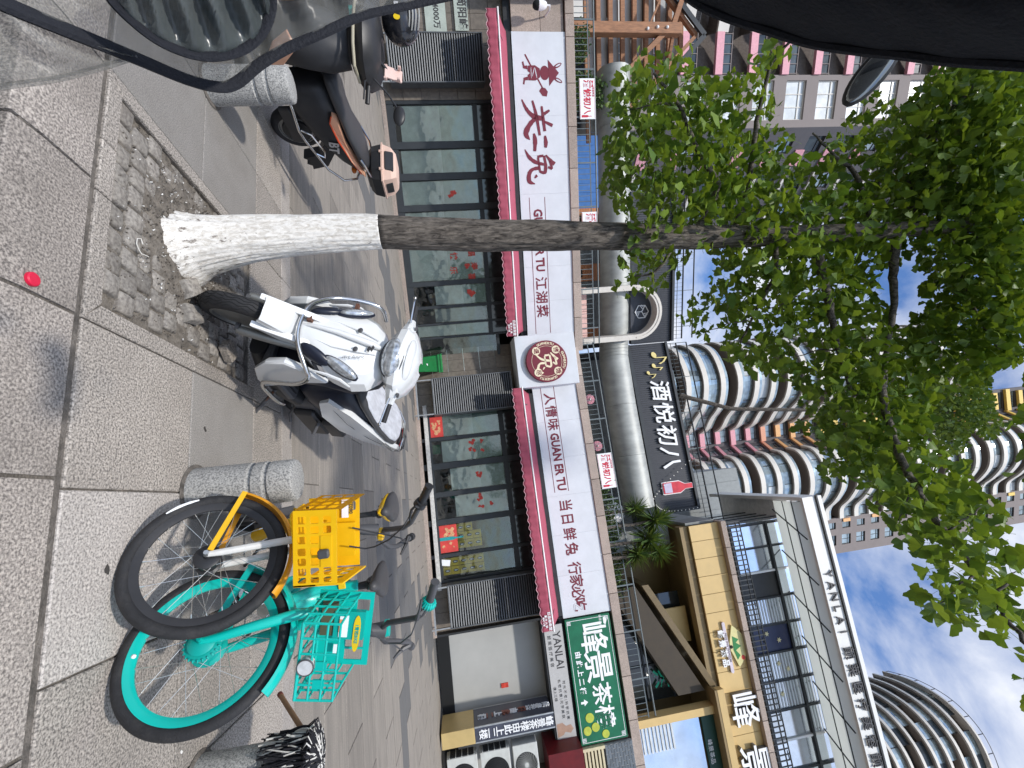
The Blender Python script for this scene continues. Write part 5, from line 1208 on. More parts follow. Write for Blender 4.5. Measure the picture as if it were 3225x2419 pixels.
while z < 122:
    up = z > 95
    for nm, lp, dk_ in (('left', lobeL, 0), ('right', lobeR, 1)):
        if up and nm == 'left': continue
        T2.P('floor_band', strip(lp, -.15, .18, z, z + .86), m_band, smooth=True)
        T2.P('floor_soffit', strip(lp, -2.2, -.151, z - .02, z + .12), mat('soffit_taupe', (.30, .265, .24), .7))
        gl = (k * 2 + dk_ * 1) % 3 != 0
        T2.P('glass_rail', strip(lp, -.06, -.02, z + .87, z + 1.42), m_tg)
        n_ = 7
        if gl:
            for i in range(n_):
                a = int(len(lp) * i / n_); b = min(len(lp) - 1, int(len(lp) * (i + 1) / n_)); sub = lp[a:b + 1]
                if len(sub) < 2: continue
                if T2.n < 260: T2.n += 1; wn = T2.P('window', strip(sub, -.5, -.44, z + .86, z + 3.08), m_tg if (i * 7 + k * 3) % 5 else m_tgl); 
                else: T2.P('glazing', strip(sub, -.5, -.44, z + .86, z + 3.08), m_tg)
                p = sub[0]; g = MB(); g.box(p + Vector((0, .42, z + 2.0)), (.09, .12, 2.2)); T2.P('mullion', g, m_wfr)
        else:
            for i in (1, 3, 4, 6):
                a = int(len(lp) * i / n_); b = min(len(lp) - 1, int(len(lp) * (i + 1) / n_)); sub = lp[a:b + 1]
                if len(sub) > 1: T2.P('balcony_door', strip(sub, -2.0, -1.95, z + .2, z + 2.6), m_tgd)
    if not up or True:
        mp_ = m_pk[0] if z < 56.5 else (m_pk[1] if z < 60 else (m_pk[2] if z < 70 else m_pk[3]))
        a_, b_ = (10.9, 77.6), (15.6, 77.9)
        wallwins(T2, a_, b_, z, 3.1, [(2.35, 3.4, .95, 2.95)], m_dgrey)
        g = MB(); g.box((13.2, 77.35, z + .50), (3.4 if k % 2 else 4.4, .5, .95)); T2.P('colour_fin', g, mp_)
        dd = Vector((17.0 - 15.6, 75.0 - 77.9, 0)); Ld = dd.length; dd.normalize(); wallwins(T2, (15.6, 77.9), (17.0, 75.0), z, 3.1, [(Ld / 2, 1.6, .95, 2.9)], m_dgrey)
        nn_ = Vector((dd.y, -dd.x, 0)); M = Matrix((dd, -nn_, Vector((0, 0, 1)))).transposed(); g = MB(); g.box(Vector((16.3, 76.45, z + .42)) + nn_ * .15, (Ld, .3, .62), M); T2.P('colour_fin', g, mp_)
    # brown end wall with windows
    wallwins(T2, (31.0, 74.8), (38.0, 75.6), z, 3.1, [(1.5, 1.3, .9, 2.6), (4.4, 2.0, .8, 2.7)], m_brown)
    if k % 2 == 0: g = MB(); g.box((31.55, 74.75, z + 1.7), (.62, .12, 1.5)); T2.P('colour_panel', g, m_pk[2] if z < 80 else m_pk[3])
    z += 3.1; k += 1
T2.P('roof_ring', strip(lobeL, -2.5, .3, 96.8, 97.4), m_band, smooth=True)
# --- tower 4, lower right of the photograph
T4 = Tower('apartment_tower', 'dark apartment tower with tilted looking curved cream balcony rims at the lower right', (92, 98, 0))
lb = path_pts([(x + 9.5, y) for x, y in ((79.0, 108), (76.3, 100), (76.0, 92), (79.5, 86.2), (86, 83.5), (93, 83.0), (99, 86.0), (103, 91))], 6)
T4.P('lower_block', MB().prism([(p.x, p.y) for p in lb] + [(113.5, 112)], 0, 60, 'XY'), m_brown)
T4.P('core', MB().prism([(p.x + (99.5 - p.x) * .14, p.y + (98 - p.y) * .14) for p in lb] + [(111.5, 110)], 60, 112.0, 'XY'), m_rec)
z = 60.3; k = 0
while z < 110:
    T4.P('floor_band', strip(lb, -.3, .25, z, z + .62), m_band, smooth=True); T4.P('floor_soffit', strip(lb, -2.4, -.31, z - .02, z + .15), mat('soffit_taupe', (.30, .265, .24), .7))
    nn = 12
    for i in range(nn):
        a = int(len(lb) * i / nn); b = min(len(lb) - 1, int(len(lb) * (i + 1) / nn)); sub = lb[a:b + 1]
        if len(sub) < 2: continue
        if (i + k) % 4 in (0, 1, 2) or k < 6: T4.P('window', strip(sub, -.9, -.84, z + .62, z + 3.08), m_tg if (i * 5 + k) % 3 else m_tgd)
        else: T4.P('balcony_door', strip(sub, -2.0, -1.95, z + .3, z + 2.7), m_tgd)
        if i % 2: g = MB(); g.box(sub[0] + Vector((.5, .5, z + 2)), (.12, .12, 2.2)); T4.P('mullion', g, m_wfr)
    z += 3.12; k += 1
T4.P('roof_slab', strip(lb, -3, .3, z, z + .4), m_band); T4.P('roof_rail', strip(lb, -.1, .0, z + 2.0, z + 2.12), m_wfr)
for i in range(0, len(lb), 3): g = MB(); g.box(lb[i] + Vector((0, 0, z + 1.2)), (.12, .12, 1.7)); T4.P('roof_post', g, m_wfr)
wallwins(T4, (112.5, 91), (118.5, 97), 60, 52, [(2 + 2.2 * (i % 2), 1.6, 2 + 3.12 * i, 3.8 + 3.12 * i) for i in range(15)], m_brown)
# ------------------------------------------------------------------ the street tree
def bark_mat(name, painted):
    m = bpy.data.materials.new(name); m.use_nodes = True; t = m.node_tree; b = t.nodes['Principled BSDF']; N = t.nodes.new; L = t.links.new
    tc = N('ShaderNodeTexCoord'); mp = N('ShaderNodeMapping'); mp.inputs['Scale'].default_value = (1, 1, .42 if painted else .22); L(tc.outputs['Object'], mp.inputs[0])
    n = N('ShaderNodeTexNoise'); n.inputs['Scale'].default_value = 62; n.inputs['Detail'].default_value = 8; n.inputs['Roughness'].default_value = .68; n.inputs['Distortion'].default_value = .6; L(mp.outputs[0], n.inputs[0])
    r = N('ShaderNodeValToRGB'); e = r.color_ramp.elements; e[0].position = .38; e[1].position = .64
    e[0].color = (.030, .024, .020, 1); e[1].color = (.215, .185, .155, 1); L(n.outputs[0], r.inputs[0]); cur = r.outputs[0]
    if painted:
        n2 = N('ShaderNodeTexNoise'); n2.inputs['Scale'].default_value = 26; n2.inputs['Detail'].default_value = 10; n2.inputs['Roughness'].default_value = .74; m2 = N('ShaderNodeMapping'); m2.inputs['Scale'].default_value = (1, 1, .5); L(tc.outputs['Object'], m2.inputs[0]); L(m2.outputs[0], n2.inputs[0])
        sp = N('ShaderNodeSeparateXYZ'); L(tc.outputs['Object'], sp.inputs[0]); low = N('ShaderNodeMapRange'); low.inputs['From Min'].default_value = 0; low.inputs['From Max'].default_value = .35; low.inputs['To Min'].default_value = .07; low.inputs['To Max'].default_value = 0; L(sp.outputs[2], low.inputs[0])
        sm = N('ShaderNodeMath'); L(n2.outputs[0], sm.inputs[0]); L(low.outputs[0], sm.inputs[1])
        r2 = N('ShaderNodeMapRange'); r2.inputs['From Min'].default_value = .615; r2.inputs['From Max'].default_value = .65; L(sm.outputs[0], r2.inputs[0])
        cr = N('ShaderNodeValToRGB'); q = cr.color_ramp.elements; q[0].position = .40; q[0].color = (.60, .56, .50, 1); q[1].position = .55; q[1].color = (.84, .81, .76, 1); L(n.outputs[0], cr.inputs[0])
        bk = N('ShaderNodeMix'); bk.data_type = 'RGBA'; bk.inputs['A'].default_value = (.22, .19, .165, 1); bk.inputs['B'].default_value = (.22, .19, .165, 1)
        mx = N('ShaderNodeMix'); mx.data_type = 'RGBA'; L(r2.outputs[0], mx.inputs[0]); L(cr.outputs[0], mx.inputs['A']); L(bk.outputs['Result'], mx.inputs['B']); cur = mx.outputs['Result']
    L(cur, b.inputs['Base Color']); b.inputs['Roughness'].default_value = .9
    bp = N('ShaderNodeBump'); bp.inputs['Strength'].default_value = .55 if painted else 1.0; bp.inputs['Distance'].default_value = .012; L(n.outputs[0], bp.inputs['Height']); L(bp.outputs[0], b.inputs['Normal'])
    return m
m_bark, m_wash = bark_mat('bark', False), bark_mat('whitewash', True)
TB = Vector((-.86, 2.47, 0))
tree = root('ginkgo_tree', 'tall ginkgo street tree with a whitewashed lower trunk standing in the cobbled pit', 'tree', TB)
tp_ = [(-.850, -.06, .19), (-.852, .0, .172), (-.862, .06, .148), (-.870, .15, .134), (-.882, .3, .116), (-.888, .5, .104), (-.890, .75, .094), (-.886, .955, .088), (-.862, 1.3, .086), (-.845, 1.5, .083), (-.80, 2.2, .076), (-.765, 2.8, .068), (-.745, 3.3, .058), (-.745, 4.0, .050), (-.742, 4.5, .042), (-.715, 5.1, .032), (-.70, 5.8, .022)]
def trunk_at(z):
    for (x0, z0, r0), (x1, z1, r1) in zip(tp_, tp_[1:]):
        if z <= z1: t = (z - z0) / (z1 - z0); return Vector((x0 + (x1 - x0) * t - TB.x, 0, z)), r0 + (r1 - r0) * t
    return Vector((tp_[-1][0] - TB.x, 0, z)), tp_[-1][2]
def trunk_mesh(za, zb, step, n=72):
    rings = []; z = za
    while True:
        c, r = trunk_at(z); rg = []
        for k in range(n):
            a = 2 * math.pi * k / n; dx, dy = math.cos(a), math.sin(a)
            fl = max(0, 1 - z / .22) * .16 * (max(0, math.sin(a * 3 + .6)) ** 1.5)
            d = 1 + .07 * mnoise.noise(Vector((dx * 1.3, dy * 1.3, z * 1.2))) + .055 * mnoise.noise(Vector((dx * 5, dy * 5, z * 3))) + .07 * mnoise.noise(Vector((dx * 15, dy * 15, z * 5 + 3))) + fl
            rg.append(c + Vector((dx * r * d, dy * r * d, 0)))
        rings.append(rg)
        if z >= zb - 1e-6: break
        z = min(zb, z + step)
    return MB().loft(rings)
part('whitewashed_trunk', trunk_mesh(-.06, .955, .012, 110), m_wash, tree, ang=180)
part('bark_trunk', trunk_mesh(.9551, 5.8, .03, 72), m_bark, tree, ang=180)
CMT = Matrix(CM).transposed()
# foliage blobs read from the photograph: where the crown shows, at the distances the leaf size tells
random.seed(21)
BL = [  # X, Y, radius(px), distance, density
 (1950, 350, 45, 3.0, .8), (1935, 470, 50, 3.0, .9), (1945, 580, 50, 2.95, .9), (1990, 270, 55, 3.0, .9), (2030, 200, 40, 3.0, .6), (2050, 330, 85, 3.0, 1), (2020, 450, 85, 2.95, 1), (2010, 600, 75, 2.9, 1), (1985, 700, 45, 2.95, .6),
 (2140, 220, 60, 3.1, .7), (2150, 350, 90, 3.1, 1), (2130, 500, 100, 3.0, 1), (2110, 640, 95, 2.95, 1), (2060, 760, 75, 2.9, .9), (1990, 830, 50, 2.9, .6), (2040, 880, 50, 2.9, .7), (2090, 850, 50, 3.0, .5),
 (2240, 300, 70, 3.2, .8), (2260, 430, 90, 3.2, 1), (2250, 570, 100, 3.1, 1.1), (2230, 700, 85, 3.05, 1), (2150, 780, 45, 3.1, .7),
 (2350, 280, 60, 3.3, .9), (2400, 210, 50, 3.3, .8), (2450, 160, 40, 3.3, .7), (2500, 130, 30, 3.3, .6), (2410, 330, 50, 3.3, .8), (2350, 400, 70, 3.3, .5), (2360, 520, 90, 3.3, .9), (2370, 660, 100, 3.2, 1.1), (2340, 790, 80, 3.2, 1), (2290, 860, 50, 3.2, .8),
 (2450, 450, 60, 3.4, .6), (2480, 560, 80, 3.4, .9), (2500, 700, 100, 3.3, 1), (2460, 830, 90, 3.3, 1), (2400, 900, 70, 3.3, .9), (2350, 950, 60, 3.3, .9), (2280, 940, 55, 3.3, .9), (2215, 950, 40, 3.3, .7), (2330, 1030, 50, 3.3, .9), (2210, 1010, 35, 3.3, .6), (2290, 1080, 30, 3.3, .5), (2200, 1050, 16, 3.2, .7),
 (2600, 560, 80, 3.6, .8), (2640, 470, 60, 3.7, .5), (2700, 400, 50, 3.8, .5), (2760, 330, 50, 3.9, .5), (2650, 690, 100, 3.6, 1), (2590, 830, 100, 3.5, 1), (2530, 960, 90, 3.4, 1), (2470, 1040, 80, 3.4, .9), (2440, 1120, 60, 3.4, 1), (2380, 1130, 45, 3.3, 1), (2320, 1110, 35, 3.3, 1), (2480, 1160, 50, 3.4, 1), (2560, 1190, 50, 3.4, 1), (2580, 1270, 50, 3.4, .9), (2600, 1340, 45, 3.4, .8), (2520, 1340, 28, 3.4, .9),
 (2740, 560, 90, 3.9, .8), (2790, 460, 70, 4.0, .8), (2860, 380, 60, 4.1, .8), (2930, 320, 60, 4.1, .9), (2990, 250, 60, 4.2, .9), (3080, 260, 80, 4.2, 1.1), (3170, 300, 80, 4.2, 1.2), (3200, 210, 50, 4.2, 1),
 (2860, 520, 100, 4.1, 1), (2960, 430, 90, 4.1, 1), (3070, 400, 100, 4.2, 1.2), (3180, 430, 90, 4.2, 1.2), (2780, 680, 100, 3.9, 1), (2900, 650, 100, 4.1, 1.1), (3010, 570, 100, 4.2, 1.2), (3130, 560, 100, 4.3, 1.2), (3200, 680, 90, 4.3, 1.2), (3060, 700, 100, 4.3, 1.2), (2950, 780, 80, 4.2, 1.1), (3080, 840, 100, 4.3, 1.2), (3190, 830, 90, 4.3, 1.2),
 (2690, 800, 90, 3.8, .9), (2690, 920, 80, 3.7, .9), (2620, 1010, 80, 3.6, 1), (2760, 1010, 60, 3.9, .7), (2800, 780, 55, 4.0, .6), (2990, 930, 80, 4.3, 1.1), (3110, 980, 90, 4.3, 1.2), (3200, 980, 70, 4.3, 1.2), (2930, 1050, 70, 4.2, 1.1), (3030, 1080, 60, 4.3, .9), (3150, 1090, 80, 4.3, 1.1), (2860, 1110, 80, 4.1, 1.1), (2950, 1170, 70, 4.2, 1.1), (3060, 1170, 60, 4.4, 1),
 (2640, 1110, 80, 3.5, 1.1), (2750, 1120, 80, 3.6, 1.1), (2680, 1220, 85, 3.4, 1.2), (2790, 1230, 80, 3.5, 1.1), (2660, 1330, 80, 3.3, 1.2), (2760, 1340, 85, 3.3, 1.2), (2880, 1260, 70, 3.9, 1), (2860, 1350, 80, 3.4, 1), (2660, 1430, 70, 3.2, 1), (2750, 1440, 80, 3.2, 1.1), (2620, 1480, 30, 3.2, .8), (2690, 1490, 40, 3.2, .9),
 (2850, 1450, 70, 3.1, 1), (2800, 1540, 70, 3.0, 1), (2900, 1530, 80, 3.0, 1.1), (2990, 1480, 70, 3.1, 1), (3050, 1560, 60, 3.1, 1), (2850, 1620, 60, 2.9, 1.1), (2950, 1620, 80, 2.9, 1.1), (3060, 1650, 70, 3.0, 1), (2880, 1690, 40, 2.8, 1.1), (2960, 1720, 60, 2.8, 1), (3050, 1750, 50, 2.8, .9), (3140, 1650, 60, 3.0, .8), (3130, 1750, 60, 2.9, .9),
 (2950, 1790, 45, 2.7, 1), (2920, 1880, 32, 2.6, 1.2), (3000, 1860, 55, 2.7, 1), (2980, 1930, 45, 2.6, 1.1), (3080, 1850, 60, 2.8, 1), (3070, 1930, 50, 2.7, 1.1), (3150, 1860, 60, 2.8, .9), (3180, 1940, 45, 2.8, 1), (3150, 2000, 35, 2.7, .9), (3200, 2040, 25, 2.7, .8), (3210, 1780, 40, 2.9, .8), (3210, 2140, 18, 2.6, 1.2), (3215, 2190, 12, 2.6, 1.2), (3195, 1330, 25, 3.4, .8), (3200, 1500, 20, 3.4, .5)]
# leaf: fan shaped blade with a notch, cupped, on a short stalk
def leaf_geo(w_=1.0, cup=.22, notch=.5, stalk=True):
    P = [(0, 0, 0)]; n = 8
    for i in range(n + 1):
        a = R_(-58 + 116 * i / n); rr = 1.0 - (.28 * notch if i == n // 2 else 0) + (.05 if i % 2 else 0)
        P.append((math.sin(a) * rr * w_, math.cos(a) * rr, cup * (math.sin(a) ** 2) + .06 * math.sin(i * 1.9)))
    F = [(0, i, i + 1) for i in range(1, n + 1)]
    if stalk: o = len(P); P += [(-.02, -.75, -.12), (.02, -.75, -.12), (.012, .02, 0), (-.012, .02, 0)]; F.append((o, o + 1, o + 2, o + 3))
    return P, F
def leaf_mat(name, c, tr):
    m = bpy.data.materials.new(name); m.use_nodes = True; t = m.node_tree; b = t.nodes['Principled BSDF']; N = t.nodes.new; L = t.links.new
    at_ = N('ShaderNodeAttribute'); at_.attribute_name = 'tint'; oi = N('ShaderNodeObjectInfo'); ad = N('ShaderNodeMath'); L(at_.outputs['Fac'], ad.inputs[0]); L(oi.outputs['Random'], ad.inputs[1])
    fr_ = N('ShaderNodeMath'); fr_.operation = 'FRACT'; L(ad.outputs[0], fr_.inputs[0])
    r = N('ShaderNodeValToRGB'); r.color_ramp.elements[0].color = (c[0] * .62, c[1] * .72, c[2] * .8, 1); r.color_ramp.elements[1].color = (c[0] * 1.35, c[1] * 1.2, c[2] * 1.1, 1); L(fr_.outputs[0], r.inputs[0])
    L(r.outputs[0], b.inputs['Base Color']); b.inputs['Roughness'].default_value = .45; b.inputs['Specular IOR Level'].default_value = .35
    tl = N('ShaderNodeBsdfTranslucent'); mm = N('ShaderNodeMix'); mm.data_type = 'RGBA'; mm.blend_type = 'MULTIPLY'; mm.inputs[0].default_value = 1; mm.inputs['B'].default_value = (1.25, 1.15, .5, 1); L(r.outputs[0], mm.inputs['A']); L(mm.outputs['Result'], tl.inputs[0])
    ms = N('ShaderNodeMixShader'); ms.inputs[0].default_value = tr; L(b.outputs[0], ms.inputs[1]); L(tl.outputs[0], ms.inputs[2]); L(ms.outputs[0], t.nodes['Material Output'].inputs[0])
    return m
m_leaf = leaf_mat('ginkgo_leaf', (.15, .245, .038), .36)
variants = [leaf_geo(1.0, .22, .5), leaf_geo(.85, .35, .8), leaf_geo(1.1, .1, .3), leaf_geo(.7, .5, .6)]
leaves = []
def leaf_matrix(p, s, droop=True):
    q = Euler((R_(random.gauss(200 if droop else 90, 38)), random.gauss(0, .5), random.uniform(0, 6.283)), 'XYZ').to_matrix()
    return q, p, s
for (X, Y, rr, D, dn) in BL:
    pxl = .066 * 1400 / D
    if Y > 1440 and X > 2820: dn *= .62; rr *= .94
    elif X > 2320 and X < 2830 and Y < 620: dn *= .60
    elif X > 2500: dn *= .88
    for layer, (dd, k) in enumerate(((0, .90), (.5, .62), (1.0, .36))):
        n = int(dn * k * 3.14 * rr * rr / (pxl * pxl * .34) * ((D / (D + dd)) ** 0))
        for _ in range(n):
            a = random.uniform(0, 6.283); q = rr * math.sqrt(random.random()) * (1.05 if layer == 0 else .95)
            dist = D + dd + random.gauss(0, .17)
            leaves.append((dist, leaf_matrix(atd(X + math.cos(a) * q, Y + math.sin(a) * q, dist) - TB, random.uniform(.031, .058)), random.randrange(4)))
# stragglers: three-leaf sprigs at the rim
for (X, Y, D) in ((2010, 770, 2.7), (1925, 745, 2.75), (1955, 905, 2.75), (2205, 1035, 3.2), (2218, 1062, 3.2), (2280, 1025, 3.1), (1980, 380, 2.7), (2540, 760, 2.9), (2300, 420, 2.8), (2150, 1000, 3.0)):
    for _ in range(4): leaves.append((D, leaf_matrix(atd(X + random.uniform(-22, 22), Y + random.uniform(-22, 22), D) - TB, random.uniform(.032, .048)), random.randrange(4)))
leaves.sort(key=lambda l: l[0] - 40 * l[1][2])
lm = []
for P, F in variants:
    g = MB(); g.v = list(P); g.f = list(F); me = bpy.data.meshes.new('leaf'); me.from_pydata(g.v, [], g.f); me.materials.append(m_leaf); me.polygons.foreach_set('use_smooth', [True] * len(me.polygons)); lm.append(me)
for d, (q, p, s), k in leaves[:300]:
    o = bpy.data.objects.new('leaf', lm[k]); COL.objects.link(o); o.parent = tree; o.matrix_local = Matrix.Translation(p) @ (q.to_4x4() @ Matrix.Scale(s, 4))
def join_leaves(lst, name, parent, m, vs=variants):
    V, F, tint = [], [], []
    for d, (q, p, s), k in lst:
        P, Fc = vs[k % len(vs)]; o = len(V)
        for c in P: w_ = q @ (Vector(c) * s) + p; V.append((w_.x, w_.y, w_.z))
        t = random.random(); F += [tuple(i + o for i in f) for f in Fc]; tint += [t] * len(P)
    me = bpy.data.meshes.new(name); me.from_pydata(V, [], F); me.materials.append(m); a = me.attributes.new('tint', 'FLOAT', 'POINT'); a.data.foreach_set('value', tint); me.polygons.foreach_set('use_smooth', [True] * len(me.polygons))
    ob = bpy.data.objects.new(name, me); COL.objects.link(ob); ob.parent = parent; ob['kind'] = 'stuff'; return ob
join_leaves(leaves[300:], 'foliage', tree, m_leaf)
# unseen rest of the crown, added above the frame to shade what is below
upc = []; random.seed(77)
while len(upc) < 4200:
    p = Vector((random.uniform(-3.4, 3.4), random.uniform(.2, 5.6), random.uniform(5.0, 8.2)))
    if ((p.x - 0) / 3.4) ** 2 + ((p.y - 2.9) / 2.8) ** 2 + ((p.z - 6.3) / 2.0) ** 2 > 1 or mnoise.noise(p * 1.1) < -.12: continue
    q2 = CMT @ (p - EYE)
    if q2.z < 0 and abs(q2.y / -q2.z) * 1400 < 1640 and abs(q2.x / -q2.z) * 1400 < 1240: continue
    if p.x < .3 and random.random() < .55: continue
    upc.append((9, leaf_matrix(p - TB, random.uniform(.07, .12)), random.randrange(4)))
join_leaves(upc, 'shading_crown', tree, m_leaf)
# limbs and twigs
random.seed(4)
def limb(pts, r0, r1, nm='limb', n=8):
    pts = [Vector(p) for p in pts]; d = []
    for i in range(len(pts) - 1):
        p0, p1, p2, p3 = pts[max(i - 1, 0)], pts[i], pts[i + 1], pts[min(i + 2, len(pts) - 1)]
        for k in range(5): t = k / 5; d.append(.5 * ((2 * p1) + (p2 - p0) * t + (2 * p0 - 5 * p1 + 4 * p2 - p3) * t * t + (3 * p1 - p0 - 3 * p2 + p3) * t ** 3) + Vector([random.uniform(-.006, .006) for _ in range(3)]))
    d.append(pts[-1]); m_ = len(d); part(nm, MB().tube(d, [r0 + (r1 - r0) * i / (m_ - 1) for i in range(m_)], n), m_bark, tree, ang=180)
def TP(X, Y, D): return atd(X, Y, D) - TB
for zt, pts, r in ((3.55, [(2590, 860, 3.55), (2610, 960, 3.5), (2640, 1090, 3.5), (2680, 1230, 3.4)], .035), (4.15, [(2815, 850, 4.0), (2815, 960, 3.95), (2790, 1120, 3.7), (2780, 1280, 3.4)], .032),
                   (2.75, [(2260, 600, 3.1), (2200, 480, 3.1), (2140, 330, 3.15), (2060, 230, 3.1)], .024), (3.0, [(2350, 620, 3.3), (2380, 420, 3.3), (2420, 220, 3.3), (2500, 120, 3.3)], .022), (4.4, [(2860, 600, 4.2), (2950, 400, 4.2), (3080, 260, 4.2)], .026),
                   (4.8, [(3020, 850, 4.4), (3080, 1000, 4.35), (3150, 1100, 4.3)], .022), (2.6, [(2130, 760, 2.95), (2070, 850, 2.9), (2000, 870, 2.9)], .016), (3.3, [(2440, 860, 3.3), (2380, 980, 3.3), (2330, 1080, 3.3)], .018), (4.0, [(2700, 560, 3.9), (2640, 500, 3.8), (2560, 420, 3.6)], .02)):
    c, r_ = trunk_at(zt); limb([c] + [TP(*p) for p in pts], r, r * .28)
limb([TP(2770, 1180, 3.5), TP(2800, 1330, 3.3), TP(2842, 1450, 3.05), TP(2900, 1560, 2.95), TP(2960, 1660, 2.9), TP(3060, 1780, 2.85), TP(3140, 1900, 2.8), TP(3225, 2020, 2.75), TP(3300, 2130, 2.7)], .022, .006)
for a, b in (((2700, 1240, 3.4), (2600, 1330, 3.35)), ((2870, 1520, 3.0), (2830, 1640, 2.9)), ((2980, 1680, 2.9), (3090, 1600, 3.0)), ((3080, 1800, 2.85), (2960, 1900, 2.7)), ((2780, 1330, 3.4), (2680, 1450, 3.2)), ((2640, 1100, 3.5), (2480, 1130, 3.4)), ((2110, 330, 3.1), (1960, 350, 3.0)), ((2130, 430, 3.1), (1980, 560, 2.9)), ((2600, 900, 3.5), (2350, 1010, 3.3)), ((3130, 1880, 2.8), (3200, 1800, 2.9)), ((2350, 1010, 3.3), (2215, 1050, 3.2))):
    limb([TP(*a), TP((a[0] + b[0]) / 2 + 12, (a[1] + b[1]) / 2 - 10, (a[2] + b[2]) / 2), TP(*b)], .007, .002, 'twig', 6)
# small leaved tree further off
m_leaf2 = leaf_mat('small_leaf', (.10, .17, .035), .25)
vs2 = [([(0, 0, 0), (-.5, .6, .05), (0, 1.3, 0), (.5, .6, .05)], [(0, 1, 2, 3)])]
t2b = Vector((.6, 9.0, 0)); t2 = root('street_tree', 'small leaved tree further off, seen through the gap below the ginkgo crown', 'tree', t2b)
l2 = []
for (X, Y, rr, n) in ((3010, 1300, 80, 900), (2950, 1270, 60, 600), (3080, 1270, 60, 500), (3000, 1380, 50, 400), (3120, 1340, 40, 200), (2900, 1330, 40, 300), (3060, 1200, 50, 350)):
    for _ in range(n):
        a = random.uniform(0, 6.28); q = rr * math.sqrt(random.random()); D = 13.2 + random.gauss(0, .7)
        l2.append((D, leaf_matrix(atd(X + math.cos(a) * q, Y + math.sin(a) * q, D) - t2b, random.uniform(.05, .09)), 0))
join_leaves(l2, 'foliage', t2, m_leaf2, vs2)
tc_ = atd(3010, 1300, 13.2) - t2b
part('trunk', MB().tube([(0, 0, 6.1), (tc_.x * .4, tc_.y * .4, tc_.z * .6), tuple(tc_)], [.05, .04, .02], 8), m_bark, t2)
# yuccas on the terrace
m_yuc = leaf_mat('yucca_blade', (.11, .18, .05), .22)
def yucca(x, y, z, R, lab, zb=5.9):
    R *= 1.18; y -= .25
    b_ = FR.w(x, y, zb); r = root('yucca', lab, 'plant', b_, group='yuccas on the terrace'); l = []
    h = z - zb
    part('stem', MB().tube([(0, 0, 0), (.04, 0, h * .6), (0, 0, h)], [.06, .05, .05], 8), m_bark, r)
    blade = [([(-.03, 0, 0), (.03, 0, 0), (.045, .45, .01), (0, 1, -.12), (-.045, .45, .01)], [(0, 1, 2, 4), (4, 2, 3)])]
    for k in range(150):
        el = R_(random.uniform(-55, 85)); az = random.uniform(0, 6.283); q = Euler((el, 0, az), 'XYZ').to_matrix()
        l.append((0, (q, Vector((0, 0, h + random.uniform(-.12, .1))), R * random.uniform(.75, 1.1)), 0))
    join_leaves(l, 'blades', r, m_yuc, blade)
yucca(6.35, .2, 7.62, .62, 'tallest yucca touching the right end of the dark fascia'); yucca(6.9, .1, 7.25, .60, 'spiky yucca against the left edge of the gold fascia'); yucca(7.35, .2, 7.55, .5, 'upper right yucca head before the gold porch'); yucca(7.3, -.0, 6.75, .52, 'lowest yucca just behind the terrace railing'); yucca(5.9, .4, 7.1, .48, 'yucca nearest the egg chair under the bottle sign')
m_shr = leaf_mat('shrub_leaf', (.07, .125, .035), .2)
def shrub(fr, x0, x1, y, z0, z1, n, lab, s=.06):
    b_ = fr.w((x0 + x1) / 2, y, z0); r = root('shrub', lab, 'shrub', b_); l = []; inv = fr.m.to_3x3()
    for _ in range(n):
        u = random.random(); x = x0 + (x1 - x0) * u; h = (z1 - z0) * (.55 + .45 * mnoise.noise(Vector((x * 2.2, 1, 5)))) ; z = random.uniform(0, max(.1, h)) ** 1.0
        p = inv @ Vector((x - (x0 + x1) / 2, random.gauss(0, .13), z)); l.append((0, leaf_matrix(p, s * random.uniform(.6, 1.2), False), 0))
    join_leaves(l, 'foliage', r, m_shr, vs2)
    for k in range(5): part('stem', MB().tube([(0, 0, 0), tuple(inv @ Vector(((x1 - x0) * (k / 4 - .5) * .6, 0, (z1 - z0) * .5)))], [.012, .006], 5), m_bark, r)
shrub(FR, 4.6, 6.6, .15, 5.9, 6.85, 1500, 'loose green hedge behind the railing beside the egg chair'); shrub(FR, 6.6, 8.6, .12, 5.9, 6.6, 1300, 'low green hedge behind the railing under the yuccas'); 
shrub(FL, -9.3, -8.2, 1.0, 6.1, 8.3, 1500, 'climbing plant on the right side of the timber pergola', .08); shrub(FL, -10.4, -9.3, .35, 6.0, 7.2, 700, 'climber at the foot of the pergola post', .07)
# ------------------------------------------------------------------ shared bicycles
m_tyre = mat('black_tyre', (0.020, 0.020, 0.022), .7, var=.25, scale=30, bump=.3, bscale=220, dirt=.4, dcol=(.07, .065, .06))
m_rimb = mat('black_rim', (0.028, 0.028, 0.031), .55, var=.2, dirt=.3, dcol=(.09, .085, .08))
m_teal = mat('teal_paint', (0.0, 0.47, 0.40), .33, var=.06, scale=5, coat=.25)
m_teald = mat('teal_plastic', (0.0, 0.36, 0.31), .42, var=.08)
m_yel = mat('yellow_paint', (0.80, 0.46, 0.004), .36, var=.06, scale=6, dirt=.12, dcol=(.45, .22, .01), coat=.2)
m_org = mat('faded_orange', (0.70, 0.30, 0.01), .45, var=.15, scale=8)
m_chip = mat('chipped_white', (0.66, 0.65, 0.62), .4, var=.08, dirt=.5, dcol=(.25, .2, .15), scale=9)
m_blkp = mat('black_plastic', (0.022, 0.022, 0.024), .42, var=.2)
m_gryp = mat('graphite_plastic', (0.075, 0.075, 0.08), .45, var=.12)
m_sad = mat('saddle_vinyl', (0.062, 0.060, 0.062), .48, var=.1, bump=.15, bscale=200)
m_spk = mat('steel_spoke', (0.62, 0.62, 0.60), .25, metal=.85, var=.05)
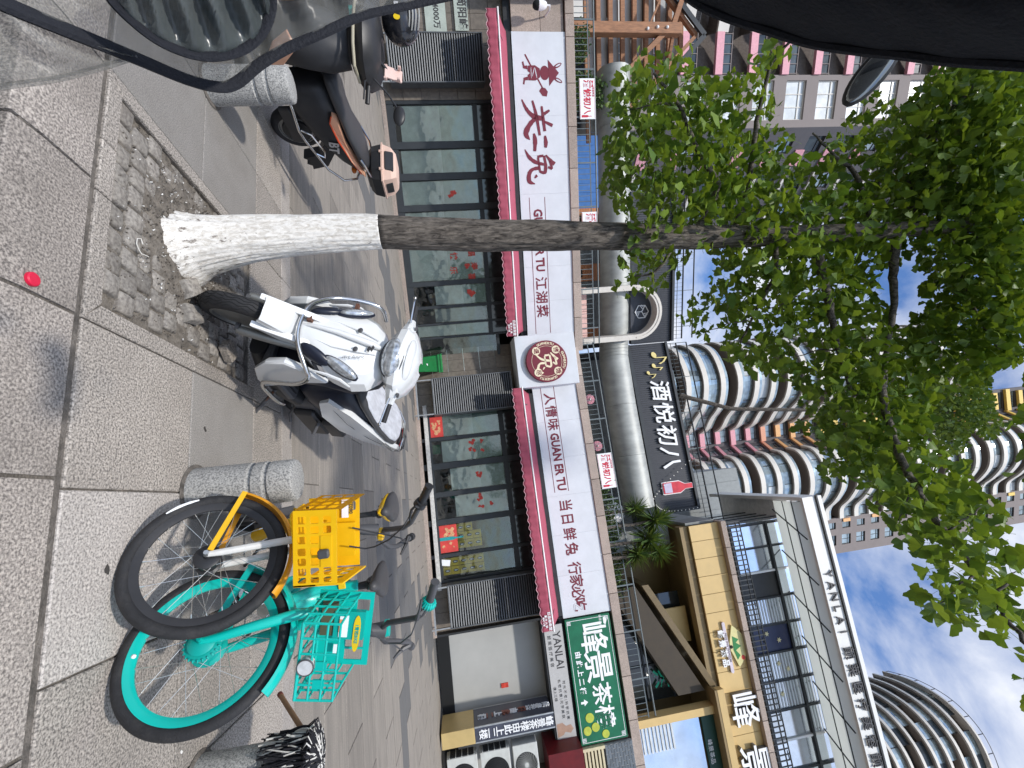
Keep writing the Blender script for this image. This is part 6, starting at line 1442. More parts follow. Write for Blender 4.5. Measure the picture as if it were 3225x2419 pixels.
m_chrome = mat('chrome', (0.62, 0.62, 0.62), .16, metal=1.0, var=.08)
m_lens = mat('clear_lens', (0.55, 0.57, 0.58), .08, var=.25, scale=25, spec=1.0)
class Bike:
    def __init__(s, label, hub, d, up, group):
        s.o = Vector((hub.x, hub.y, 0)); s.r = root('shared_bicycle', label, 'bicycle', s.o, group=group)
        s.d, s.up, s.hub = d.normalized(), up.normalized(), hub; s.n = s.up.cross(s.d).normalized(); s.up = s.d.cross(s.n).normalized()
    def P(s, nm, g, m, par=None, **k):
        g.v = [(x - s.o.x, y - s.o.y, z) for x, y, z in g.v]; return part(nm, g, m, par or s.r, **k)
    def F(s, x, y, z): return s.hub + s.d * x + s.n * y + s.up * z      # fork frame
def wheel(b, c, d, n, u, R, rimm, hubm, nm, hubr=.035, hubw=.05, rimw=.021, deep=.026):
    M = Matrix((d, n, u)).transposed()
    def lw(g): g.v = [tuple(M @ Vector(p) + c) for p in g.v]; return g
    prof = []
    tr = .0215
    # tyre cross-section, swept round
    sec = [(R - tr + tr * math.cos(a), tr * .95 * math.sin(a)) for a in [2 * math.pi * i / 14 for i in range(14)]]
    n_ = 84
    rings = [[Vector((math.cos(t) * r_, y_, math.sin(t) * r_)) for r_, y_ in sec] for t in [2 * math.pi * i / n_ for i in range(n_)]]
    w_ = b.P(nm, lw(MB().loft(rings, closed=True, cap=False)), m_tyre, ang=60)
    Ri = R - 2 * tr + .006
    sec = [(Ri, rimw * .52), (Ri, -rimw * .52), (Ri - deep * .6, -rimw * .42), (Ri - deep, -.004), (Ri - deep, .004), (Ri - deep * .6, rimw * .42)]
    rings = [[Vector((math.cos(t) * r_, y_, math.sin(t) * r_)) for r_, y_ in sec] for t in [2 * math.pi * i / n_ for i in range(n_)]]
    b.P('rim', lw(MB().loft(rings, closed=True, cap=False)), rimm, w_, ang=50)
    hp = [(0, -hubw - .012), (.009, -hubw - .012), (.012, -hubw), (hubr * .75, -hubw), (hubr, -hubw + .006), (hubr, -hubw + .012), (hubr * .82, -hubw + .018), (hubr * .80, hubw - .018), (hubr, hubw - .012), (hubr, hubw - .006), (hubr * .7, hubw), (.012, hubw), (.009, hubw + .012), (0, hubw + .012)]
    b.P('hub', lw(MB().lathe(hp, n=36, axis='Y')), hubm, w_)
    g = MB(); N_ = 28
    for k in range(N_):
        s_ = 1 if k % 2 else -1; a = 2 * math.pi * k / N_; off = (1 if (k // 2) % 2 else -1) * R_(62)
        p0 = Vector((math.cos(a + off) * hubr * .93, s_ * (hubw - .01), math.sin(a + off) * hubr * .93)); p1 = Vector((math.cos(a) * (Ri - deep), s_ * .003, math.sin(a) * (Ri - deep)))
        g.tube([p0, p1], .00105, 5, cap=False)
        e = (p0 - p1).normalized(); g.tube([p1, p1 + e * .013], .0022, 5)
    b.P('spokes', lw(g), m_spk, w_, kind='stuff'); return w_
def arcband(c, d, n, u, R0, a0, a1, wd, th=.004, N_=30, lip=.010):
    """mudguard: curved band over the wheel, in the wheel plane"""
    rings = []
    for i in range(N_ + 1):
        t = R_(a0 + (a1 - a0) * i / N_); e = d * math.cos(t) + u * math.sin(t)
        q = [(R0 - lip, -wd), (R0, -wd * .86), (R0 + .008, -wd * .4), (R0 + .008, wd * .4), (R0, wd * .86), (R0 - lip, wd), (R0 - lip, wd - th), (R0 - .003, wd * .8), (R0 + .004, wd * .36), (R0 + .004, -wd * .36), (R0 - .003, -wd * .8), (R0 - lip, -wd + th)]
        rings.append([c + e * r_ + n * y_ for r_, y_ in q])
    return MB().loft(rings)
def flatbar(p0, p1, wd, th, up): return MB().beam(p0, p1, wd, th, up)
def saddle(b, c, fwd, L=.215, W=.17, m=None, under=None):
    up = Vector((0, 0, 1)); sd = up.cross(fwd).normalized(); rings = []
    for t, w_, h, zt in ((-.5, .30, .4, -.004), (-.46, .80, .8, .008), (-.34, 1.0, 1, .012), (-.18, .98, 1, .009), (0, .72, 1, .0), (.18, .42, .95, -.004), (.34, .30, .85, -.004), (.46, .24, .6, -.008), (.5, .10, .3, -.012)):
        cc = c + fwd * t * L + up * zt; hw = W / 2 * w_; hh = .030 * h
        rings.append([cc + sd * (hw * math.cos(a)) + up * (hh * (math.sin(a) if math.sin(a) > 0 else 1.15 * math.sin(a))) for a in [2 * math.pi * i / 18 for i in range(18)]])
    o = b.P('saddle', MB().loft(rings), m_sad, ang=60)
    if under: b.P('saddle_shell', MB().loft([[p - up * .02 + (c - p) * .06 for p in r_] for r_ in rings]), under, o)
    for s in (-1, 1): b.P('saddle_rail', MB().tube([c + fwd * .08 - up * .03 + sd * s * .015, c + fwd * .02 - up * .052 + sd * s * .022, c - fwd * .07 - up * .03 + sd * s * .03], .004, 6), m_blkp, o)
    return o
# -- yellow
hubY = Vector((.563, 1.865, .262)); upY = Vector((.208, .234, .95)); dY = Vector((.748, -.664, 0))
B = Bike('yellow shared bicycle with moulded basket, its front wheel overlapping the teal one', hubY, dY, upY, 'shared bicycles leaning on the pavement')
RW = .275
w_ = wheel(B, B.hub, B.d, B.n, B.up, RW, m_rimb, m_blkp, 'front_wheel', hubr=.046, hubw=.040, deep=.030)
g = MB(); pts = [B.F(math.cos(t) * (RW - .024), -.0215, math.sin(t) * (RW - .024)) for t in [R_(212 - k * 4) for k in range(7)]]
pts = [B.F(math.cos(t) * (RW - .018) , -.0225, math.sin(t) * (RW - .018)) for t in [R_(200 + k * 3.2) for k in range(9)]]
B.P('white_smear', MB().tube(pts, [.003, .004, .0055, .005, .0055, .006, .005, .004, .0025], 6), m_letw, w_)
pa = atd(345 + 115, 1625, 1.0)
# fork, white and chipped
crown = B.F(-.075, 0, RW + .05); st0 = B.F(-.085, 0, RW + .07)
for s in (-1, 1):
    B.P('fork_leg', MB().tube([B.F(0, s * .056, -.004), B.F(-.008, s * .058, .05), B.F(-.03, s * .058, .16), B.F(-.062, s * .05, RW + .03), B.F(-.075, s * .02, RW + .055)], [.010, .013, .014, .015, .014], 10), m_chip)
    B.P('axle_nut', MB().cyl(B.F(0, s * .055, 0), B.F(0, s * .076, 0), .011, .009, 8), m_steel)
B.P('mudguard', arcband(B.hub, B.d, B.n, B.up, RW + .016, 60, 168, .030), m_org)
e0 = B.F(math.cos(R_(166)) * (RW + .014), 0, math.sin(R_(166)) * (RW + .014))
for s in (-1, 1): B.P('mudguard_stay', MB().beam(B.F(-.012, s * .066, .01), e0 + B.n * s * .032, .020, .004, B.n), m_yel if s < 0 else m_org)
# steering column, clamp, bars
hc = at(1200, 1682, 2.07); top = at(1222, 1680, 2.07)
lowst = at(1085, 1668, 2.02)
B.P('head_tube', MB().tube([st0, at(1000, 1672, 1.98), lowst], [.02, .022, .022], 14), m_yel)
B.P('stem', MB().tube([lowst, at(1110, 1668, 2.03), at(1190, 1668, 2.06)], [.0245, .020, .026], 14), m_gryp)
B.P('clamp', MB().rbox(tuple(hc), (.055, .05, .030), .02, 3, (0.1, .15, .7)), m_yel)
barL = [at(1200, 1690, 2.07), at(1212, 1668, 2.04), at(1240, 1666, 2.01), at(1270, 1662, 1.98), at(1294, 1645, 1.94), at(1312, 1612, 1.90), at(1324, 1588, 1.87)]
barR = [at(1198, 1690, 2.07), at(1205, 1706, 2.10), at(1228, 1722, 2.14), at(1252, 1720, 2.18), at(1278, 1702, 2.22), at(1290, 1694, 2.24)]
B.P('handlebar', MB().tube(barL[::-1] + barR[1:], .0115, 10), m_gryp)
def grip(b, p0, p1, m=None, rib=True):
    p0, p1 = Vector(p0), Vector(p1); n_ = 13; pts = [p0.lerp(p1, i / (n_ - 1)) for i in range(n_)]
    return b.P('grip', MB().tube(pts, [(.0165 + (.0012 if i % 2 else 0)) * (1.12 if i in (0, 12) else 1) for i in range(n_)], 14), m or m_blkp, ang=50)
grip(B, at(1326, 1584, 1.87), at(1352, 1530, 1.83)); grip(B, at(1290, 1694, 2.24), at(1297, 1690, 2.30))
B.P('bell_collar', MB().tube([at(1320, 1592, 1.875), at(1329, 1580, 1.865)], [.027, .025], 16), m_blkp)
B.P('brake_lever', MB().tube([at(1326, 1600, 1.86), at(1308, 1594, 1.84), at(1296, 1606, 1.85), at(1290, 1630, 1.87), at(1293, 1643, 1.88)], [.007, .006, .006, .005, .005], 7), m_blkp)
B.P('brake_lever', MB().tube([at(1286, 1690, 2.22), at(1278, 1715, 2.20), at(1268, 1735, 2.18), at(1262, 1747, 2.17)], [.009, .008, .006, .005], 7), m_blkp)
for pts in ([at(1300, 1610, 1.88), at(1270, 1660, 1.86), at(1225, 1700, 1.88), at(1180, 1722, 1.9), at(1150, 1728, 1.9), at(1100, 1720, 1.88)], [at(1284, 1712, 2.2), at(1262, 1695, 2.0), at(1220, 1685, 1.95), at(1170, 1675, 1.93), at(1110, 1662, 1.9)]):
    d_ = []
    for i in range(len(pts) - 1):
        for k in range(4): d_.append(pts[i].lerp(pts[i + 1], k / 4))
    B.P('cable', MB().tube(d_ + [pts[-1]], .0032, 6), m_blkp)
# basket: moulded front with three rows of openings
def basket_frame(c0, c1, top, depth, lift):
    bx = (c1 - c0); W = bx.length; bx.normalize(); bz = (top - c0); bz -= bx * bz.dot(bx); H = bz.length; bz.normalize(); by = bz.cross(bx).normalized()
    if by.y < 0: by = -by
    return c0, bx, by, bz, W, H
c0, bx, by, bz, W, H = basket_frame(at(922, 1610, 1.75), at(923, 1852, 1.75), at(1060, 1622, 1.75), .19, 0)
def BL(x, y, z): return c0 + bx * x + by * y + bz * z
def bslab(g, x0, x1, z0, z1, y=0.0, th=.006, f=BL):
    q = [f(x0, y, z0), f(x1, y, z0), f(x1, y, z1), f(x0, y, z1), f(x0, y + th, z0), f(x1, y + th, z0), f(x1, y + th, z1), f(x0, y + th, z1)]
    g.add(q, [(0, 1, 2, 3), (4, 5, 6, 7), (0, 1, 5, 4), (2, 3, 7, 6), (1, 2, 6, 5), (0, 3, 7, 4)])
def rounded_panel(W, H, holes, m_, nm, b, f, th=.006, par=None):
    """plate with rounded openings: each opening is a ring of short quads"""
    g = MB()
    for x0, x1, z0, z1 in rects_minus(0, W, 0, H, [(h[0], h[1], h[2], h[3]) for h in holes]): bslab(g, x0, x1, z0, z1, 0, th, f)
    for h in holes:
        r_ = min(h[1] - h[0], h[3] - h[2]) * .28
        for cx_, cz_, sx_, sz_ in ((h[0], h[2], 1, 1), (h[1], h[2], -1, 1), (h[1], h[3], -1, -1), (h[0], h[3], 1, -1)):
            q = [(cx_, cz_)] + [(cx_ + sx_ * r_ * (1 - math.cos(a)), cz_ + sz_ * r_ * (1 - math.sin(a))) for a in (math.pi / 2, 1.05, .52, 0)]
            q = [(cx_, cz_), (cx_ + sx_ * r_, cz_), (cx_ + sx_ * r_ * .42, cz_ + sz_ * r_ * .1), (cx_ + sx_ * r_ * .1, cz_ + sz_ * r_ * .42), (cx_, cz_ + sz_ * r_)]
            o = len(g.v); g.v += [tuple(f(a, 0.0, c)) for a, c in q] + [tuple(f(a, th, c)) for a, c in q]; n_ = len(q)
            g.f += [tuple(o + i for i in range(n_)), tuple(o + n_ + i for i in range(n_))] + [(o + i, o + (i + 1) % n_, o + n_ + (i + 1) % n_, o + n_ + i) for i in range(n_)]
    return b.P(nm, g, m_, par, smooth=False)
bk_ = B.P('basket', MB().rbox(tuple(BL(W / 2, .095, -.002)), (W * .92, .17, .006), .02, 3), m_yel)
cols = [(.022, .049), (.058, .085), (.094, .121), (.136, .163), (.172, .199), (.208, .235), (.241, .262)]
k_ = W / .275; holes = []
for i, (a, b_) in enumerate(cols):
    holes.append((a * k_, b_ * k_, .014, .046)); holes.append((a * k_, b_ * k_, .060, .092))
    if i in (0, 1, 5, 6): holes.append((a * k_, b_ * k_, .106, .136))
rounded_panel(W, H, holes, m_yel, 'front_panel', B, BL, .007, bk_)
for side, xs in ((0, 0.0), (1, W)):
    def SL(x, y, z, xs=xs, side=side): return BL(xs + (-.012 if side == 0 else .012) * x / .19 + (y - .007 if side else 0), x, z + .05 * x / .19)
    rounded_panel(.19, H + .02, [(.02 + .042 * i, .05 + .042 * i, .02 + .045 * j, .052 + .045 * j) for i in range(4) for j in range(3)], m_yel, 'side_panel', B, SL, .006, bk_)
def KL(x, y, z): return BL(x, .19 + y, z)
rounded_panel(W, H + .045, [(.016, .055, H - .005, H + .03)], m_yel, 'back_panel', B, KL, .006, bk_)
def pl(nm, x0, x1, z0, z1, y, th, m_, par, f=BL): g = MB(); bslab(g, x0, x1, z0, z1, y, th, f); return B.P(nm, g, m_, par, smooth=False)
pl('badge_plate', .092 * k_, .205 * k_, .098, .137, -.003, .01, m_yel, bk_)
B.P('lamp', MB().rbox(tuple(BL(.155 * k_, -.014, .112)), (.034, .024, .040), .010, 3), m_gryp, bk_)
pl('number_strip', .008, .075, H + .004, H + .020, .183, .006, m_yel, bk_); pl('paper_label', .008, .082, H - .024, H + .002, .180, .008, m_letw, bk_)
pl('battery_cover', .10, .235, H - .055, H + .03, .165, .02, m_yel, bk_)
me = text_mesh('06025', .021, bold=.02, ext=.0005).copy(); me.materials.append(m_ink); o = bpy.data.objects.new('lettering', me); COL.objects.link(o); o.parent = bk_
Mx = Matrix((-bx, -bz, -by)).transposed().to_4x4(); o.matrix_local = Matrix.Translation(BL(.041, .1815, H + .0135) - B.o) @ Mx
for x_ in (.055, .088): B.P('bolt', MB().sph(BL(x_, .16, .10), .006, 10, 6), m_blkp, bk_)
# frame behind, rear wheel, saddle
rc = Vector((.655, 2.72, .268)); rd = (B.hub - rc); rd.z = 0; rd.normalize(); ru = Vector((.12, 0, 1)).normalized(); rn = ru.cross(rd).normalized()
wr = wheel(B, rc, rd, rn, rd.cross(rn).normalized(), RW, m_rimb, m_blkp, 'rear_wheel')
B.P('mudguard', arcband(rc, rd, rn, rd.cross(rn), RW + .016, 15, 185, .032), m_org)
bb = rc + rd * .40 + Vector((0, 0, -.02)); sp0 = at(1100, 1628, 2.47); sp1 = at(1196, 1616, 2.49)
B.P('down_tube', MB().tube([at(985, 1668, 2.0), at(930, 1650, 2.12), bb], [.03, .032, .03], 12), m_yel); B.P('seat_tube', MB().tube([bb, at(1020, 1630, 2.45), sp0], [.022, .02, .019], 12), m_yel)
B.P('cross_tube', MB().tube([at(1010, 1668, 2.0), at(985, 1645, 2.2), at(1000, 1630, 2.42)], .018, 10), m_yel)
for s in (-1, 1): B.P('chain_stay', MB().tube([bb + rn * s * .02, rc + rn * s * .06], .010, 8), m_yel); B.P('seat_stay', MB().tube([sp0 - Vector((0, 0, .06)) + rn * s * .02, rc + rn * s * .06], .009, 8), m_yel)
B.P('seat_post', MB().tube([sp0, sp0.lerp(sp1, .15), sp0.lerp(sp1, .16), sp0.lerp(sp1, .75), sp0.lerp(sp1, .76), sp1], [.019, .019, .0145, .0145, .018, .016], 14), m_blkp)
B.P('seat_clamp', MB().rbox(tuple(sp1), (.05, .05, .03), .015), m_blkp); saddle(B, at(1226, 1602, 2.52), rd, .24, .165, under=m_yel)
B.P('lock_box', MB().rbox(tuple(rc + rd * .05 + rn * .0 + Vector((-.05, 0, .30))), (.06, .12, .07), .02), m_blkp)
for s in (-1, 1):
    q = bb + rn * s * .06; pz = Vector((0, 0, .13 * s)) + rd * .04 * s; B.P('crank', MB().tube([q, q + pz], .009, 8), m_blkp); B.P('pedal', MB().rbox(tuple(q + pz + rn * s * .05), (.08, .07, .02), .01), m_blkp)
B.P('chain_case', MB().tube([bb + rn * -.05, rc + rn * -.05 + Vector((0, 0, .01))], [.055, .03], 12, flat=.3), m_gryp)
B.P('kickstand', MB().tube([rc + rd * .14 + rn * .04 - Vector((0, 0, .05)), Vector((rc.x + .22, rc.y - .02, .006))], .008, 8), m_blkp)
B.P('coil_cable', MB().tube([at(1000 + 8 * i, 1600 - 2.0 * i + (5 if i % 2 else -5), 2.2 + .02 * i) for i in range(14)], .007, 6), m_gryp)

# -- teal
hubT = Vector((.846, 1.773, .277)); upT = Vector((.0897, .0899, .992)); dT = Vector((.708, -.706, 0))
B = T = Bike('teal shared bicycle with lattice basket, nearer the mop bollard', hubT, dT, upT, 'shared bicycles leaning on the pavement'); RW = .279
w_ = wheel(B, B.hub, B.d, B.n, B.up, RW, m_teal, m_teald, 'front_wheel', hubr=.060, hubw=.042, deep=.030, rimw=.030)
B.P('hub_cap', MB().cyl(B.F(0, -.052, 0), B.F(0, -.064, 0), .046, .028, 24), m_teald, w_); B.P('reflector_dab', MB().sph(B.F(math.cos(R_(-88)) * .222, -.01, math.sin(R_(-88)) * .222), .008, 8, 6), m_letw, w_)
g = MB()
for k in range(24):
    a = 2 * math.pi * k / 24; g.tube([B.F(math.cos(a) * .056, -.045, math.sin(a) * .056), B.F(math.cos(a) * .063, -.036, math.sin(a) * .063)], .003, 4)
B.P('hub_teeth', g, m_teald, w_, kind='stuff')
for s in (-1, 1):
    B.P('fork_leg', MB().tube([B.F(0, s * .062, -.004), B.F(-.006, s * .063, .06), B.F(-.03, s * .060, .17), B.F(-.058, s * .052, RW + .03), B.F(-.07, s * .02, RW + .07)], [.012, .017, .019, .021, .020], 12), m_teal)
    B.P('axle_nut', MB().cyl(B.F(0, s * .062, 0), B.F(0, s * .088, 0), .011, .008, 8), m_teald)
B.P('mudguard', arcband(B.hub, B.d, B.n, B.up, RW + .018, 52, 164, .034), m_teal)
e0 = B.F(math.cos(R_(160)) * (RW + .016), 0, math.sin(R_(160)) * (RW + .016))
for s in (-1, 1): B.P('mudguard_stay', MB().beam(B.F(-.01, s * .068, .016), e0 + B.n * s * .036, .026, .005, B.n), m_teal)
st0 = B.F(-.08, 0, RW + .06); B.P('head_tube', MB().tube([st0, at(1010, 1975, 1.93), at(1080, 1980, 1.98)], [.024, .026, .028], 14), m_teal)
B.P('stem', MB().tube([at(1080, 1982, 1.98), at(1150, 1985, 2.02), at(1210, 1983, 2.05)], [.026, .022, .034], 16), m_gryp)
B.P('stem_collar', MB().tube([at(1214, 1978, 2.06), at(1226, 1976, 2.06)], [.036, .035], 18), m_teal)
barL = [at(1208, 1995, 2.05), at(1206, 1975, 2.03), at(1222, 1962, 2.0), at(1262, 1955, 1.97), at(1312, 1946, 1.93), at(1332, 1930, 1.90), at(1347, 1905, 1.87), at(1352, 1895, 1.86)]
barR = [at(1204, 2010, 2.09), at(1212, 2020, 2.12), at(1250, 2020, 2.18), at(1285, 2022, 2.24), at(1294, 2030, 2.25)]
B.P('handlebar', MB().tube(barL[::-1] + barR, .0125, 10), m_gryp)
grip(B, at(1353, 1893, 1.86), at(1371, 1832, 1.82), m_gryp); grip(B, at(1290, 2032, 2.24), at(1296, 2036, 2.30), m_gryp)
rb = []; p0, p1 = at(1346, 1907, 1.87), at(1354, 1890, 1.855)
B.P('gear_collar', MB().tube([p0.lerp(p1, i / 4) for i in range(5)], [.024, .030, .031, .028, .020], 24), m_teal)
for k in range(18):
    a = 2 * math.pi * k / 18; ax = (p1 - p0).normalized(); x_ = ax.orthogonal().normalized(); y_ = ax.cross(x_); e = x_ * math.cos(a) + y_ * math.sin(a)
    B.P('collar_rib', MB().tube([p0 + e * .027, p0.lerp(p1, .5) + e * .032, p1 + e * .022], .0022, 5), m_teal)
B.P('brake_lever', MB().tube([at(1335, 1915, 1.88), at(1322, 1935, 1.87), at(1314, 1950, 1.86), at(1322, 1920, 1.84), at(1328, 1888, 1.84)], [.008, .009, .009, .0055, .006], 7), m_gryp)
B.P('brake_lever', MB().tube([at(1290, 2032, 2.24), at(1270, 2042, 2.22), at(1252, 2060, 2.20), at(1240, 2075, 2.19)], [.011, .012, .008, .006], 7), m_gryp)
for pts in ([at(1314, 1950, 1.87), at(1296, 1998, 1.86), at(1262, 2026, 1.9), at(1225, 2026, 1.93), at(1180, 2002, 1.94), at(1120, 1965, 1.93)], [at(1268, 2050, 2.2), at(1240, 2030, 2.05), at(1200, 2012, 1.98), at(1150, 1985, 1.95), at(1110, 1950, 1.92)]):
    d_ = []
    for i in range(len(pts) - 1):
        for k in range(4): d_.append(pts[i].lerp(pts[i + 1], k / 4))
    B.P('cable', MB().tube(d_ + [pts[-1]], .0035, 6), m_gryp)
# lattice basket
c0, bx, by, bz, W, H = basket_frame(at(956, 1962, 1.70), at(926, 2205, 1.70), at(1072, 1985, 1.70), .2, 0)
def TLf(x, y, z): return c0 + bx * x + by * y + bz * z
D_ = .20
bk_ = B.P('basket', MB().tube([TLf(0, 0, 0), TLf(W, 0, 0), TLf(W, .012, .0), TLf(W * .96, D_, .01), TLf(W * .04 - .02, D_, .01)], .006, 7, closed=True), m_teal)
def bar(pts, r=.0046, nm='lattice_bar'): B.P(nm, MB().tube(pts, r, 7), m_teal, bk_)
for j in range(4):
    z = H * j / 3.0; bar([TLf(-.002, 0, z), TLf(W + .002, 0, z)]); bar([TLf(0, 0, z), TLf(-.012, D_ * .5, z + .012), TLf(-.022, D_, z + .03)]); bar([TLf(W, 0, z), TLf(W * .99, D_ * .5, z + .012), TLf(W * .97, D_, z + .03)])
for i in range(6): x = W * i / 5; bar([TLf(x, 0, 0), TLf(x, 0, H)])
for i in range(1, 4):
    y = D_ * i / 4
    bar([TLf(-.005 - .016 * i / 4, y, .0), TLf(-.005 - .016 * i / 4, y, H + .03 * i / 4)]); bar([TLf(W * .99, y, 0), TLf(W * .98, y, H + .03 * i / 4)])
for i in range(1, 5): x = W * i / 5; bar([TLf(x, 0, 0), TLf(x, D_, .01)])
def KT(x, y, z): return TLf(-.03 + x, D_ + y, z)
g = MB()
for x0, x1, z0, z1 in rects_minus(0, W + .02, 0, H + .085, [(.03, .075, H + .02, H + .07), (W - .09, W - .05, H - .01, H + .06), (W - .042, W + .0, H - .01, H + .06)]): bslab(g, x0, x1, z0, z1, 0, .005, KT)
B.P('back_plate', g, m_teal, bk_, smooth=False)
def pT(nm, x0, x1, z0, z1, y, th, m_): g = MB(); bslab(g, x0, x1, z0, z1, y, th, KT); return B.P(nm, g, m_, bk_, smooth=False)
pT('solar_panel', .03, W * .62, .02, H * .62, -.02, .012, mat('solar_film', (.09, .085, .05), .15, var=.35, scale=3, spec=.9)); pT('battery_box', .07, W * .66, H * .55, H + .06, -.025, .024, m_teald); pT('paper_sticker', .085, .17, H * .72, H * .98, -.029, .003, m_letw); pT('orange_sticker', .10, .15, H * .72, H * .80, -.031, .002, mat('sticker_orange', (.75, .3, .12), .5)); pT('white_sticker', .20, .235, H * .62, H * .80, -.0275, .002, m_letw)
g = MB(); el_ = [(.155 + math.cos(t) * .052 + (.02 if math.cos(t) > 0 else -.02), H + .033 + math.sin(t) * .014) for t in [i * .4 for i in range(16)]]; o_ = len(g.v); g.v = [tuple(KT(a, -.0285, c)) for a, c in el_] + [tuple(KT(a, -.026, c)) for a, c in el_]; g.f = [tuple(range(16)), tuple(range(16, 32))] + [(i, (i + 1) % 16, 16 + (i + 1) % 16, 16 + i) for i in range(16)]
B.P('yellow_sticker', g, mat('sticker_yellow', (.80, .55, .01), .5), bk_, smooth=False)
me = text_mesh('1青桔BIKE', .017, bold=.02, ext=.0005).copy(); me.materials.append(m_teald); o = bpy.data.objects.new('lettering', me); COL.objects.link(o); o.parent = bk_; o.matrix_local = Matrix.Translation(KT(.155, -.0295, H + .033) - B.o) @ Matrix((bx, bz, -by)).transposed().to_4x4()
for x_, z_ in ((.135, H * .60), (.20, H * .58)):
    g = MB(); q = [TLf(x_, -.004, z_ - .02), TLf(x_ + .032, -.004, z_ - .02), TLf(x_ + .032, -.004, z_ + .02), TLf(x_, -.004, z_ + .02)]; q += [p + by * .008 for p in q]; g.add(q, [(0, 1, 2, 3), (4, 5, 6, 7), (0, 1, 5, 4), (1, 2, 6, 5), (2, 3, 7, 6), (3, 0, 4, 7)]); B.P('clip_plate', g, m_teal, bk_, smooth=False)
lp = TLf(W * .55, -.004, H * .21); B.P('lamp', MB().cyl(lp - by * .012, lp + by * .02, .027, .027, 28), m_lens, bk_); B.P('lamp_ring', MB().tube([lp - by * .010 + (bx * math.cos(a) + bz * math.sin(a)) * .028 for a in [i * .2618 for i in range(24)]], .0032, 6, closed=True), m_gryp, bk_)
# frame, rear wheel, saddle
rc = Vector((1.04, 2.66, .272)); rd = (B.hub - rc); rd.z = 0; rd.normalize(); ru = Vector((.12, 0, 1)).normalized(); rn = ru.cross(rd).normalized()
wheel(B, rc, rd, rn, rd.cross(rn).normalized(), RW, m_teal, m_teald, 'rear_wheel'); B.P('mudguard', arcband(rc, rd, rn, rd.cross(rn), RW + .018, 10, 190, .036), m_teal)
bb = rc + rd * .40 + Vector((0, 0, .0)); sp0 = at(1120, 1848, 2.42); sp1 = at(1150, 1842, 2.43)
dt0 = at(1000, 1960, 1.98); B.P('down_tube', MB().tube([dt0, dt0.lerp(bb, .5) - Vector((0, 0, .05)), bb], [.034, .036, .034], 14), m_chip)
o_ = B.P('down_tube_logo', MB().cyl(dt0.lerp(bb, .28) - by * .035, dt0.lerp(bb, .28) - by * .037, .012, .012, 14), m_red)
B.P('seat_tube', MB().tube([bb, at(1010, 1852, 2.42), at(1075, 1850, 2.42)], [.026, .026, .024], 12), m_teal); B.P('seat_bracket', MB().rbox(tuple(at(1098, 1847, 2.42)), (.05, .04, .10), .012), m_teal); B.P('bracket_sticker', MB().rbox(tuple(at(1077, 1846, 2.395)), (.03, .01, .035), .012), mat('sticker_yellow', (.80, .55, .01), .5))
for s in (-1, 1): B.P('chain_stay', MB().tube([bb + rn * s * .02, rc + rn * s * .06], .013, 8), m_teal); B.P('seat_stay', MB().tube([at(1060, 1850, 2.43) + rn * s * .02, rc + rn * s * .06], .010, 8), m_teal)
B.P('seat_post', MB().tube([sp0, sp1, at(1172, 1838, 2.43)], [.017, .02, .022], 12), m_blkp); B.P('seat_clamp', MB().rbox(tuple(at(1165, 1838, 2.43)), (.05, .06, .035), .015), m_blkp); saddle(B, at(1192, 1832, 2.44), rd, .25, .185)
for s in (-1, 1):
    q = bb + rn * s * .06; pz = Vector((0, 0, .13 * s)) + rd * .05 * s; B.P('crank', MB().tube([q, q + pz], .010, 8), m_gryp); B.P('pedal', MB().rbox(tuple(q + pz + rn * s * .05), (.08, .07, .02), .01), m_letw if s < 0 else m_blkp)
B.P('chain_case', MB().tube([bb + rn * -.05, rc + rn * -.05], [.06, .035], 12, flat=.3), m_teald); B.P('kickstand', MB().tube([rc + rd * .12 + rn * .04 - Vector((0, 0, .05)), Vector((rc.x + .2, rc.y - .05, .006))], .009, 8), m_blkp)
# ------------------------------------------------------------------ scooters
m_wht = mat('white_bodywork', (0.70, 0.71, 0.71), .22, var=.03, coat=.7, dirt=.06, dcol=(.5, .49, .45))
m_navy = mat('navy_plastic', (0.010, 0.013, 0.026), .33, var=.15)
m_silv = mat('silver_seat_cover', (0.70, 0.71, 0.75), .38, metal=.35, var=.18, scale=9, bump=.5, bscale=14, stretch=(1, 3, 1))
m_mblk = mat('matt_black_bodywork', (0.022, 0.022, 0.024), .42, var=.2, dirt=.15, dcol=(.08, .075, .07))
m_seatv = mat('black_seat_vinyl', (0.045, 0.045, 0.048), .42, var=.1, bump=.1, bscale=160)
m_peach = mat('salmon_bodywork', (0.76, 0.40, 0.25), .38, var=.05, coat=.3)
m_beige = mat('pale_salmon_lid', (0.66, 0.46, 0.37), .4, var=.06)
m_lensd = mat('lamp_lens', (0.46, 0.48, 0.50), .10, metal=.55, var=.55, scale=34)
m_rust = mat('rusty_metal', (0.13, 0.06, 0.04), .8, var=.4, scale=30)
m_alu = mat('grey_fork', (0.25, 0.25, 0.24), .4, metal=.6, var=.1)
class Scooter:
    def __init__(s, label, loc, heading, lean, sc, name='parked_scooter'):
        s.r = root(name, label, 'scooter', loc); s.r.rotation_euler = (Matrix.Rotation(R_(heading), 3, 'Z') @ Matrix.Rotation(-R_(lean), 3, 'X')).to_euler(); s.r.scale = (sc, sc, sc)
        s.X = None
    def steer(s, ang, c, ax): s.X = (Matrix.Translation(c) @ Matrix.Rotation(R_(ang), 4, Vector(ax)) @ Matrix.Translation(-Vector(c)))
    def P(s, nm, g, m, st=False, par=None, **k):
        if st and s.X: g.v = [tuple(s.X @ Vector(p)) for p in g.v]
        return part(nm, g, m, par or s.r, **k)
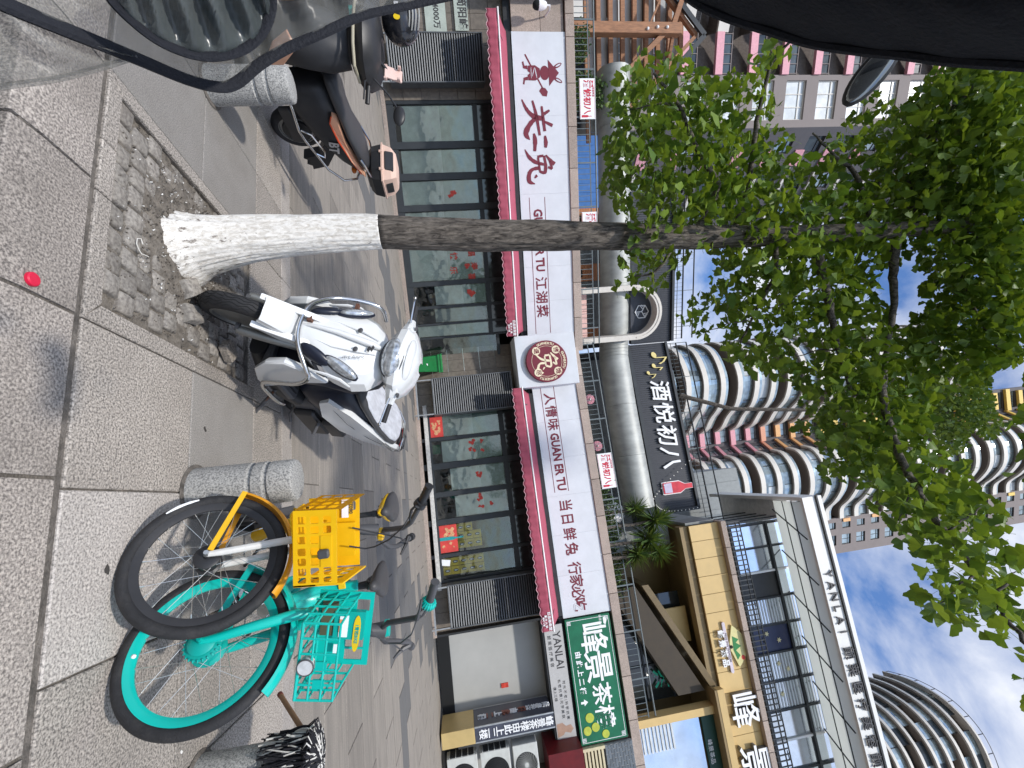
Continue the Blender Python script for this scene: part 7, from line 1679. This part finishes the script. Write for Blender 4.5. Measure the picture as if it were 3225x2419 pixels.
def ushell(levels, th=.03):
    rings = []
    for z, w_, xf, xb in levels:
        o_ = [(xb, w_), (xb + (xf - xb) * .45, w_ * .97), (xb + (xf - xb) * .74, w_ * .80), (xf - (xf - xb) * .10, w_ * .46), (xf, w_ * .10)]
        o_ = o_ + [(x, -y) for x, y in o_[::-1]]; i_ = [(x - th, y * .9) for x, y in o_[::-1]]
        rings.append([Vector((x, y, z)) for x, y in o_ + i_])
    return MB().loft(rings)
def xloft(secs, p=2.6, n=20):
    """sections across x: (x, half width, z bottom, z top), superellipse"""
    rings = []
    for x, w_, zb, zt in secs:
        c = (zb + zt) / 2; h = (zt - zb) / 2; rings.append([Vector((x, w_ * math.copysign(abs(math.cos(a)) ** (2 / p), math.cos(a)), c + h * math.copysign(abs(math.sin(a)) ** (2 / p), math.sin(a)))) for a in [2 * math.pi * i / n for i in range(n)]])
    return MB().loft(rings)
def swheel(S, x, R, wd, st, nm, tread=True):
    sec = [(R - .045 + .045 * math.cos(a) * (1 if math.cos(a) > 0 else 1.0), wd / 2 * math.sin(a)) for a in [2 * math.pi * i / 16 for i in range(16)]]
    rings = [[Vector((x + math.cos(t) * r_, y, R + math.sin(t) * r_)) for r_, y in sec] for t in [2 * math.pi * i / 64 for i in range(64)]]
    w_ = S.P(nm, MB().loft(rings, closed=True, cap=False), m_tyre, st, ang=60)
    S.P('rim', MB().lathe([(.03, -.04), (R - .08, -.032), (R - .075, -.045), (R - .065, -.045), (R - .065, .045), (R - .075, .045), (R - .08, .032), (.03, .04)], (x, 0, R), 40, 'Y'), m_alu, st, w_)
    if tread:
        g = MB()
        for k in range(-2, 3):
            pts = []
            for i in range(73):
                t = 2 * math.pi * i / 72; y = k * wd * .17 + .006 * math.sin(i * 1.7 + k); rr = R - .045 + .0455 * math.sqrt(max(0, 1 - (y / (wd / 2)) ** 2)); pts.append((x + math.cos(t) * rr, y, R + math.sin(t) * rr))
            g.tube(pts, .0022, 4, cap=False)
        S.P('tread_grooves', g, m_black, st, w_)
    return w_
S1 = Scooter('white scooter with a silver seat cover and chrome crash bar, its wheel in the pit', (-.03, 3.587, 0), -115.84, 13.2, .93)
S1.steer(15, (.95, 0, 1.0), (-.42, 0, .907))
swheel(S1, 1.25, .238, .095, True, 'front_wheel'); swheel(S1, 0, .238, .105, False, 'rear_wheel', False)
for s in (-1, 1):
    S1.P('fork_leg', MB().tube([(1.285, s * .102, .235), (1.275, s * .102, .26), (1.20, s * .102, .44), (1.12, s * .098, .62)], [.020, .026, .026, .022], 14), m_alu, True)
    S1.P('fork_cap', MB().cyl((1.29, s * .088, .225), (1.282, s * .088, .245), .024, .027, 14), m_gryp, True)
    # mudguard side wings, pointed at the tip
    q = [(1.41, .37), (1.25, .43), (1.14, .50), (1.05, .62), (1.13, .70), (1.22, .62), (1.31, .50)]
    S1.P('mudguard_wing', MB().prism(q, s * .062, s * .098, 'XZ'), m_wht, True, smooth=False, bevel=.005)
rg = []
for i in range(15):
    t = R_(44 + (150 - 44) * i / 14); R0 = .275; wd = .058 + .022 * math.sin(math.pi * min(1, (i + 2) / 12)) ; c_, s_ = math.cos(t), math.sin(t)
    q = [(R0 - .035, -wd), (R0 + .004, -wd * .92), (R0 + .016, -wd * .55), (R0 + .016, wd * .55), (R0 + .004, wd * .92), (R0 - .035, wd), (R0 - .035, wd - .006), (R0 - .004, wd * .82), (R0 + .008, wd * .5), (R0 + .008, -wd * .5), (R0 - .004, -wd * .82), (R0 - .035, -wd + .006)]
    rg.append([Vector((1.25 + c_ * r_, y, .238 + s_ * r_)) for r_, y in q])
S1.P('front_mudguard', MB().loft(rg), m_wht, True, ang=28)
# nose, leg shields
nose = [(.50, .055, 1.235, 1.13), (.545, .135, 1.245, 1.07), (.62, .19, 1.225, 1.03), (.72, .232, 1.185, .98), (.82, .252, 1.13, .93), (.90, .225, 1.085, .90), (.955, .165, 1.05, .885), (.995, .085, 1.02, .88)]
S1.P('nose_panel', ushell(nose), m_wht, ang=26)
S1.P('nose_ridge', MB().tube([(1.237, 0, .52), (1.236, 0, .62), (1.198, 0, .74), (1.142, 0, .84), (1.09, 0, .93), (1.03, 0, .985)], [.004, .012, .016, .020, .022, .012], 8), m_wht, ang=60)
for s in (-1, 1):
    S1.P('nose_crease', MB().tube([(1.215, s * .06, .60), (1.17, s * .085, .72), (1.115, s * .07, .86), (1.06, s * .05, .95)], [.003, .007, .008, .003], 6), m_wht)
    # side shield
    L1 = [(1.145, .60), (1.19, .50), (1.165, .385), (1.07, .285), (.93, .24), (.84, .25), (.88, .36), (.95, .47), (1.0, .60), (1.02, .70)]
    ri = []
    for off, sc_, dx in ((.190, .90, 0), (.212, .99, 0), (.232, 1.0, 0), (.240, .95, 0)):
        cx_, cz_ = 1.02, .45; ri.append([Vector((cx_ + (a - cx_) * sc_, s * off + s * (.015 if c > .5 else 0), cz_ + (c - cz_) * sc_)) for a, c in L1])
    S1.P('leg_shield', MB().loft(ri), m_wht, ang=30)
    S1.P('dark_intake', MB().loft([[Vector((1.165 - .01 * k + .06 * dx_, s * (.075 + .155 * t_ + dy_), .575 + .10 * t_ + dz_)) for dx_, dy_, dz_ in ((0, 0, -.026), (.3, 0, .0), (0, 0, .026), (-.9, 0, .0))] for k, t_ in ((0, 0), (1, .35), (4, .7), (8, 1.0))]), m_navy)
    # almond lamps
    qd = Vector((-.115, s * .105, .235)); Mq = qd.to_track_quat('Z', 'Y').to_matrix(); c_ = (1.118, s * .190, .785)
    S1.P('lamp_surround', MB().sph((c_[0] - .006, c_[1], c_[2]), 1, 20, 12, (.028, .040, .118), Mq), m_navy); S1.P('lamp_intake', MB().sph((1.172, s * .150, .640), 1, 18, 12, (.028, .042, .098), Mq), m_navy); S1.P('turn_signal', MB().sph((c_[0] + .004, c_[1] + s * .004, c_[2] + .006), 1, 20, 12, (.026, .034, .104), Mq), m_lensd)
    S1.P('vent_hole', MB().sph((1.135, s * .066, .845), 1, 14, 8, (.006, .018, .015)), m_gryp)
    S1.P('chin_strip', MB().tube([(1.02, s * .262, .83), (1.09, s * .255, .79), (1.12, s * .245, .72), (1.13, s * .23, .62)], [.006, .010, .010, .005], 6), m_wht)
# emblem: angular S, and the faint script
em = [(-.022, -.016), (.004, -.028), (.022, -.014), (.004, -.003), (.022, .010), (-.006, .028), (-.022, .014), (-.006, .004)]
e_ = S1.P('emblem', MB().prism([(a, b) for a, b in em], -.002, .002, 'XY'), m_gryp, smooth=False); e_.scale = (1.5, 1.5, 1)
e_.matrix_local = Matrix.Translation((1.112, .040, .925)) @ Matrix(((-.45, .0, .89), (0, 1, 0), (-.89, 0, -.45))).to_4x4() @ Matrix.Rotation(R_(90), 4, 'Z')
me = text_mesh('Sunny Star', .030, ext=.0005, shear=.3).copy(); me.materials.append(m_gryp)
o = bpy.data.objects.new('script', me); COL.objects.link(o); o.parent = S1.r; nn_ = Vector((.84, .30, .45)).normalized(); xx_ = Vector((.25, .25, -.9)); xx_ = (xx_ - nn_ * xx_.dot(nn_)).normalized(); yy_ = nn_.cross(xx_)
o.matrix_local = Matrix.Translation((1.128, .120, .845)) @ Matrix((xx_, yy_, nn_)).transposed().to_4x4()
S1.P('inner_shield', ushell([(.30, .17, .93, .84), (.45, .20, .97, .86), (.62, .215, .99, .88), (.80, .225, .955, .83), (.93, .16, .93, .80), (1.0, .08, .93, .82)]), m_navy, ang=40)
S1.P('floor_board', MB().rbox((.73, 0, .275), (.50, .36, .05), .05, 4), m_gryp)
for k in range(9): S1.P('floor_rib', MB().span((.52, -.145 + k * .034, .300), (.90, -.135 + k * .034, .306)), m_blkp, smooth=False)
S1.P('belly', xloft([(1.0, .10, .16, .27), (.8, .15, .13, .26), (.5, .16, .13, .26), (.3, .13, .15, .3)]), m_mblk)
S1.P('under_seat_body', xloft([(.585, .07, .32, .66), (.55, .125, .29, .71), (.40, .160, .30, .735), (.15, .178, .38, .75), (-.10, .170, .47, .775), (-.33, .135, .58, .80), (-.50, .08, .68, .81), (-.56, .03, .72, .80)], 3.0, 24), m_navy, ang=50)
for s in (-1, 1):
    sp_ = [(.46, .455, .150), (.50, .53, .150), (.34, .655, .178), (.06, .755, .192), (-.26, .815, .175), (-.58, .85, .11), (-.56, .74, .11), (-.28, .60, .155), (.02, .49, .185), (.28, .43, .18)]
    g = MB(); n_ = len(sp_); g.v = [(x, s * (y + .016), z) for x, z, y in sp_] + [(x, s * (y - .03), z) for x, z, y in sp_] + [(.03, s * .213, .655)]
    g.f = [(i, (i + 1) % n_, 2 * n_) for i in range(n_)] + [(i, n_ + i, n_ + (i + 1) % n_, (i + 1) % n_) for i in range(n_)]
    S1.P('side_panel', g, m_wht, ang=40); S1.P('panel_line', MB().tube([(.40, s * .172, .53), (.2, s * .208, .60), (-.1, s * .20, .69), (-.35, s * .165, .755)], .0022, 5), m_gryp)
    S1.P('passenger_peg', MB().tube([(.06, s * .17, .33), (.03, s * .26, .30)], .014, 10), m_gryp)
seat = [(.585, .05, .70, .745), (.55, .115, .705, .775), (.42, .150, .715, .79), (.2, .165, .735, .80), (0, .180, .76, .825), (-.2, .180, .785, .855), (-.36, .150, .80, .87), (-.46, .08, .81, .865)]
S1.P('seat', xloft(seat, 2.8, 28), m_seatv, ang=60)
S1.P('seat_cover', xloft([(x * .90 - .005, w_ * .86, zt - .04, zt + .010) for x, w_, zb, zt in seat], 3.2, 32), m_silv, ang=60)
S1.P('grab_rail', MB().tube([(-.22, .195, .80), (-.40, .185, .835), (-.55, .14, .865), (-.60, 0, .87), (-.55, -.14, .865), (-.40, -.185, .835), (-.22, -.195, .80)], .013, 10), m_chrome)
S1.P('rack_plate', MB().rbox((-.66, 0, .84), (.17, .18, .035), .03), m_mblk); S1.P('rack_loop', MB().tube([(-.60, .06, .865), (-.73, .06, .868), (-.73, -.06, .868), (-.60, -.06, .865)], .008, 8, closed=True), m_gryp)
S1.P('tail_lamp', MB().sph((-.55, 0, .775), 1, 16, 10, (.06, .11, .04)), mat('red_lens', (.4, .01, .01), .2)); 
for s in (-1, 1): S1.P('rear_signal', MB().sph((-.46, s * .135, .80), 1, 14, 8, (.07, .035, .025)), m_lens)
S1.P('engine', MB().rbox((.12, .02, .27), (.42, .20, .20), .05, 4), m_gryp); S1.P('transmission_case', MB().rbox((-.02, .13, .25), (.46, .07, .16), .06, 4), m_mblk); S1.P('air_box', MB().rbox((-.05, .14, .42), (.3, .10, .12), .03), m_mblk)
S1.P('exhaust', MB().tube([(.3, -.12, .16), (.1, -.16, .18), (-.25, -.18, .26), (-.42, -.18, .33)], [.02, .045, .055, .05], 16), m_gryp); S1.P('rear_mudguard', arcband(Vector((0, 0, .238)), Vector((1, 0, 0)), Vector((0, 1, 0)), Vector((0, 0, 1)), .28, 60, 205, .06), m_mblk)
for s in (-1, 1): S1.P('shock', MB().tube([(-.12, s * .12, .28), (-.22, s * .12, .60)], .022, 10), m_chrome)
S1.P('side_stand', MB().tube([(.60, .15, .20), (.56, .20, .15), (.50, .28, .07), (.45, .33, .028)], [.012, .014, .012, .016], 8), m_gryp); S1.P('stand_spring', MB().tube([(.60, .17, .19), (.50, .27, .08)], .009, 6), m_rust)
for s in (-1, 1): S1.P('centre_stand', MB().tube([(.20, s * .09, .18), (.06, s * .12, .09), (-.02, s * .15, .075)], .012, 8), m_gryp)
# chrome crash bar
cb = [(.93, -.285, .92), (1.03, -.31, .90), (1.10, -.30, .80), (1.17, -.255, .66), (1.245, -.15, .575), (1.27, -.05, .555), (1.27, .06, .555), (1.245, .15, .575), (1.19, .235, .615), (1.13, .285, .63), (1.07, .30, .55), (1.02, .285, .42), (.97, .27, .31), (.86, .262, .265), (.66, .255, .262), (.55, .23, .26)]
dn = []
for i in range(len(cb) - 1):
    p0, p1, p2, p3 = [Vector(cb[j]) for j in (max(i - 1, 0), i, i + 1, min(i + 2, len(cb) - 1))]
    for k in range(4): t = k / 4; dn.append(.5 * ((2 * p1) + (p2 - p0) * t + (2 * p0 - 5 * p1 + 4 * p2 - p3) * t * t + (3 * p1 - p0 - 3 * p2 + p3) * t ** 3))
S1.P('crash_bar', MB().tube(dn + [Vector(cb[-1])], .0135, 12), m_chrome)
S1.P('crash_bar_bracket', MB().span((1.10, -.262, .77), (1.13, -.17, .79)), m_rust, smooth=False); S1.P('crash_bar_bracket', MB().span((1.20, -.05, .575), (1.26, -.02, .60)), m_rust, smooth=False)
S1.P('reflector', MB().sph((1.13, -.16, .585), 1, 14, 8, (.03, .012, .02)), m_rust)
# headlamp cowl and bars
S1.P('handlebar_cowl', ushell([(.985, .10, 1.03, .90), (1.01, .17, 1.07, .86), (1.05, .225, 1.10, .84), (1.09, .235, 1.10, .84), (1.13, .20, 1.07, .85), (1.165, .12, 1.02, .86), (1.185, .04, .97, .88)], .08), m_wht, True, ang=26)
for s in (-1, 1):
    S1.P('cowl_wing', MB().loft([[Vector((.93 + a * k + dx_, s * y_, 1.075 + c * k + dz_)) for a, c in ((.06, 0), (.045, .035), (0, .05), (-.045, .035), (-.06, 0), (-.045, -.035), (0, -.05), (.045, -.035))] for y_, k, dx_, dz_ in ((.10, 1.15, .03, 0), (.19, 1.0, .02, 0), (.255, .62, -.01, -.005), (.285, .5, -.02, -.008))]), m_wht, True, ang=30)
    S1.P('grip', MB().tube([(.905, s * .275, 1.067), (.885, s * .40, 1.058)], [.019, .018], 14), m_blkp, True); S1.P('brake_lever', MB().tube([(.965, s * .255, 1.075), (.99, s * .31, 1.075), (.975, s * .42, 1.062)], [.007, .006, .0055], 8), m_chrome, True); S1.P('lever_ball', MB().sph((.975, s * .423, 1.062), .011, 10, 8), m_chrome, True)
    S1.P('mirror_socket', MB().lathe([(0, .012), (.014, .010), (.016, 0)], (.96, s * .225, 1.115), 14, 'Z'), m_gryp, True)
S1.P('headlamp', MB().sph((1.052, .015, 1.05), 1, 28, 16, (.062, .128, .066)), m_lensd, True); S1.P('headlamp_bulb', MB().sph((1.05, 0, 1.06), 1, 14, 10, (.055, .05, .045)), m_chrome, True)
S1.P('headlamp_rim', MB().tube([(1.075 - .05 * abs(math.cos(a)) ** 2, .015 + .132 * math.cos(a), 1.05 + .069 * math.sin(a)) for a in [2 * math.pi * i / 30 for i in range(30)]], .005, 6, closed=True), m_gryp, True)
S1.P('visor', MB().sph((.99, 0, 1.135), 1, 20, 10, (.085, .14, .035)), m_wht, True)

# -- black scooter with salmon trim and a top box
S2 = Scooter('black scooter with salmon stripes and a salmon top box behind the left bollard', (-2.31, 3.876, 0), -100.75, 2.6, .836)
S2.steer(12, (.95, 0, 1.0), (-.42, 0, .907))
swheel(S2, 1.25, .22, .09, True, 'front_wheel', False); w_ = swheel(S2, 0, .235, .11, False, 'rear_wheel', False)
S2.P('hub_motor', MB().lathe([(0, -.06), (.13, -.055), (.14, 0), (.13, .055), (0, .06)], (0, 0, .235), 32, 'Y'), m_mblk, False, w_)
S2.P('body', xloft([(.60, .08, .30, .60), (.55, .14, .28, .67), (.40, .175, .28, .70), (.15, .185, .36, .72), (-.10, .175, .46, .74), (-.33, .14, .56, .76), (-.52, .08, .66, .77)], 3.2, 24), m_mblk, ang=45)
st2 = [(.66, .05, .66, .72), (.62, .13, .66, .765), (.45, .165, .67, .785), (.25, .165, .69, .775), (.05, .18, .71, .785), (-.12, .19, .73, .83), (-.34, .18, .75, .85), (-.46, .13, .76, .845), (-.50, .05, .77, .83)]
S2.P('seat', xloft(st2, 2.7, 28), m_seatv, ang=60)
for s in (-1, 1):
    g = MB(); sp_ = [(.36, .66), (.30, .69), (.0, .70), (-.30, .745), (-.56, .785), (-.50, .745), (-.25, .70), (.05, .645), (.28, .625)]
    n_ = len(sp_); g.v = [(x, s * (.196 if x > -.3 else .15), z) for x, z in sp_] + [(x, s * .10, z) for x, z in sp_]; g.f = [tuple(range(n_)), tuple(range(n_, 2 * n_))] + [(i, n_ + i, n_ + (i + 1) % n_, (i + 1) % n_) for i in range(n_)]
    S2.P('side_stripe', g, m_peach, smooth=False); S2.P('stripe_edge', MB().tube([(.36, s * .2, .655), (.28, s * .202, .622), (.05, s * .202, .642), (-.25, s * .19, .698), (-.50, s * .155, .745)], .006, 6), mat('orange_red_edge', (.62, .07, .015), .4))
    S2.P('chrome_side_bar', MB().tube([(.72, s * .19, .36), (.50, s * .235, .36), (.25, s * .26, .34), (.12, s * .265, .36), (-.05, s * .26, .40), (-.30, s * .25, .45), (-.52, s * .22, .56), (-.60, s * .14, .68), (-.60, 0, .72)], .013, 10), m_chrome)
    S2.P('chrome_peg_loop', MB().tube([(.26, s * .262, .36), (.22, s * .275, .44), (.0, s * .28, .50), (-.08, s * .28, .48), (-.05, s * .265, .41)], .010, 8), m_chrome)
    S2.P('grab_handle', MB().tube([(-.20, s * .205, .80), (-.42, s * .21, .85), (-.60, s * .16, .86)], .011, 8), m_chrome)
me = text_mesh('BT', .13, bold=.03, ext=.001).copy(); me.materials.append(mat('pale_decal', (.45, .42, .40), .5)); o = bpy.data.objects.new('decal_letters', me); COL.objects.link(o); o.parent = S2.r; o.location = (-.05, .192, .57); o.rotation_euler = (R_(90), R_(12), R_(180))
S2.P('rear_mudguard', MB().prism([(.02, .48), (-.30, .52), (-.50, .40), (-.56, .22), (-.50, .23), (-.47, .18), (-.42, .22), (-.38, .17), (-.33, .34), (-.18, .44)], -.06, .06, 'XZ'), m_mblk, smooth=False, bevel=.008); S2.P('swing_arm', MB().rbox((.16, .12, .24), (.42, .05, .10), .02), m_mblk)
S2.P('tail_reflector', MB().sph((-.55, .05, .66), 1, 12, 8, (.03, .06, .03)), mat('orange_lens', (.5, .12, .01), .3)); S2.P('floor_board', MB().rbox((.76, 0, .26), (.42, .34, .08), .04), m_mblk)
S2.P('front_shield', ushell([(.26, .17, 1.02, .90), (.45, .23, 1.12, .93), (.62, .25, 1.14, .90), (.80, .24, 1.10, .86), (.95, .17, 1.02, .84)]), m_mblk, ang=40)
for s in (-1, 1): S2.P('front_side_blade', MB().prism([(1.22, .58), (1.08, .60), (.86, .38), (.80, .28), (.92, .30), (1.12, .44)], s * .235, s * .262, 'XZ'), m_peach, smooth=False, bevel=.008)
S2.P('front_mudguard', arcband(Vector((1.25, 0, .22)), Vector((1, 0, 0)), Vector((0, 1, 0)), Vector((0, 0, 1)), .26, 10, 150, .06), m_mblk, True)
S2.P('dash_cowl', ushell([(.98, .20, 1.06, .86), (1.04, .29, 1.14, .84), (1.10, .31, 1.16, .82), (1.16, .27, 1.12, .82), (1.20, .16, 1.02, .84)], .1), m_mblk, True, ang=40)
S2.P('cowl_piping', MB().tube([(.88, .30, 1.035), (1.05, .285, 1.03), (1.13, .16, 1.03), (1.15, 0, 1.03), (1.13, -.16, 1.03), (1.05, -.285, 1.03), (.88, -.30, 1.035)], .012, 8), mat('cream_piping', (.42, .38, .28), .4), True)
for s in (-1, 1):
    S2.P('grip', MB().tube([(.86, s * .31, 1.10), (.83, s * .44, 1.09)], .019, 14), m_blkp, True); S2.P('brake_lever', MB().tube([(.92, s * .29, 1.10), (.95, s * .33, 1.09), (.92, s * .46, 1.08)], .007, 8), m_blkp, True)
    S2.P('mirror_stem', MB().tube([(.90, s * .27, 1.15), (.86, s * .36, 1.26), (.84, s * .46, 1.34)], .007, 8), m_blkp, True); S2.P('mirror', MB().sph((.84, s * .52, 1.355), 1, 18, 10, (.025, .085, .05)), m_blkp, True)
S2.P('phone_arm', MB().tube([(.88, .10, 1.18), (.84, .14, 1.24), (.82, .16, 1.27)], .012, 8), m_blkp, True); S2.P('phone_holder', MB().rbox((.82, .16, 1.29), (.02, .10, .15), .008, 2, (0, -.4, 0)), mat('pink_phone_holder', (.70, .50, .44), .4), True)
for y_ in (.11, .21):
    for z_ in (1.23, 1.34): S2.P('holder_claw', MB().rbox((.835, y_, z_), (.04, .02, .025), .006), mat('pink_phone_holder', (.70, .50, .44), .4), True)
tb = root('top_box', 'black and pale salmon top box on the rack of the black scooter', 'box', tuple(S2.r.matrix_basis @ Vector((-.66, 0, .80)))); tb.rotation_euler = S2.r.rotation_euler; tb.scale = (.836,) * 3
part('rack', MB().tube([(.20, .10, 0), (-.1, .12, 0), (-.12, 0, 0), (-.1, -.12, 0), (.20, -.10, 0)], .010, 8), m_chrome, tb)
part('lower_shell', MB().loft([[Vector((x * a_, y * b_, z)) for x, y in ((1, .5), (.8, 1), (-.75, 1), (-1, .7), (-1, -.7), (-.75, -1), (.8, -1), (1, -.5))] for z, a_, b_ in ((.01, .15, .16), (.06, .19, .21), (.16, .20, .235))]), m_mblk, tb, smooth=False, bevel=.01)
part('lid', MB().loft([[Vector((x * a_ + dx_, y * b_, z)) for x, y in ((1, .5), (.8, 1), (-.75, 1), (-1, .7), (-1, -.7), (-.75, -1), (.8, -1), (1, -.5))] for z, a_, b_, dx_ in ((.165, .213, .248, 0), (.18, .213, .248, 0), (.185, .198, .228, 0), (.27, .185, .20, -.005), (.32, .14, .15, -.01), (.33, .08, .10, -.01))]), m_beige, tb, ang=30)
part('lid_window', MB().rbox((.165, .0, .245), (.06, .24, .10), .02, 3, (0, -.25, 0)), m_mblk, tb)
part('lid_side_window', MB().rbox((-.0, .205, .235), (.16, .03, .08), .01, 3, (.25, 0, 0)), m_mblk, tb)
for y_ in (-.1, .12): part('latch', MB().rbox((.205, y_, .165), (.03, .03, .04), .006), m_beige, tb)
# helmet on a black carrier box at the far left
hb = atd(1262, 70, 4.2); hr = root('motorcycle_helmet', 'black helmet with grey stripes and a yellow round sticker at the far left', 'helmet', hb)
part('shell', MB().sph((0, 0, 0), .14, 24, 14, (1.1, .95, .95)), mat('helmet_black', (.02, .02, .025), .2, coat=.5), hr)
for k in range(4): part('stripe', MB().tube([(.02 + .10 * math.cos(a), -.137 * math.sin(a) * .9, .03 + .022 * k + .04 * math.sin(a)) for a in [R_(30 + 12 * i) for i in range(8)]], .006, 5), mat('helmet_stripe', (.4, .4, .38), .4), hr)
part('sticker', MB().lathe([(0, -.002), (.022, -.002), (.022, .002), (0, .002)], (.06, -.122, -.02), 20, 'Y'), mat('sticker_yellow', (.80, .55, .01), .5), hr); part('white_mark', MB().span((-.03, -.142, -.03), (.02, -.135, .0)), m_letw, hr, smooth=False)
cb_ = root('carrier_box', 'black carrier box of another parked scooter under the helmet', 'box', (hb.x - .1, hb.y + .05, 0)); part('case', MB().rbox((0, 0, hb.z - .33), (.5, .4, .36), .05), m_mblk, cb_); part('stand_leg', MB().rbox((0, 0, (hb.z - .5) / 2), (.12, .5, hb.z - .5), .03), m_mblk, cb_); part('green_tag', MB().span((.12, -.212, hb.z - .33), (.2, -.203, hb.z - .25)), m_teald, cb_, smooth=False)

# ------------------------------------------------------------------ rain hood of the vehicle the picture is taken from
m_filmc = mat('clear_hood_film', (0.15, 0.15, 0.14), .28, var=.25, scale=5, bump=.25, bscale=4, spec=.3, alpha=.34, dirt=.2, dcol=(.5, .5, .48))
m_filmd = mat('tinted_hood_film', (0.10, 0.115, 0.115), .25, var=.5, scale=5, bump=.5, bscale=3, spec=.4, alpha=.70)
m_bind = mat('black_binding', (0.008, 0.009, 0.014), .8, bump=.3, bscale=300)
m_cloth = mat('dark_hood_cloth', (0.006, 0.007, 0.011), .9, var=.2, bump=.3, bscale=200)
ho = atd(400, 100, .55); hd = root('rain_hood', 'clear plastic rain hood with black piping and an oval window, close at the left', 'rain hood', ho)
def smooth_px(pts, n=6):
    c = [Vector((a, b, d)) for a, b, d in pts]; out_ = []
    for i in range(len(c) - 1):
        p0, p1, p2, p3 = c[max(i - 1, 0)], c[i], c[i + 1], c[min(i + 2, len(c) - 1)]
        for k in range(n): t = k / n; q = .5 * ((2 * p1) + (p2 - p0) * t + (2 * p0 - 5 * p1 + 4 * p2 - p3) * t * t + (3 * p1 - p0 - 3 * p2 + p3) * t ** 3); out_.append((q.x, q.y, q.z))
    out_.append(tuple(c[-1])); return out_
b1 = smooth_px([(-60, -30, .50), (0, 7, .50), (190, 87, .51), (408, 175, .53), (583, 248, .55), (685, 274, .56), (744, 262, .57), (816, 204, .58), (904, 153, .59), (1021, 102, .60), (1137, 51, .62), (1268, 22, .64), (1420, -10, .66)])
part('piping', MB().tube([atd(*p) - ho for p in b1], [.0072 - .0028 * i / len(b1) for i in range(len(b1))], 8, flat=.55), m_bind, hd)
b2 = smooth_px([(320, -60, .49), (350, 0, .49), (423, 73, .495), (503, 131, .50), (598, 170, .505), (685, 178, .51), (773, 153, .52), (831, 95, .53), (855, 20, .54), (850, -60, .54)])
part('window_piping', MB().tube([atd(*p) - ho for p in b2], .0044, 8, flat=.6), m_bind, hd)
def sheet(outer, inner, m, nm, N_=8):
    """film stretched between two lines"""
    g = MB(); n_ = len(outer)
    for i, (a, b) in enumerate(zip(outer, inner)):
        for j in range(N_ + 1):
            t = j / N_; p = (Vector(a) * (1 - t) + Vector(b) * t); q = atd(p.x, p.y, p.z + .012 * math.sin(i * .9 + j * .8) * (t * (1 - t) * 4)) - ho; g.v.append(tuple(q))
    for i in range(n_ - 1):
        for j in range(N_): a = i * (N_ + 1) + j; g.f.append((a, a + 1, a + N_ + 2, a + N_ + 1))
    o = part(nm, g, m, hd, ang=180); s = o.modifiers.new('thickness', 'SOLIDIFY'); s.thickness = .0006; return o
edge = smooth_px([(-60, 290, .5), (30, 270, .5), (175, 250, .51), (313, 215, .52), (430, 180, .53), (560, 150, .55), (640, 130, .56), (700, 110, .565), (760, 90, .57), (900, 60, .59), (1021, 30, .60), (1268, -10, .64), (1420, -60, .66)])
m_edge = [(a if a[0] < 420 else b) for a, b in zip(edge, b1)]
top_ = [(p[0] * .98, -170, p[2] + .03) for p in b1]
sheet(b1, top_, m_filmc, 'clear_film')
low = [p for p in edge if p[0] < 440]; upb = smooth_px([(-60, -30, .501), (0, 7, .501), (120, 58, .505), (250, 112, .515), (430, 183, .535)], 4); nL = min(len(low), len(upb))
low = [edge[int(i * (sum(1 for p in edge if p[0] < 440) - 1) / 15)] for i in range(16)]; upb = [b1[int(i * (sum(1 for p in b1 if p[0] < 430) - 1) / 15)] for i in range(16)]
sheet(low, upb, m_filmc, 'clear_film'); part('film_seam', MB().tube([atd(*p) - ho for p in low], .0022, 6), m_filmc, hd)
sheet(b2, [(600 + (p[0] - 600) * .9, -120, p[2]) for p in b2], m_filmd, 'window_film')
co = atd(2800, 60, .62); cn = root('hood_canopy', 'black cloth canopy of the hood filling the upper left corner of the view', 'canopy', co)
cl = smooth_px([(2080, -90, .70), (2185, 0, .69), (2280, 48, .68), (2406, 88, .67), (2552, 132, .66), (2700, 155, .65), (2850, 170, .64), (3000, 188, .63), (3225, 202, .62), (3400, 212, .61)])
g = MB(); n_ = len(cl); N_ = 10
for i, p in enumerate(cl):
    for j in range(N_ + 1):
        t = j / N_; q = atd(p[0] + 60 * t, p[1] - 210 * t, p[2] - .08 * math.sin(t * 1.5) + .002 * math.sin(i * .7 + j)) - co; g.v.append(tuple(q))
for i in range(n_ - 1):
    for j in range(N_): a = i * (N_ + 1) + j; g.f.append((a, a + 1, a + N_ + 2, a + N_ + 1))
o = part('cloth', g, m_cloth, cn, ang=180); s = o.modifiers.new('thickness', 'SOLIDIFY'); s.thickness = .003
part('hem', MB().tube([atd(*p) - co for p in cl], .0055, 8), m_bind, cn)
# mirror hanging from the canopy
mr = atd(2745, 232, .75); mm_ = root('wing_mirror', 'dark oval mirror hanging below the black cloth canopy', 'mirror', mr)
ax = (atd(2800, 172, .75) - atd(2692, 300, .75)).normalized(); vw = (mr - EYE).normalized(); sd_ = ax.cross(vw).normalized(); Mm = Matrix((sd_, vw, ax)).transposed()
part('housing', MB().sph((0, 0, 0), 1, 24, 14, (.0155, .010, .036), Mm), m_blkp, mm_); part('mirror_glass', MB().sph(-vw * .006, 1, 24, 12, (.0125, .0068, .031), Mm), mat('mirror_glass', (.25, .27, .28), .05, metal=.9), mm_)
part('hanger', MB().tube([ax * .030, ax * .050 + sd_ * .004, ax * .075], .005, 8), m_blkp, mm_)
